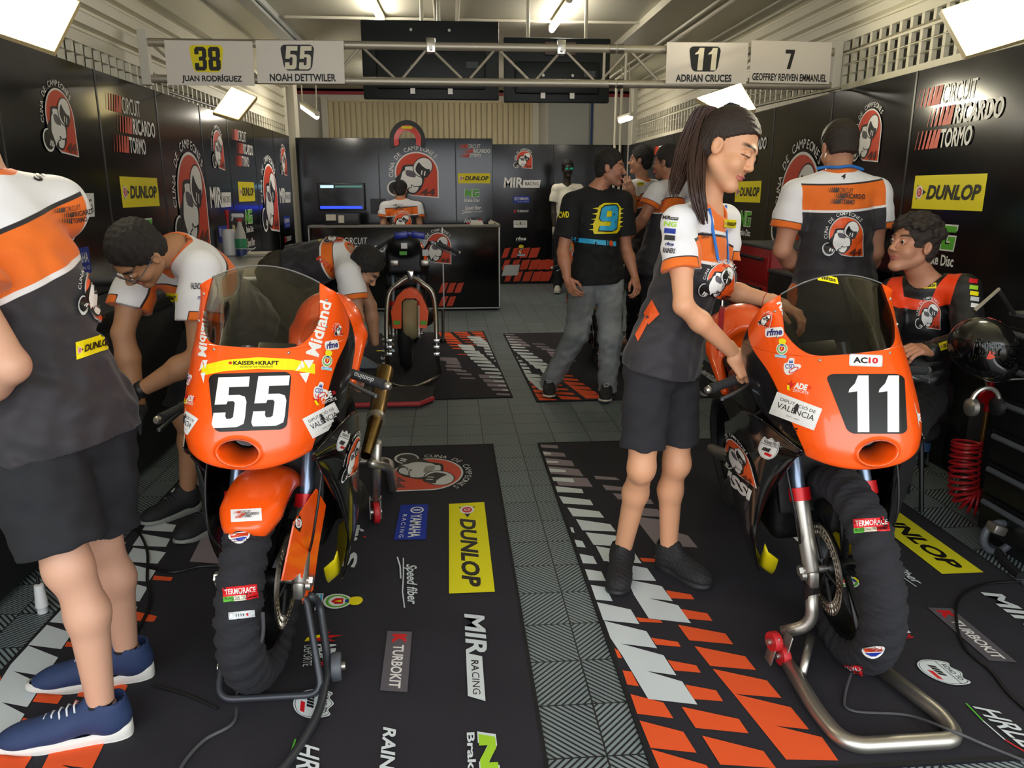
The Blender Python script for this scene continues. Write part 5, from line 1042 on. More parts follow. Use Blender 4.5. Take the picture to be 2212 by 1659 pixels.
        if st_ == 'pony':
            strands = []
            for lock, nn, ww in o['pony']:
                T0 = [np.asarray(p) for p in lock]; C0 = smoothpath(T0, 8); ts = np.linspace(0, 1, len(C0)); Rw = np.interp(ts, [0, .10, .3, .6, .85, 1], [.012, .026, .034, .04, .034, .014]) * ww; u1 = nz(o.get('ponyside', (1, 0, 0))); u2 = np.cross(nz(T0[-1] - T0[0]), u1)
                for k in range(nn):
                    a = RNG.rand() * 2 * PI; q = RNG.rand() ** .5; ph = RNG.rand() * 6; c1 = np.cos(a + .6 * np.sin(ts * 2 + ph)); c2 = np.sin(a + .6 * np.sin(ts * 2 + ph)); n_ = max(8, int(len(C0) * (.84 + .16 * RNG.rand())))
                    P_ = C0 + (c1 * Rw * q)[:, None] * u1 + (c2 * Rw * q * .75)[:, None] * u2; strands.append(tube(P_[:n_], np.interp(np.linspace(0, 1, n_), [0, .7, 1], [.0036, .0032, .0008]), 5))
            mk('ponytail', merge(strands), mat('ponytail_hair', '#3a2620', .45), root, smooth=True); mk('hair_tie', tube([HL(*p) for p in o['tie']], .013, 10), M_mblk, root, smooth=True)
    # ---- shirt
    so = o.get('shirt')
    if so:
        fat = o.get('loose', .016); S = Solid(); hem = so.get('hem', .12)
        hw_ = so.get('flare', 1.); S.add(s_ell(nk - ez * .36 * LT, np.array([.150, .105, .19]) * g + fat, RT), .03).add(s_ell(waist, np.array([.140, .105, .16]) * g + fat, RT), .06).add(s_ell(pel - ez * .01, np.array([.196, .142, .22]) * g * hw_ + fat * .6, RT), .09)
        if 'belly' in o: S.add(s_ell(waist + fw * .05 - ez * .02, np.array([.12, .10, .13]) * g * o['belly'], RT), .06)
        if sf < 1: 
            for sx in (-1, 1): S.add(s_ell(nk - ez * .42 * LT + fw * .10 + ex * sx * .065, (.055, .05, .06), RT), .04)
        sl = so.get('sleeve', .62)
        for s in 'LR':
            p, e = A['s' + s], A['e' + s]; S.add(s_cone(nk - ez * .045, p - ez * .01, .058 * g + fat * .8, .056 * g * sf + fat), .035)
            q = p + (e - p) * sl; N_ = Solid().add(s_cone(p - ez * .008, p * .4 + q * .6, .054 * g * sf + fat, .060 * g * sf + fat * 1.3), 0).add(s_cone(p * .4 + q * .6, q + (e - p) * .1, .060 * g * sf + fat * 1.3, .062 * g * sf + fat * 1.5), .01).mod(half(q, p - e))
            if sl > .9: w = A['w' + s]; N_ = Solid().add(s_cone(p - ez * .005, e, .058 * g * sf + fat, .05 * g * sf + fat), 0).add(s_cone(e, w, .048 * g * sf + fat, .034 + fat * .7), .02)
            S.add(nested(N_), .018)
        if so.get('amp', .0045): S.mod(lambda P, d: d + folds(P, so.get('amp', .0045)) * np.clip(((nk - P) @ ez) / (.45 * LT), .15, 1.2))
        S.mod(half(pel - ez * hem, ez)); nr = so.get('neck', .066) * g ** .5; S.cut(s_cone(nk - ez * .012 + fw * .010, nk + ez * .16 + fw * .02, nr, nr + .012), .004)
        v, f = sdf_mesh(S, min(h, .0065) if h < .008 else h)
        s_ = (nk - v) @ ez; x_ = (v - nk) @ ex; hw = np.linalg.norm(A['sL'] - A['sR']) / 2; se = s_ - so.get('arch', .05) * (x_ / hw) ** 2 - so.get('tilt', 0.) * x_ / hw
        arm = np.full(len(v), -1.); cuff = np.full(len(v), -1.)
        for s in 'LR':
            p, e = A['s' + s], A['e' + s]; a = nz(e - p); t = (v - p) @ a; dist = np.linalg.norm(v - p - np.clip(t, -.05, 1)[:, None] * a, axis=1); sg = 1 if s == 'L' else -1
            fld = np.minimum((x_ * sg) - (hw - so.get('arm', .0)), .058 * g * sf + fat * 2.6 + .028 - dist); arm = np.maximum(arm, fld); cuff = np.maximum(cuff, np.minimum(fld, t - np.linalg.norm(e - p) * sl + so.get('cuffw', .035)))
        b = so.get('bands', (.245, .232, .115, .104)); c0 = nk + fw * .012; dn = np.linalg.norm(v - c0 - ((v - c0) @ ez)[:, None] * ez, axis=1)
        at = dict(b1=b[0] - se, b2=b[1] - se, b3=b[2] - se, b4=b[3] - se, arm=arm, cuff=cuff, cuff2=cuff - .004, col=np.minimum(nr + .020 - dn, .08 - np.abs(s_)), hemz=((pel - ez * hem - v) @ -ez) * -1 + .02)
        if so['style'] == 'team': ms = field_mat('team_shirt', '#272429', [('b1', '#e6e4e4', .001), ('b2', '#e86d12', .001), ('b3', '#1c1a1e', .001), ('b4', '#e6e5e8', .001), ('arm', '#e6e5e8', .001), ('cuff', '#1c1a1e', .001), ('cuff2', '#e86d12', .001), ('col', '#e86d12', .001)], .72, bump=(350, .12), sheen=.15)
        elif so['style'] == 'leathers': ms = field_mat('race_suit', '#151416', [('b2', '#f0400f', .001), ('arm', '#19181a', .001), ('col', '#121113', .001)], .42, bump=(50, .12))
        else: ms = mat('shirt_' + so['color'], so['color'], .85, bump=(300, .15))
        so_ = mk('shirt' if so['style'] != 'leathers' else 'race_suit', (v, f), ms, root, smooth=True, attrs=at if so['style'] != 'plain' else None); root_sh = bvh((v, f))
    else: root_sh = None
    # ---- trousers or shorts
    bo = o.get('bottom')
    if bo:
        T_ = Solid().add(s_ell(pel + zh * .005, np.array([.158, .118, .13]) * g + .012, RH), .03); k_ = bo.get('len', .75)
        for s in 'LR':
            Hh, K, An = A['h' + s], A['k' + s], A['a' + s]; L_ = Solid(); w = bo.get('w', 1.)
            if k_ < 1: q = Hh + (K - Hh) * k_; L_.add(s_cone(Hh, Hh * .5 + q * .5, .098 * g * w, .094 * g * w), 0).add(s_cone(Hh * .5 + q * .5, q + (K - Hh) * .12, .094 * g * w, .092 * g * w), .02).mod(half(q, Hh - K))
            else: L_.add(s_cone(Hh, K, .098 * g * w, .074 * g * w), 0).add(s_cone(K, An + (An - K) * .04, .074 * g * w, bo.get('cuff', .062) * w), .03).mod(half(An + (An - K) * .06, K - An))
            T_.add(nested(L_), .03)
        T_.mod(lambda P, d: d + folds(P, bo.get('amp', .005))); (None if bo.get('seated') else T_.mod(half(pel + zh * .10, -zh))); v, f = sdf_mesh(T_, h if k_ < 1 else max(h, .0075)); bm_ = mk(bo['name'], (v, f), mat(bo['name'] + bo['color'], bo['color'], .9, bump=(220, .2), vary=bo.get('vary')), root, smooth=True); root_bt = bvh((v, f))
    else: root_bt = None
    # ---- shoes
    sh = o.get('shoe')
    if sh:
        for s in 'LR':
            An, toe = A['a' + s], A['t' + s]; d = toe - An; d[2] = 0; d = nz(d); sd = np.cross((0, 0, 1), d); Rf = np.stack([sd, d, (0, 0, 1)], 1); L_ = sh.get('L', .285); heel = np.array([An[0], An[1], .018]) - d * .050 * sh.get('L', .285) / .285
            at_ = lambda x, y, z: heel + Rf @ np.array([x, y, z]); k = L_ / .285
            U = Solid().add(s_ell(at_(0, .045, .052), (.040, .058, .052), Rf), .02).add(s_cone(at_(0, .07, .066), at_(0, .150 * k, .042), .044, .038), .03).add(s_ell(at_(.002, .17 * k, .036), (.044, .085, .036), Rf), .03).add(s_ell(at_(.004, .222 * k, .028), (.045, .062, .029), Rf), .03)
            U.add(s_cone(at_(0, .040, .05), at_(0, .038, .092), .045, .0455), .02).add(s_cone(at_(0, .090, .080), at_(0, .082, .108), .027, .022), .02).cut(s_cone(at_(0, .040, .088), at_(0, .036, .16), .037, .041), .004); U.mod(half(at_(0, 0, .012), (0, 0, 1)))
            if sh.get('rough'): U.mod(lambda P, d: d + .0016 * np.sin(P[:, 0] * 190 + P[:, 2] * 240) * np.sin(P[:, 1] * 170))
            so2 = mk('shoe', sdf_mesh(U, .0048 if not far else .009), mat('shoe_' + sh['color'], sh['color'], .75, bump=(240, .2)), root, smooth=True)
            ol = np.array([(-.033, .012), (-.040, .06), (-.040, .12), (-.046, .19), (-.042, .245), (-.02, .28), (.01, .288), (.036, .262), (.047, .21), (.042, .13), (.036, .07), (.034, .02), (.018, -.008), (-.016, -.008)]) * [1.04, k]
            ol = curve2(ol, 5); n = len(ol); hgt = lambda y: .026 + .014 * np.clip((.10 - y) / .1, 0, 1) + sh.get('toe', .0) * np.clip((y - .2) / .08, 0, 1) ** 2
            rows = [np.c_[ol * .93, np.full(n, .0)], np.c_[ol, np.full(n, .006)], np.c_[ol * [1.02, 1.005], hgt(ol[:, 1]) * .6], np.c_[ol * [.97, .995], hgt(ol[:, 1])], np.c_[ol * [.8, .95] + [0, .006], hgt(ol[:, 1]) + .002]]
            for i in (0, 1): rows[i][:, 2] += .012 * np.clip((ol[:, 1] - .22) / .07, 0, 1) ** 2
            g_ = grid(np.array([r @ Rf.T + heel - np.array([0, 0, .010]) for r in rows]), False, True); fs = g_[1].tolist() + [list(range(n))[::-1], list(range(4 * n, 5 * n))]; mk('sole', (g_[0], fs), mat('sole_' + sh['sole'], sh['sole'], .6), so2, smooth=True)
            ls = []; yy = np.linspace(.10, .165, 5)
            for i, y in enumerate(yy): z = .104 - (y - .10) * .42; ls += [tube([at_(-.024, y * k, z - .012), at_(-.01, y * k + .004, z + .002), at_(.01, y * k + .004, z + .002), at_(.024, y * k, z - .012)], .0026, 6)]
            if not far: mk('laces', merge(ls), mat('lace_' + sh.get('lace', '#cccccc'), sh.get('lace', '#cccccc'), .8), so2, smooth=True)
            if sh.get('sock'): mk('sock', lathe([(.0365, -.02), (.0385, .035), (.036, .04)], An - np.array([0, 0, .005]), nz(A['k' + s] - An), 20), mat('sock_' + sh['sock'], sh['sock'], .9), root, smooth=True)
    return dict(root=root, shirt=root_sh, bottom=root_bt, HL=HL, R=RHd, A=A, hs=hs)
def lens(J):
    f = lambda a, b: round(float(np.linalg.norm(np.asarray(J[a], float) - np.asarray(J[b], float))), 2) if a in J and b in J else None
    return dict(torso=f('pel', 'nk'), sh=f('sL', 'sR'), uaL=f('sL', 'eL'), faL=f('eL', 'wL'), uaR=f('sR', 'eR'), faR=f('eR', 'wR'), thL=f('hL', 'kL'), shL=f('kL', 'aL'), thR=f('hR', 'kR'), shR=f('kR', 'aR'), hd=f('nk', 'hd'))
TEAM = dict(style='team')
def stp(p, g_, q, nm='shirt_print', cuts=10, key='shirt'): return decal(nm, g_, on_px(p[key], q), p['root'], .0022, .0005, cuts)
def V3(*a): return np.array(a, float)
def hips(pel, fw, w=.085): l = np.cross((0, 0, 1), nz(V3(*fw))); return dict(hL=pel + l * w, hR=pel - l * w)
PEOPLE = {}
def foot(J, s, hx, hy, tx, ty, z=.092):
    H, T = gp(hx, hy), gp(tx, ty); d = nz(T - H); J['a' + s] = H + d * .055 + V3(0, 0, z); J['t' + s] = H + d * .26 + V3(0, 0, .02)
# ---- woman with the ponytail
J = dict(pel=dp(1432, 775, 2.68), nk=dp(1530, 440, 2.66), hd=dp(1572, 322, 2.62), hf=(.70, -.60, -.40), hu=(.36, -.06, .93), sR=dp(1468, 476, 2.54), sL=dp(1566, 470, 2.86), eR=dp(1476, 660, 2.44), wR=dp(1586, 764, 2.50), eL=dp(1556, 622, 2.84), wL=dp(1682, 655, 2.70),
         kR=dp(1386, 1010, 2.60), aR=dp(1353, 1212, 2.63), tR=gp(1326, 1300, .02), kL=dp(1462, 1000, 2.70), aL=dp(1443, 1195, 2.72), tL=gp(1545, 1268, .02), dR=V3(.50, -.25, -.72), nR=V3(.1, .95, -.25), h_R=V3(1, 0, .3), dL=dp(1750, 690, 2.60) - dp(1682, 655, 2.70), nL=(0, -.2, -1), h_L=(0, -1, 0))
foot(J, 'R', 1345, 1225, 1325, 1320); foot(J, 'L', 1420, 1225, 1545, 1288); J.update(hips(J['pel'], (.6, -.8, 0), .08)); PEOPLE['woman'] = J
# ---- man at the left edge, seen from behind
pel = dp(128, 912, 2.08); nk = dp(-38, 388, 2.10); l = V3(-.45, -.89, 0)
J = dict(pel=pel, nk=nk, hd=nk + V3(-.05, .02, .20), hf=(-.85, .5, -.1), hu=(0, 0, 1), sL=nk + l * .185 - V3(0, 0, .06), sR=nk - l * .19 - V3(0, 0, .06), eL=dp(22, 790, 1.84), wL=dp(-110, 900, 1.95), eR=nk - l * .20 + V3(-.22, .10, -.26), wR=nk - l * .1 + V3(-.42, .1, -.35),
         kL=dp(148, 1225, 1.93), aL=dp(205, 1512, 1.99), tL=gp(18, 1600, .02), kR=dp(215, 1170, 2.17), aR=dp(238, 1420, 2.30), tR=gp(105, 1468, .02)); foot(J, 'L', 275, 1588, 20, 1625); foot(J, 'R', 322, 1462, 118, 1492); J.update(hips(pel, (-.85, .5, 0), .09)); PEOPLE['left'] = J
# ---- man bending over beside the motorcycle numbered 55
pel = V3(-1.02, 3.62, .93); nk = dp(374, 534, 3.14)
J = dict(pel=pel, nk=nk, hd=dp(298, 548, 2.98), hf=(-.42, -.35, -.84), hu=(-.30, -.80, .52), sL=dp(432, 580, 3.05), sR=dp(300, 590, 3.25), eL=dp(430, 770, 2.98), wL=dp(300, 845, 3.0), eR=dp(265, 720, 3.15), wR=dp(300, 880, 3.12),
         kL=V3(-.98, 3.42, .50), aL=dp(476, 1050, 3.40), tL=gp(440, 1150, .02), kR=V3(-1.22, 3.48, .50), aR=dp(404, 1045, 3.55), tR=gp(350, 1125, .02), dL=dp(268, 868, 3.0) - dp(300, 845, 3.0), nL=(.2, .3, -1), h_L=(0, -1, .3), dR=dp(290, 900, 3.05) - dp(300, 880, 3.12), nR=(0, 0, -1), h_R=(0, -1, 0)); foot(J, 'L', 490, 1130, 432, 1158); foot(J, 'R', 432, 1100, 335, 1132); J.update(hips(pel, (-.3, -.95, 0), .09)); PEOPLE['bend'] = J
# ---- man bending to the right behind the motorcycle numbered 55
pel = dp(606, 590, 5.0); nk = dp(752, 548, 4.9)
J = dict(pel=pel, nk=nk, hd=dp(788, 578, 4.78), hf=(.62, -.1, -.78), hu=(.72, -.25, .55), sR=dp(755, 590, 4.7), sL=dp(742, 545, 5.1), eR=dp(772, 690, 4.65), wR=dp(762, 790, 4.62), eL=dp(800, 660, 5.1), wL=dp(810, 740, 5.1),
         kL=dp(660, 730, 5.05), aL=dp(620, 830, 5.2), tL=gp(660, 880, .02), kR=dp(665, 740, 4.75), aR=dp(610, 850, 4.85), tR=gp(650, 905, .02), dR=dp(760, 830, 4.6) - dp(762, 790, 4.62), nR=(.6, .6, 0), h_R=(.5, -.8, 0)); J.update(hips(pel, (.95, -.2, 0), .09)); PEOPLE['crouch'] = J
# ---- man in the cap at the back
Y = 10.32; pel = V3(-.60, Y, .92); nk = dp(866, 432, Y)
J = dict(pel=pel, nk=nk, hd=dp(865, 412, Y + .06), hf=(0, .95, -.3), hu=(0, .25, .95), sL=dp(832, 446, Y), sR=dp(902, 446, Y), eL=dp(828, 484, Y - .02), wL=dp(845, 486, Y + .2), eR=dp(906, 484, Y - .02), wR=dp(890, 486, Y + .2), kL=V3(-.70, Y, .48), kR=V3(-.50, Y, .48), aL=V3(-.70, Y, .08), aR=V3(-.50, Y, .08), tL=V3(-.72, Y + .18, .02), tR=V3(-.48, Y + .18, .02)); J.update(hips(pel, (0, 1, 0))); PEOPLE['cap'] = J
# ---- walking man with the blue 9
J = dict(pel=dp(1290, 596, 5.62), nk=dp(1288, 405, 5.62), hd=dp(1318, 362, 5.58), hf=(.93, -.30, -.10), hu=(.05, 0, 1), sR=dp(1236, 436, 5.55), sL=dp(1344, 432, 5.66), eR=dp(1216, 545, 5.50), wR=dp(1226, 605, 5.42), eL=dp(1352, 535, 5.68), wL=dp(1372, 600, 5.60), kR=dp(1246, 722, 5.50), aR=dp(1186, 828, 5.68), tR=gp(1186, 858, .02), kL=dp(1318, 730, 5.50), aL=dp(1312, 838, 5.52), tL=gp(1305, 868, .02),
         dR=dp(1244, 640, 5.38) - dp(1226, 605, 5.42), nR=(.6, .6, .1), h_R=(.4, -.8, 0), dL=dp(1378, 628, 5.55) - dp(1372, 600, 5.60), nL=(-.5, .7, 0), h_L=(0, -1, 0)); J.update(hips(J['pel'], (.1, -1, 0), .09)); PEOPLE['nine'] = J
# ---- two team members talking at the far right
Y = 7.35; pel = V3(1.80, Y, .93); nk = dp(1388, 388, Y)
J = dict(pel=pel, nk=nk, hd=dp(1384, 346, Y - .02), hf=(-.85, .45, .0), hu=(0, 0, 1), sL=dp(1362, 405, Y - .1), sR=dp(1412, 402, Y + .12), eL=dp(1366, 455, Y - .15), wL=dp(1365, 412, Y - .22), eR=dp(1418, 470, Y + .1), wR=dp(1400, 520, Y + .1), kL=V3(1.75, Y - .1, .48), kR=V3(1.85, Y + .1, .48), aL=V3(1.75, Y - .1, .09), aR=V3(1.85, Y + .12, .09), tL=V3(1.58, Y - .05, .02), tR=V3(1.70, Y + .2, .02), dL=V3(-.05, .02, .1), nL=(.3, .8, .2), h_L=(-1, 0, 0)); J.update(hips(pel, (-.85, .5, 0))); PEOPLE['chin'] = J
Y = 6.2; pel = V3(1.68, Y, .93); nk = dp(1452, 392, Y)
J = dict(pel=pel, nk=nk, hd=dp(1440, 350, Y), hf=(-.75, .65, -.05), hu=(0, 0, 1), sL=dp(1420, 412, Y - .12), sR=dp(1490, 408, Y + .15), eL=dp(1392, 468, Y - .15), wL=dp(1362, 510, Y - .05), eR=dp(1495, 480, Y + .2), wR=dp(1470, 530, Y + .2), kL=V3(1.62, Y - .08, .48), kR=V3(1.75, Y + .1, .48), aL=V3(1.62, Y - .08, .09), aR=V3(1.75, Y + .12, .09), tL=V3(1.48, Y, .02), tR=V3(1.6, Y + .25, .02)); J.update(hips(pel, (-.75, .65, 0))); PEOPLE['forearm'] = J
# ---- man in the pale polo shirt
Y = 11.6; pel = dp(1222, 495, Y); nk = dp(1224, 398, Y)
J = dict(pel=pel, nk=nk, hd=dp(1226, 364, Y - .03), hf=(.1, -1, -.05), hu=(0, 0, 1), sR=dp(1202, 407, Y), sL=dp(1250, 407, Y), eR=dp(1196, 450, Y), wR=dp(1197, 486, Y - .08), eL=dp(1256, 450, Y), wL=dp(1254, 486, Y - .08), kR=V3(pel[0] - .1, Y, .48), kL=V3(pel[0] + .1, Y, .48), aR=V3(pel[0] - .11, Y, .09), aL=V3(pel[0] + .11, Y, .09), tR=V3(pel[0] - .14, Y - .18, .02), tL=V3(pel[0] + .14, Y - .18, .02)); J.update(hips(pel, (0, -1, 0))); PEOPLE['polo'] = J
# ---- man seen from the back, short hair
Y = 3.75; nk = dp(1812, 372, Y); pel = dp(1800, 640, Y)
J = dict(pel=pel, nk=nk, hd=dp(1812, 318, Y + .05), hf=(.05, .96, -.22), hu=(0, .2, .98), sL=dp(1722, 418, Y + .02), sR=dp(1890, 415, Y), eL=dp(1690, 540, Y + .02), wL=dp(1740, 600, Y + .22), eR=dp(1888, 545, Y - .02), wR=dp(1862, 600, Y + .2), kL=V3(pel[0] - .12, Y, .48), kR=V3(pel[0] + .12, Y, .48), aL=V3(pel[0] - .13, Y, .09), aR=V3(pel[0] + .13, Y, .09), tL=V3(pel[0] - .15, Y + .18, .02), tR=V3(pel[0] + .15, Y + .18, .02)); J.update(hips(pel, (0, 1, 0), .09)); PEOPLE['back'] = J
# ---- seated rider
Y = 3.30; nk = dp(2000, 598, Y); pel = V3(nk[0] + .04, Y + .10, .56)
J = dict(pel=pel, nk=nk, hd=dp(1972, 528, Y - .02), hf=(-.93, -.22, .12), hu=(.1, 0, 1), sR=dp(1934, 630, Y + .10), sL=dp(2082, 624, Y - .12), eR=dp(1912, 730, Y - .05), wR=dp(1925, 790, Y - .25), eL=dp(2095, 740, Y - .25), wL=dp(2010, 758, Y - .38), kR=V3(pel[0] - .30, Y - .22, .52), aR=V3(pel[0] - .34, Y - .12, .10), tR=V3(pel[0] - .52, Y - .2, .02), kL=V3(pel[0] - .24, Y - .32, .54), aL=V3(pel[0] - .30, Y - .30, .10), tL=V3(pel[0] - .46, Y - .40, .02), dL=dp(1965, 752, Y - .42) - dp(2010, 758, Y - .38), nL=(-.1, .3, -1), h_L=(0, 1, .2)); J.update(hips(pel, (-.7, -.7, 0), .09)); PEOPLE['rider'] = J
def mkp(k, label, **o):
    return person(label, PEOPLE[k], o)
W = mkp('woman', 'woman with a long dark ponytail and black shorts reaching over a motorcycle', female=1, g=.90, h=.0055, skin='#d9a07a', hair='#281a15', lips='#b8665e', beard='#d9a07a', lids=1, hairstyle='pony', pony=[([PEOPLE['woman']['hd'] + (-.035, .03, .118), dp(1518, 240, 2.68), dp(1490, 300, 2.68), dp(1472, 360, 2.64), dp(1452, 430, 2.56)], 170, .9), ([PEOPLE['woman']['hd'] + (-.035, .03, .118), dp(1530, 250, 2.66), dp(1508, 330, 2.62), dp(1505, 410, 2.52), dp(1522, 490, 2.50)], 150, .75)], ponyside=(.8, -.5, 0), tie=[(-.02, -.06, .122), (0, -.075, .115), (.02, -.06, .122), (0, -.04, .128), (-.02, -.06, .122)],
        shirt=dict(style='team', hem=.04, sleeve=.60, bands=(.185, .176, .098, .090), arch=.03, arm=.0), bottom=dict(name='shorts', color='#232227', len=.80, w=.98, amp=.004), shoe=dict(color='#1a1a1c', sole='#1c1c1e', L=.255, rough=1, lace='#232326'), loose=.012, hand=.88, curlR=[.75, .8, .85, .9], curlL=[.5, .55, .6, .6], spread=.4)
ML = mkp('left', 'standing man at the left edge with blue white-soled shoes and black shorts', g=1.04, h=.0055, skin='#cf9f84', hairstyle='short', shirt=dict(style='team', hem=.06, sleeve=.60, bands=(.275, .260, .125, .113), arch=-.0, tilt=.055, arm=-.03, amp=.006), bottom=dict(name='shorts', color='#1d1e22', len=.86, w=1.15, amp=.005), shoe=dict(color='#24365c', sole='#d8d6cf', lace='#c9ccd2', sock='#15151a', L=.345, toe=.008), loose=.022)
MB = mkp('bend', 'mechanic with glasses and short dark hair bending down beside a motorcycle', g=1.06, h=.006, skin='#b0805e', hair='#17110e', hairstyle='short', shirt=dict(style='team', hem=.06, sleeve=.60, bands=(.215, .205, .115, .105), arch=.04), bottom=dict(name='trousers', color='#1b1b20', len=.95, w=1.1), shoe=dict(color='#1b1c1f', sole='#8d9088', L=.28, lace='#33363a'), curlL=.5, curlR=.4, gloveL=1, gloveR=1)
MC = mkp('crouch', 'mechanic in olive trousers bending towards the stripped motorcycle', g=1.04, h=.008, skin='#b98a6c', hair='#191513', hairstyle='short', pz=(.75, 0, .66), shirt=dict(style='team', hem=-.10, sleeve=.58, bands=(.125, .115, .050, .045), arch=.0), bottom=dict(name='trousers', color='#3a352b', len=1.2, w=1.12, vary=(9, .25)), shoe=dict(color='#1b1b1d', sole='#3a3a3c'), curlR=.4)
CAPM = mkp('cap', 'man in a black cap working at the back behind the counter', g=.98, h=.010, skin='#b5856a', hair='#16110f', hairstyle='short', shirt=dict(style='team', hem=.1, sleeve=.62, bands=(.20, .19, .098, .088), arch=.0), bottom=dict(name='trousers', color='#1b1b20', len=1.2))
MN = mkp('nine', 'man walking in a black shirt with a blue 9 and grey jeans', g=1.06, h=.0075, skin='#bf8466', hair='#1b1613', beard='#a87560', hairstyle='short', hairt=.8, shirt=dict(style='plain', color='#121316', hem=.05, sleeve=.72), bottom=dict(name='jeans', color='#7d8183', len=1.2, w=1.1, vary=(5, .35), amp=.006), shoe=dict(color='#1c1b1d', sole='#cfc6b4', L=.30), curlR=.6, curlL=.65, belly=.9)
M6 = mkp('chin', 'dark haired team member at the far right holding his chin', g=.98, h=.0095, finehead=0, skin='#b8866a', hair='#1b1512', hairstyle='short', hairt=1.2, shirt=dict(style='team', hem=.1, sleeve=.62, bands=(.235, .225, .120, .112)), bottom=dict(name='trousers', color='#1b1b20', len=1.2), curlL=.5)
M7 = mkp('forearm', 'bald team member with glasses at the far right, arm stretched forward', g=1.05, h=.0095, finehead=0, skin='#b07a5e', hair='#2a211c', hairstyle='fade', shirt=dict(style='team', hem=.1, sleeve=.62, bands=(.235, .225, .120, .112)), bottom=dict(name='trousers', color='#1b1b20', len=1.2))
MP = mkp('polo', 'man in a pale polo shirt with mirrored sunglasses at the far back', g=1., h=.010, skin='#2a1c16', hair='#0d0a09', beard='#2a1c16', lips='#3a211d', hairstyle='short', shirt=dict(style='plain', color='#e6e1d2', hem=.12, sleeve=.68), bottom=dict(name='trousers', color='#15161a', len=1.2), shoe=dict(color='#b9b6ae', sole='#d0cec8'))
BM = mkp('back', 'short haired man with a blue lanyard seen from behind', g=1.10, h=.006, skin='#b98468', hair='#2b211b', hairstyle='fade', hairt=.4, shirt=dict(style='team', hem=.12, sleeve=.62, bands=(.187, .176, .060, .052), arch=-.01, arm=-.01), bottom=dict(name='trousers', color='#1b1b20', len=1.2))
RD = mkp('rider', 'young curly haired rider seated in black and orange race leathers', g=.97, h=.006, skin='#bb8467', hair='#2b211a', hairstyle='curly', shirt=dict(style='leathers', hem=.10, sleeve=1.1, bands=(.0, .125, 0, 0), arch=-.05, amp=.006, neck=.07), bottom=dict(name='race_trousers', color='#141416', len=1.2, w=1.05, seated=1), shoe=dict(color='#121214', sole='#1b1b1d'), pz=(0, -.35, 1), curlL=.5, loose=.014)
# ================================================================ prints on the shirts and things worn
def surf(tree, pts, off): 
    P, N = on_px(tree, [(0, 0), (1, 0), (1, 1), (0, 1)])(np.array([(x, y) for x, y in pts], float)); return P + N * off
E_W = g_emblem('white', 'silver', 'orange')
stp(BM, E_W, [(1772, 560), (1862, 560), (1862, 450), (1772, 450)], 'team_emblem'); stp(BM, g_circuit('dgrey', 'dgrey'), [(1788, 440), (1866, 444), (1866, 408), (1788, 404)])
stp(BM, g_word('4', 'black', a=1.), quad(1822, 381, 9, 12, 10)); BL = surf(BM['shirt'], [(1765, 372), (1790, 362), (1812, 359), (1836, 362), (1862, 374)], .006); mk('lanyard', tube(smoothpath(BL + (0, 0, .012), 5), .007, 8), mat('blue_lanyard', '#1f6fc4', .6), BM['root'], smooth=True)
stp(ML, E_W, [(155, 690), (238, 712), (240, 560), (168, 520)], 'team_emblem', cuts=12); stp(ML, g_circuit('dgrey', 'dgrey'), [(118, 486), (206, 470), (196, 436), (110, 452)]); stp(ML, g_dunlop(), [(165, 778), (240, 752), (240, 716), (162, 740)]); stp(ML, g_word('S', 'black', a=1.), quad(84, 382, 22, 20, 20))
stp(CAPM, E_W, [(843, 500), (888, 500), (888, 452), (843, 452)], 'team_emblem'); stp(CAPM, g_circuit('dgrey', 'dgrey'), quad(864, 447, 34, 12))
stp(W, E_W, [(1500, 640), (1576, 655), (1590, 560), (1530, 545)], 'team_emblem'); stp(W, g_circuit('dgrey', 'dgrey'), quad(1522, 508, 26, 14, 4)); stp(W, g_dunlop(), quad(1576, 483, 26, 17, 4))
for i, (gg, y, w) in enumerate(((g_mir('black', 'white'), 471, 34), (g_word('NG', 'lime', a=2.4), 484, 28), (Gfx(1, .5).rect(0, 0, 1, .5, 'blue'), 499, 24), (Gfx(1, .5).rect(0, 0, 1, .5, 'dgrey'), 514, 22), (g_rfme('navy'), 527, 22), (g_word('RAINERS', 'dgrey', a=5), 541, 26))): stp(W, gg, quad(1449 - i * .6, y, w, 11 if i else 8, 6), cuts=4)
g = Gfx(1, 1); g.poly([(.1, .0), (.5, .5), (.35, .62), (.0, .2)], 'orange'); g.poly([(.45, .35), (.85, .55), (.62, .98), (.3, .7)], 'orange'); stp(W, g, [(1372, 740), (1440, 720), (1430, 640), (1375, 655)], cuts=6)
L1 = surf(W['shirt'], [(1530, 452), (1538, 500), (1548, 560), (1556, 620), (1560, 640)], .005); L2 = surf(W['shirt'], [(1566, 446), (1568, 500), (1570, 560), (1566, 620), (1561, 640)], .005)
mk('lanyard', merge([tube(smoothpath(L1, 4), .0055, 8), tube(smoothpath(L2, 4), .004, 8)]), mat('blue_lanyard', '#2f93e0', .6), W['root'], smooth=True); e = L1[-1]
mk('lanyard_clip', merge([cyl(e, e - (0, 0, .03), .005, 8), box(e - (0, 0, .035), (.016, .006, .012))]), M_chrome, W['root'], auto=40); mk('lanyard_tail', box(e - (0, 0, .115), (.022, .003, .15), rot('Z', 20)), mat('red_lanyard', '#a02328', .7), W['root'])
g9 = Gfx(1, 1.15); q = np.array([(.05, .06), (.10, 0), (.85, .05), (.98, .18), (1, .95), (.85, 1.12), (.3, 1.15), (.12, 1.05), (.06, .55), (.0, .4)]); g9.poly(q, 'yellow'); 
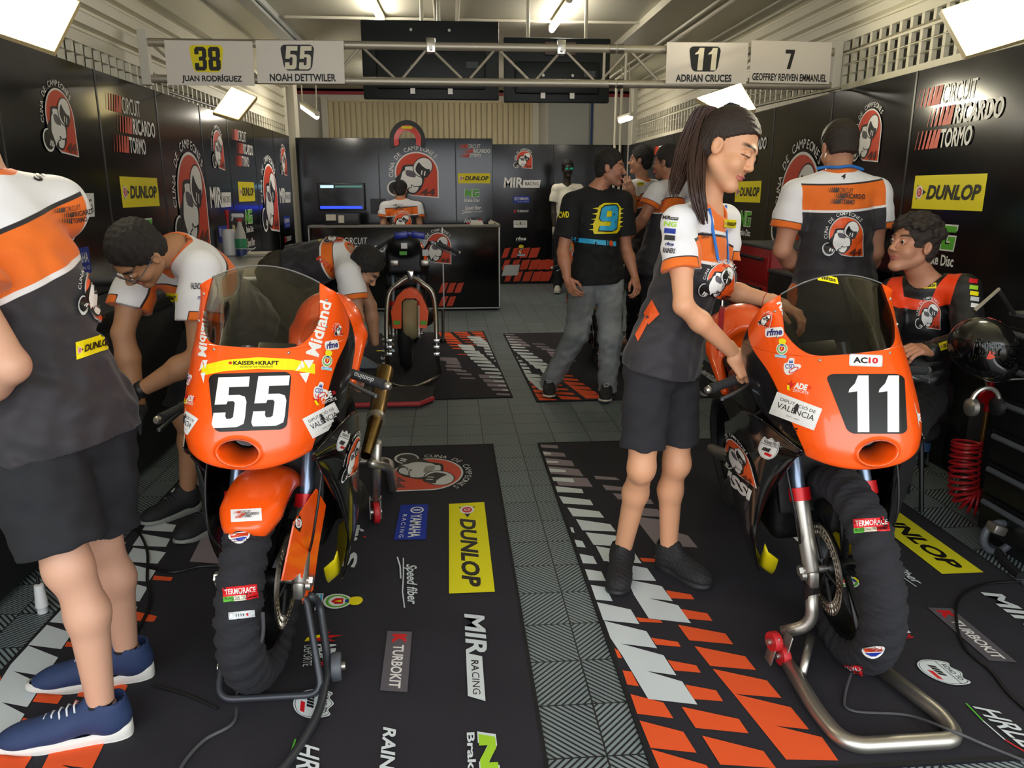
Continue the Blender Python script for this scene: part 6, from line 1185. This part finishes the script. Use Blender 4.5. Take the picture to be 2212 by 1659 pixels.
for k in range(5): g9.poly([(.1, .12 + .2 * k), (-.12, .16 + .2 * k), (.1, .20 + .2 * k)], 'yellow'); g9.poly([(.95, .25 + .15 * k), (1.1, .32 + .15 * k), (.95, .33 + .15 * k)], 'yellow')
digits(g9, '9', .13, .09, .93, 1.07, 'black'); digits(g9, '9', .17, .13, .90, 1.03, 'sky'); stp(MN, g9, [(1278, 505), (1340, 508), (1342, 436), (1288, 440)], 'number_print', 12)
g = Gfx(1, .22); g.rect(0, .03, .78, .19, 'sky'); g.rect(.93, .03, 1., .19, 'sky'); [g.rect(.8 + .03 * i, .03, .815 + .03 * i, .19, 'sky') for i in range(2)]; g.poly(ell2(.89, .11, .045, .1), 'orange'); stp(MN, g, [(1234, 524), (1330, 534), (1330, 520), (1234, 510)], cuts=10); stp(MN, g_word('CWD', 'yellow', a=2), quad(1218, 464, 22, 14, -4))
stp(MB, g_circuit('dgrey', 'dgrey'), quad(395, 515, 40, 14, 20)); stp(MB, g_dunlop(), quad(371, 642, 26, 18, 6)); 
for gg, x, y, w, h in ((g_word('VALENCIA', 'dgrey', a=3.5), 424, 618, 24, 14), (g_rfme('navy'), 436, 642, 22, 11), (g_crest(), 440, 657, 10, 18), (g_word('NG', 'red', a=2), 443, 674, 18, 8)): stp(MB, gg, quad(x, y, w, h, 2), cuts=4)
stp(MC, g_emblem('silver', 'silver', 'orange'), [(700, 530), (742, 526), (735, 500), (690, 503)], 'team_emblem'); stp(MC, g_dunlop(), [(672, 505), (690, 522), (696, 518), (680, 500)]);  g = Gfx(1, .4); [g.poly([(.2 * i, 0), (.2 * i + .1, 0), (.2 * i + .16, .4), (.2 * i + .02, .4)], 'redor') for i in range(5)]; stp(MC, g, [(682, 560), (720, 590), (724, 580), (690, 552)])
stp(RD, g_emblem('white', 'white', 'redor'), [(1975, 715), (2030, 715), (2030, 635), (1975, 635)], 'team_emblem'); stp(RD, g_dunlop(), quad(2006, 617, 34, 12, 0)); 
for i, (c, y) in enumerate((('red', 607), ('lime', 621), ('yellow', 634), ('silver', 646), ('white', 660))): stp(RD, Gfx(1, .5).rect(0, 0, 1, .5, c), quad(2102 + i, y, 18, 9, 8), cuts=3)
stp(RD, g_dunlop(), quad(2045, 745, 34, 16, -18), cuts=4); stp(M6, g_dunlop(), quad(1383, 397, 15, 7, 0), cuts=4)
# cap, glasses, sunglasses, wrist watch
hl = CAPM['HL']; S = Solid().add(s_ell(hl(0, -.012, .045), (.092, .108, .092), CAPM['R']), 0).mod(half(hl(0, 0, .045), CAPM['R'][:, 2])); mk('cap', sdf_mesh(S, .007), M_mblk, CAPM['root'], smooth=True); mk('cap_peak', box(hl(0, .12, .05), (.14, .10, .012), CAPM['R'], .005), M_mblk, CAPM['root'], auto=40)
def specs(p, m, name, lens, w=.024):
    hl, R, parts, ln = p['HL'], p['R'], [], []
    for s in (-1, 1):
        c = hl(s * .033, .108, .004); ring = [c + R @ np.array([w * math.cos(a), -.004 * abs(math.cos(a)), w * .72 * math.sin(a)]) for a in np.linspace(0, 2 * PI, 20, endpoint=False)]; parts.append(tube(ring, .002, 6, True)); parts.append(tube([hl(s * (.033 + w), .104, .008), hl(s * .078, .07, .010), hl(s * .082, -.01, .008)], .002, 6)); ln.append((np.array(ring), [list(range(20))]))
    parts.append(tube([hl(-.010, .109, .008), hl(.010, .109, .008)], .002, 6)); mk(name, merge(parts), m, p['root'], auto=40); mk('lens', merge(ln), lens, p['root'])
specs(MB, M_grey, 'glasses', glass('clear_lens', '#e8eef0', .9)); specs(MP, M_blk, 'sunglasses', mat('mirror_lens', '#2bd0b8', .12, .7), .027)
Wr, dr = PEOPLE['crouch']['wR'], nz(PEOPLE['crouch']['wR'] - PEOPLE['crouch']['eR']); mk('wrist_watch', lathe([(.033, -.012), (.036, -.008), (.036, .008), (.033, .012)], Wr - dr * .03, dr, 18), M_blk, MC['root'], auto=40)
Wr, dr = PEOPLE['bend']['wL'], nz(PEOPLE['bend']['wL'] - PEOPLE['bend']['eL']); mk('wrist_band', lathe([(.032, -.014), (.035, -.01), (.035, .01), (.032, .014)], Wr - dr * .015, dr, 18), M_blk, MB['root'], auto=40)
Wr, dr = PEOPLE['woman']['wL'], nz(PEOPLE['woman']['wL'] - PEOPLE['woman']['eL']); mk('thread_bracelet', lathe([(.027, -.0015), (.0285, 0), (.027, .0015)], Wr - dr * .05, dr, 18), mat('red_thread', '#b0382c', .8), W['root'], smooth=True)
# ================================================================ other things in the pit box
def one(name, label, cat, parts, loc=None, group=None):
    """parts: (name, mesh, material[, smooth angle])"""
    allv = np.concatenate([np.asarray(p[1][0], float) for p in parts]); lo, hi = allv.min(0), allv.max(0)
    t = thing(name, label, cat, loc if loc is not None else ((lo[0] + hi[0]) / 2, (lo[1] + hi[1]) / 2, lo[2]), group)
    for p in parts: mk(p[0], p[1], p[2], t, auto=40)
    return t
# counter in front of the back panels
c0, c1, ct = -1.75, .62, 1.085; YC_ = 9.86
t = one('counter', 'black flight case counter at the back with the striped circuit name', 'counter', [('body', slab((c0, YC_, .03), (c1, YC_ + .24, ct - .03), bev=.004), M_panel), ('worktop', slab((c0 - .01, YC_ - .01, ct - .03), (c1 + .01, YC_ + .26, ct), bev=.004), mat('grey_counter_top', '#77756e', .35)), ('corner_strip', merge([slab((x - .008, YC_ - .006, .03), (x + .008, YC_ + .004, ct - .03)) for x in (c0, -.1, c1 - .006)] + [slab((c0, YC_ - .006, .03), (c1, YC_ + .004, .045))]), M_silv), ('plinth', slab((c0 + .03, YC_ + .03, 0), (c1 - .03, YC_ + .22, .03)), M_mblk)])
def cq(q): return on_quad(*[dp(x, y, YC_) for x, y in q])
decal('sponsor_print', g_circuit('white', 'redor'), cq([(702, 562), (832, 562), (832, 512), (702, 512)]), t, .002); decal('sponsor_print', g_emblem('white', 'white', 'redor'), cq([(905, 574), (975, 574), (975, 488), (905, 488)]), t, .002)
st = Gfx(1, .85)
for r_, n_, y in ((0, 3, .46), (1, 2, .0)):
    for k in range(n_): x0 = .1 + .25 * k; st.poly([(x0, y), (x0 + .2, y + .02), (x0 + .32, y + .36), (x0 + .12, y + .33)], 'redor')
decal('stripe_print', st, cq([(940, 662), (1008, 662), (1008, 608), (940, 608)]), t, .002)
one('table_card', 'small white folded card standing on the counter', 'card', [('card', prism([(-.09, 0), (.09, 0), (.07, .06), (-.07, .06)], .03, dp(1030, 487, YC_ + .1), (1, 0, 0), (0, 0, 1), (0, 1, 0)), M_white)])
a = dp(1062, 484, YC_ + .1); one('door_handle_part', 'small pale bracket lying on the counter corner', 'bracket', [('bracket', merge([slab(a + (-.04, 0, -.0), a + (.03, .05, .035)), box(a + (.04, .02, .02), (.13, .03, .02), rot('Y', 25))]), mat('pale_metal', '#b9b29c', .4))])
# monitor and box on the back panel
a, b_ = dp(688, 455, 10.50), dp(786, 395, 10.50); t = one('monitor', 'switched-on monitor with a blue bar on the back panel', 'monitor', [('bezel', slab((a[0], 10.51, a[2]), (b_[0], 10.565, b_[2]), bev=.006), M_blk), ('screen', slab((a[0] + .015, 10.506, a[2] + .015), (b_[0] - .015, 10.512, b_[2] - .015)), mat('dark_screen', '#050506', .1)), ('bracket', slab((-.95 + a[0] * 0 - .1, 10.565, 1.2), (-.85, 10.585, 1.4)), M_blk)])
for nm, q, c, e in (('screen_bar', (692, 451, 782, 445), '#2038d8', 1.2), ('screen_header', (692, 406, 720, 400), '#8fc4e8', 1.0), ('screen_line', (724, 405, 782, 401), '#3f6a62', .5)): a, b_ = dp(q[0], q[1], 10.502), dp(q[2], q[3], 10.502); mk(nm, slab((a[0], 10.500, a[2]), (b_[0], 10.506, b_[2])), mat(nm, c, emit=e), t)
a, b_ = dp(704, 487, 9.98), dp(776, 461, 9.98); one('printer', 'dark box with pale papers on the counter under the monitor', 'printer', [('case', slab((a[0], 9.9, ct), (b_[0], 10.08, b_[2]), bev=.01), M_blk), ('paper', merge([slab((a[0] + .02, 9.893, ct + .06), (a[0] + .14, 9.9, b_[2] - .01)), slab((a[0] + .17, 9.893, ct + .03), (a[0] + .24, 9.9, b_[2] - .02))]), mat('paper', '#bdb8a6', .7))])
# spare seat cowl hung over the panel
c = dp(880, 297, 10.55); S = []
for nm, r0, r1, ym, m in (('shell', .20, .26, 10.54, M_blk), ('red_band', .125, .195, 10.525, mat('red_paint', '#d8321f', .3, coat=.5))):
    A_ = np.linspace(-.35, PI + .35, 40); pr = np.stack([np.array([c[0] + r * math.cos(x) * .9, ym, 2.13 + r * math.sin(x) * 1.0]) for x in A_ for r in (r0, r1)]).reshape(40, 2, 3); g_ = grid(pr); S.append((nm, thicken(g_, -.04 if nm == 'shell' else -.03), m))
S.append(('yellow_patch', box((c[0], 10.52, 2.13 + .165), (.14, .02, .035), None, .006), M_yel)); one('spare_cowl', 'red and dark spare seat cowl hung over the back panel top', 'fairing', S)
# steel bench on the left with bottles
bx0, bx1, by0, by1, bz = XL + .04, -1.19, 5.25, 7.3, .95
one('workbench', 'steel topped bench along the left wall behind the bending mechanic', 'bench', [('worktop', slab((bx0, by0, bz - .04), (bx1, by1, bz), bev=.006), M_steel), ('body', slab((bx0, by0 + .04, .04), (bx1 - .03, by1 - .04, bz - .04), bev=.004), M_mblk), ('leg', slab((bx1 - .07, by0 + .02, 0), (bx1 - .03, by0 + .06, bz - .04)), M_blk), ('leg', slab((bx1 - .07, by1 - .06, 0), (bx1 - .03, by1 - .02, bz - .04)), M_blk)])
def on_bench(x, y): return gp(x, y, bz)
p = on_bench(523, 553); bot = [(.038, 0), (.046, .006), (.047, .12), (.040, .16), (.020, .21), (.016, .235), (.016, .245)]; k_ = 1.25
sc = lambda pr: [(r * 1.02, z * k_) for r, z in pr]
one('spray_bottle', 'tall spray bottle with a white trigger head and green label', 'bottle', [('bottle', lathe(sc(bot), p, n=22), mat('milky_plastic', '#b9b9ad', .4)), ('liquid_band', lathe(sc([(.0475, .004), (.0480, .045), (.0475, .05)]), p, n=22), mat('blue_plastic', '#2b3c70', .4)), ('label_band', lathe(sc([(.0476, .055), (.0481, .06), (.0481, .118), (.0476, .12)]), p, n=22), mat('green_label', '#2f8a5c', .5)), ('neck_ring', lathe(sc([(.021, .235), (.021, .255)]), p, n=16), M_redw), ('trigger_head', merge([box(p + (-.01, 0, .345), (.10, .035, .035), None, .01), box(p + (-.052, 0, .325), (.012, .02, .05), rot('Y', 20), .004)]), mat('white_plastic', '#e4e4e2', .4))])
p = on_bench(480, 553) + (.07, 0, 0); one('oil_can', 'round white pump can with a red spout', 'bottle', [('can', lathe([(.045, 0), (.056, .01), (.057, .20), (.045, .225), (.02, .23)], p, n=24), mat('white_plastic', '#e4e4e2', .4)), ('pump', merge([cyl(p + (0, 0, .23), p + (0, 0, .30), .008), cyl(p + (0, 0, .30), p + (0, 0, .39), .012, 12, .02)]), M_redw)])
p = on_bench(502, 550) + (.03, 0, 0); one('oil_can', 'yellowish bottle standing between the pump can and the spray bottle', 'bottle', [('bottle', lathe([(.024, 0), (.028, .01), (.028, .17), (.015, .22), (.012, .26)], p, n=18), mat('yellowish_plastic', '#b9ad84', .45))])
p = on_bench(562, 552); one('paper_stack', 'pale papers lying on the steel bench right of the spray bottle', 'paper', [('paper', merge([box(p + (0, 0, .006 + .008 * i), (.22, .30, .007), rot('Z', 8 * i)) for i in range(3)]), mat('paper', '#c9c6ba', .7))])
# the stripped motorcycle and one more behind the walking man
b3 = bike('motorcycle', 'stripped black motorcycle without fairing between the far mats', (-.395, 6.55), 0, 0, dict(num='3', disc=-1, fairing=0, sb=SB55, lift=.0, taildz=-.02, grips=((dp(842, 520, 6.75), dp(795, 548, 6.7)), (dp(942, 527, 6.75), dp(990, 545, 6.7)))))
gv = Solid().add(s_ell(b3['tp']((0, .12, 1.06)), (.14, .08, .10)), .02).add(s_box(b3['tp']((0, .2, .92)), (.16, .10, .12), .04), .03).add(s_box(b3['tp']((0, .35, .78)), (.20, .14, .12), .05), .03); mk('dash_cluster', sdf_mesh(gv, .012), M_blk, b3['root'], smooth=True)
a = dp(885, 508, 6.5); mk('blue_visor', merge([box(a + (s * .07, 0, 0), (.11, .02, .055), rot('Y', s * 8), .012) for s in (-1, 1)] + [box(a + (0, .01, .01), (.06, .02, .03), None, .006)]), mat('blue_visor', '#1c2f9c', .3), b3['root'], auto=40)
for x, y, w, h, c in ((873, 531, .05, .045, 'white'), (871, 547, .06, .03, 'green'), (919, 546, .05, .05, 'silver')): p = dp(x, y, 6.44); mk('sticker', box(p, (w, .004, h)), ink(c), b3['root'])
for x in (852, 918): p = dp(x, 568, 6.5); mk('reservoir', box(p, (.07, .05, .05), None, .012), M_silv, b3['root'], auto=40)
pu = np.array([(849, 709), (845, 672), (858, 640), (872, 626), (887, 621), (900, 626), (912, 640), (926, 672), (922, 709), (906, 707), (907, 652), (898, 644), (876, 644), (867, 652), (867, 709)]); q3 = np.array([dp(x, y, 6.12) for x, y in pu]); pm = prism(q3[:, [0, 2]], .10, (0, 6.10, 0), (1, 0, 0), (0, 0, 1), (0, 1, 0)); mk('front_mudguard', pm, M_fluo, b3['root'], auto=30)
for s in (-1, 1): p = dp(886 + s * 29, 697, 6.09); mk('sticker', box(p, (.05, .006, .03)), ink('green'), b3['root'])
mk('wheel_cover', lathe([(.02, -.055), (.15, -.055), (.165, -.03), (.165, .03), (.15, .055), (.02, .055)], dp(887, 690, 6.36), (1, 0, 0), 32), mat('beige_cover', '#a89c72', .7), b3['root'], auto=40)
f3 = [dp(886, 598, 6.15), dp(862, 612, 6.12), dp(838, 645, 6.1), dp(836, 760, 5.98), gp(840, 812, .03), gp(850, 832, .03), gp(890, 838, .03), gp(928, 824, .03), gp(949, 806, .03), dp(944, 760, 5.98), dp(938, 645, 6.1), dp(912, 612, 6.12), dp(888, 598, 6.15)]
t = stand_tube('front_paddock_stand', 'silver hoop stand lifting the stripped motorcycle by its steering head', 'stand', [smoothpath(f3, 6)], .019, M_steel); mk('head_pin', box(dp(887, 594, 6.15), (.05, .06, .07), None, .008), M_chrome, t, auto=40)
for x in (840, 943): mk('clamp', merge([box(dp(x, y, 5.98), (.055, .05, .035), None, .006) for y in (736, 750, 765)]), M_chrome, t, auto=40)
p = gp(964, 800, .05); one('side_prop', 'thin dark prop standing right of the stripped motorcycle', 'stand', [('tube', tube([gp(957, 735, .0) * 0 + dp(957, 735, 6.9), dp(957, 668, 6.9)], .014, 8), M_steel), ('foot', lathe([(.03, 0), (.03, .05)], gp(957, 742), n=14), M_blk)])
b4 = clone(b11['root']); b4.location = b4.location + Vector((.02, 4.3, 0)); b4['label'] = 'orange and white motorcycle mostly hidden behind the walking man'
# low pad with a red rim, grey chock
pp = [(-.36, -.20), (.24, -.20), (.33, -.06), (.34, .24), (-.36, .24)]; pc = gp(838, 868); one('work_pad', 'low black pad with a red rim on the floor by the far left mat', 'pad', [('pad', prism(pp, .05, pc + (0, .02, .0), (1, 0, 0), (0, 1, 0), (0, 0, 1)), M_mblk), ('rim', tube([pc + (x, y + .02, .03) for x, y in pp[:3]], .018, 8), mat('red_foam', '#b0343a', .6))])
p = gp(782, 798); one('chock', 'grey plastic wedge on the floor right of the left motorcycle', 'wedge', [('wedge', prism([(-.12, 0), (.16, 0), (.10, .04), (-.06, .14), (-.12, .14)], .10, p, (1, 0, 0), (0, 0, 1), (0, 1, 0)), mat('grey_wedge', '#7e8a90', .5))])
# red and black tool cabinets on the right
def cabinet(lo, hi, m, label, face, n, mh, extra=()):
    lo, hi = np.array(lo, float), np.array(hi, float); t = one('tool_cabinet', label, 'cabinet', [('body', slab(lo + (0, 0, .06), hi, bev=.008), m), ('plinth', slab(lo + (.04, .04, 0), (hi[0] - .04, hi[1] - .04, lo[2] + .06)), M_mblk), ('top_mat', slab((lo[0] - .005, lo[1] - .005, hi[2]), (hi[0] + .005, hi[1] + .005, hi[2] + .02), bev=.005), M_grey)])
    H_ = hi[2] - lo[2] - .12
    for k in range(n):
        z0, z1 = lo[2] + .09 + H_ * k / n, lo[2] + .09 + H_ * (k + .92) / n
        if face == 'x': d = mk('drawer', slab((lo[0] - .014, lo[1] + .02, z0), (lo[0] + .002, hi[1] - .02, z1), bev=.003), m, t, auto=40); mk('handle', tube([(lo[0] - .035, lo[1] + .06, z1 - .02), (lo[0] - .035, hi[1] - .06, z1 - .02)], .012, 8), mh, d, auto=40)
        else: d = mk('drawer', slab((lo[0] + .02, lo[1] - .014, z0), (hi[0] - .02, lo[1] + .002, z1), bev=.003), m, t, auto=40); mk('handle', tube([(lo[0] + .06, lo[1] - .03, z1 - .02), (hi[0] - .06, lo[1] - .03, z1 - .02)], .01, 8), mh, d, auto=40)
    return t
cabinet((2.12, 5.0, 0), (2.62, 5.7, 1.12), mat('red_cabinet', '#a31519', .4), 'red tool cabinet behind the ponytail woman', 'x', 5, M_blk)
cabinet((2.10, 4.6, 0), (2.62, 4.98, .98), mat('black_cabinet', '#121214', .45), 'black tool cabinet left of the man seen from behind', 'y', 4, M_grey)
cabinet((2.30, 2.15, 0), (2.66, 2.98, 1.0), mat('black_cabinet', '#121214', .45), 'black drawer cabinet at the right photo edge', 'x', 6, M_grey)
ua = gp(2122, 1098); ux, uy = ua[0], ua[1]; pb = slab((ux - .055, uy, 0), (ux + .065, uy + .12, .56), bev=.006); one('air_unit', 'narrow dark box behind the red coiled hose', 'box', [('case', pb, mat('dark_grey_case', '#26262a', .6)), ('red_valve', merge([cyl((ux - .07, uy - .02, .50), (ux - .07, uy - .02, .68), .015), cyl((ux - .10, uy - .02, .68), (ux + .01, uy - .02, .68), .018), lathe([(.045, 0), (.045, .03)], (ux - .09, uy - .03, .58), (0, -1, 0), 18)]), M_red), ('brass_nozzle', cyl((ux - .07, uy - .02, .34), (ux - .07, uy - .02, .50), .012), mat('brass', '#8d6a38', .4, .8))])
# red coiled air hose
cb = gp(2080, 1112); T_ = np.linspace(0, 1, 900); axis = smoothpath([cb + (-.02, .02, .36), cb + (-.02, .01, .22), cb + (0, 0, .10), cb + (.07, -.05, .075), cb + (.18, -.11, .07)], 40); ax = np.stack([np.interp(T_, np.linspace(0, 1, len(axis)), axis[:, i]) for i in range(3)], 1); tg = np.gradient(ax, axis=0); tg /= np.linalg.norm(tg, axis=1)[:, None]; n1 = np.cross(tg, (0.3, 1, .1)); n1 /= np.linalg.norm(n1, axis=1)[:, None]; n2 = np.cross(tg, n1); ph = 2 * PI * 19 * T_ ** .85
one('air_hose', 'red coiled air hose hanging down to the floor', 'hose', [('hose', tube(ax + .062 * (np.cos(ph)[:, None] * n1 + np.sin(ph)[:, None] * n2), .0065, 8), mat('red_hose', '#b81e24', .35))])
# helmet hung at the cabinet
hc = dp(2122, 748, 2.72); R_ = rot('Z', 28) @ rot('X', 14); KH = .80; S_ell = s_ell; s_ell = lambda c, r, R=None: S_ell(hc + (np.asarray(c, float) - hc) * KH, np.asarray(r, float) * KH, R); S = Solid().add(s_ell(hc, (.125, .155, .135), R_), 0).add(s_ell(hc + R_ @ np.array([0, -.08, -.06]), (.09, .10, .08), R_), .04).cut(s_ell(hc + R_ @ np.array([0, -.17, .01]), (.115, .09, .05), R_), .01); o_ = R_
vz = Solid().add(s_ell(hc, (.128, .159, .137), R_), 0).cut(s_ell(hc, (.122, .150, .130), R_), 0).mod(half(hc + R_ @ np.array([0, 0, -.042]), R_ @ np.array([0, 0, 1.]))).mod(half(hc + R_ @ np.array([0, 0, .05]), R_ @ np.array([0, 0, -1.]))).mod(half(hc + R_ @ np.array([0, -.01, 0]), R_ @ np.array([0, -1., 0])))
hv = sdf_mesh(S, .006); t = one('helmet', 'black race helmet with orange patch and clear visor by the seated rider', 'helmet', [('shell', hv, M_gblk), ('visor', sdf_mesh(vz, .006), glass('helmet_visor', '#9aa39c', 1.))]); ht = bvh(hv); decal('orange_patch', Gfx(1, .6).poly([(0, 0), (.9, .1), (1, .6), (.3, .5)], 'redor'), on_px(ht, quad(2160, 672, 48, 26, 10)), t['root'] if isinstance(t, dict) else t, .002, cuts=4); decal('sponsor_print', g_word('M', 'redor', a=2.5), on_px(ht, quad(2152, 770, 40, 18, 12)), t, .002, cuts=4)
mk('hook', tube([hc + (.02, .1, .12), hc + (.12, .12, .20), (2.255, 2.9, 1.02)], .008, 6), M_steel, t, auto=40)
s_ell = S_ell
# ear defenders on the cabinet side, grey reel, bottle, stool
p = dp(2128, 868, 2.7); one('ear_defenders', 'silver and black ear defenders hanging at the drawer cabinet', 'headset', [('band', tube([p + (.055 * math.cos(a), 0, .055 * math.sin(a)) for a in np.linspace(-.2, PI + .2, 16)], .009, 8), M_silv), ('cup', lathe([(.02, -.02), (.035, -.01), (.035, .01), (.02, .02)], p + (-.052, 0, -.02), (1, 0, 0), 16), M_silv), ('cup', lathe([(.02, -.02), (.035, -.01), (.035, .01), (.02, .02)], p + (.052, 0, -.02), (1, 0, 0), 16), M_blk), ('hook', tube([p + (0, 0, .055), p + (.03, .06, .07), (2.262, 2.75, p[2] + .075)], .005, 6), M_steel)])
p = gp(2158, 1172, .07); one('floor_clamp', 'grey clamp with a dark strap on the floor at the right edge', 'clamp', [('ring', tube([p + (.065 * math.cos(a), .01, .065 * math.sin(a) + .02) for a in np.linspace(0, 2 * PI, 22, endpoint=False)], .016, 10, True), M_grey), ('jaw', box(p + (-.03, -.01, .07), (.06, .06, .04), rot('Y', 20), .008), M_silv), ('strap', tube([p + (0, 0, -.04), gp(2170, 1215, .015), gp(2205, 1245, .012)], .018, 8), M_mblk)])
p = gp(1990, 1005); one('water_bottle', 'clear water bottle on the floor beside the numbered nose on the right', 'bottle', [('bottle', lathe([(.03, 0), (.034, .01), (.034, .16), (.014, .21), (.014, .225)], p, n=20), glass('clear_plastic', '#c9d0d0', .8)), ('label_band', lathe([(.0345, .09), (.0345, .14)], p, n=20), mat('blue_label', '#44679c', .5)), ('cap', lathe([(.015, .222), (.015, .24)], p, n=16), mat('blue_cap', '#31549c', .5))])
sp = PEOPLE['rider']['pel']; one('stool', 'dark stool under the seated rider', 'stool', [('seat', lathe([(.17, .36), (.18, .37), (.18, .41), (.165, .425)], (sp[0], sp[1] + .03, 0), n=28), M_mblk)] + [('leg', tube([(sp[0] + .12 * math.cos(a), sp[1] + .03 + .12 * math.sin(a), .37), (sp[0] + .17 * math.cos(a), sp[1] + .03 + .17 * math.sin(a), 0)], .012, 8), M_blk) for a in (.5, 2.1, 3.7, 5.2)])
# cables and small things on the floor
def cable(label, pts, r=.005, m=None): one('cable', label, 'cable', [('cable', tube(smoothpath(pts, 8), r, 8), m or M_cable)])
z = .014
wc = b55['tp']((0, -.33, .25)); cable('grey warmer cable running down from the left front tyre', [dp(568, 1325, 1.90), dp(566, 1380, 1.93), dp(535, 1440, 1.98), gp(512, 1500, z), gp(505, 1560, z), gp(440, 1600, z), gp(390, 1660, z), gp(380, 1720, z)], .005, mat('grey_cable', '#4c4c50', .5))
cable('thin cable from the right front tyre across the mat', [b11['tp']((0, -.08, .02)) + (0, 0, .02), gp(1826, 1500, z), gp(1840, 1535, z), gp(1960, 1545, z), gp(2060, 1580, .055), gp(2130, 1610, z), gp(2230, 1650, z)], .004, mat('grey_cable', '#4c4c50', .5))
cable('black cable curving over the right mat beside the floor clamp', [gp(2205, 1256, z), gp(2130, 1262, z), gp(2075, 1290, z), gp(2066, 1340, z), gp(2085, 1400, z), gp(2140, 1450, z), gp(2180, 1500, z), gp(2230, 1545, z)], .005)
cable('black cable looping over the light stripes behind the standing man', [gp(262, 1130, z), gp(296, 1145, z), gp(318, 1190, z), gp(318, 1250, z), gp(322, 1310, z), gp(285, 1380, z), gp(262, 1420, z)], .006); cable('black cable from the stripes to the left front tyre', [gp(318, 1222, z), gp(372, 1236, z), gp(430, 1224, z), gp(480, 1222, z)], .005); cable('faint black cable on the mat between blue shoes and stand', [gp(330, 1480, z), gp(400, 1500, z), gp(470, 1530, z)], .004)
p = gp(93, 1322, .0); one('glue_tube', 'small white tube standing on the tiles at the left edge', 'tube', [('tube', lathe([(.018, 0), (.018, .02), (.022, .025), (.016, .11), (.004, .115)], p, n=16), mat('white_plastic', '#e4e4e2', .4)), ('cap', lathe([(.006, .113), (.006, .15)], p, n=10), M_blk)])

# low black storage cases along the left wall
for i, (y0, y1, lb) in enumerate(((1.9, 3.3, 'black flight case along the left wall behind the standing man'), (3.34, 4.9, 'black flight case along the left wall behind the bending mechanic'))):
    one('flight_case', lb, 'case', [('body', slab((XL + .02, y0, .03), (-1.68, y1, .84), bev=.01), mat('case_black', '#101012', .5)), ('lid', slab((XL + .015, y0 - .004, .845), (-1.676, y1 + .004, .93), bev=.01), mat('case_black', '#101012', .5)), ('edge_rail', merge([slab((-1.684, y0 + .02, z0), (-1.672, y1 - .02, z0 + .018)) for z0 in (.832,)]), M_eng), ('base', slab((XL + .05, y0 + .04, 0), (-1.72, y1 - .04, .03)), M_mblk)])
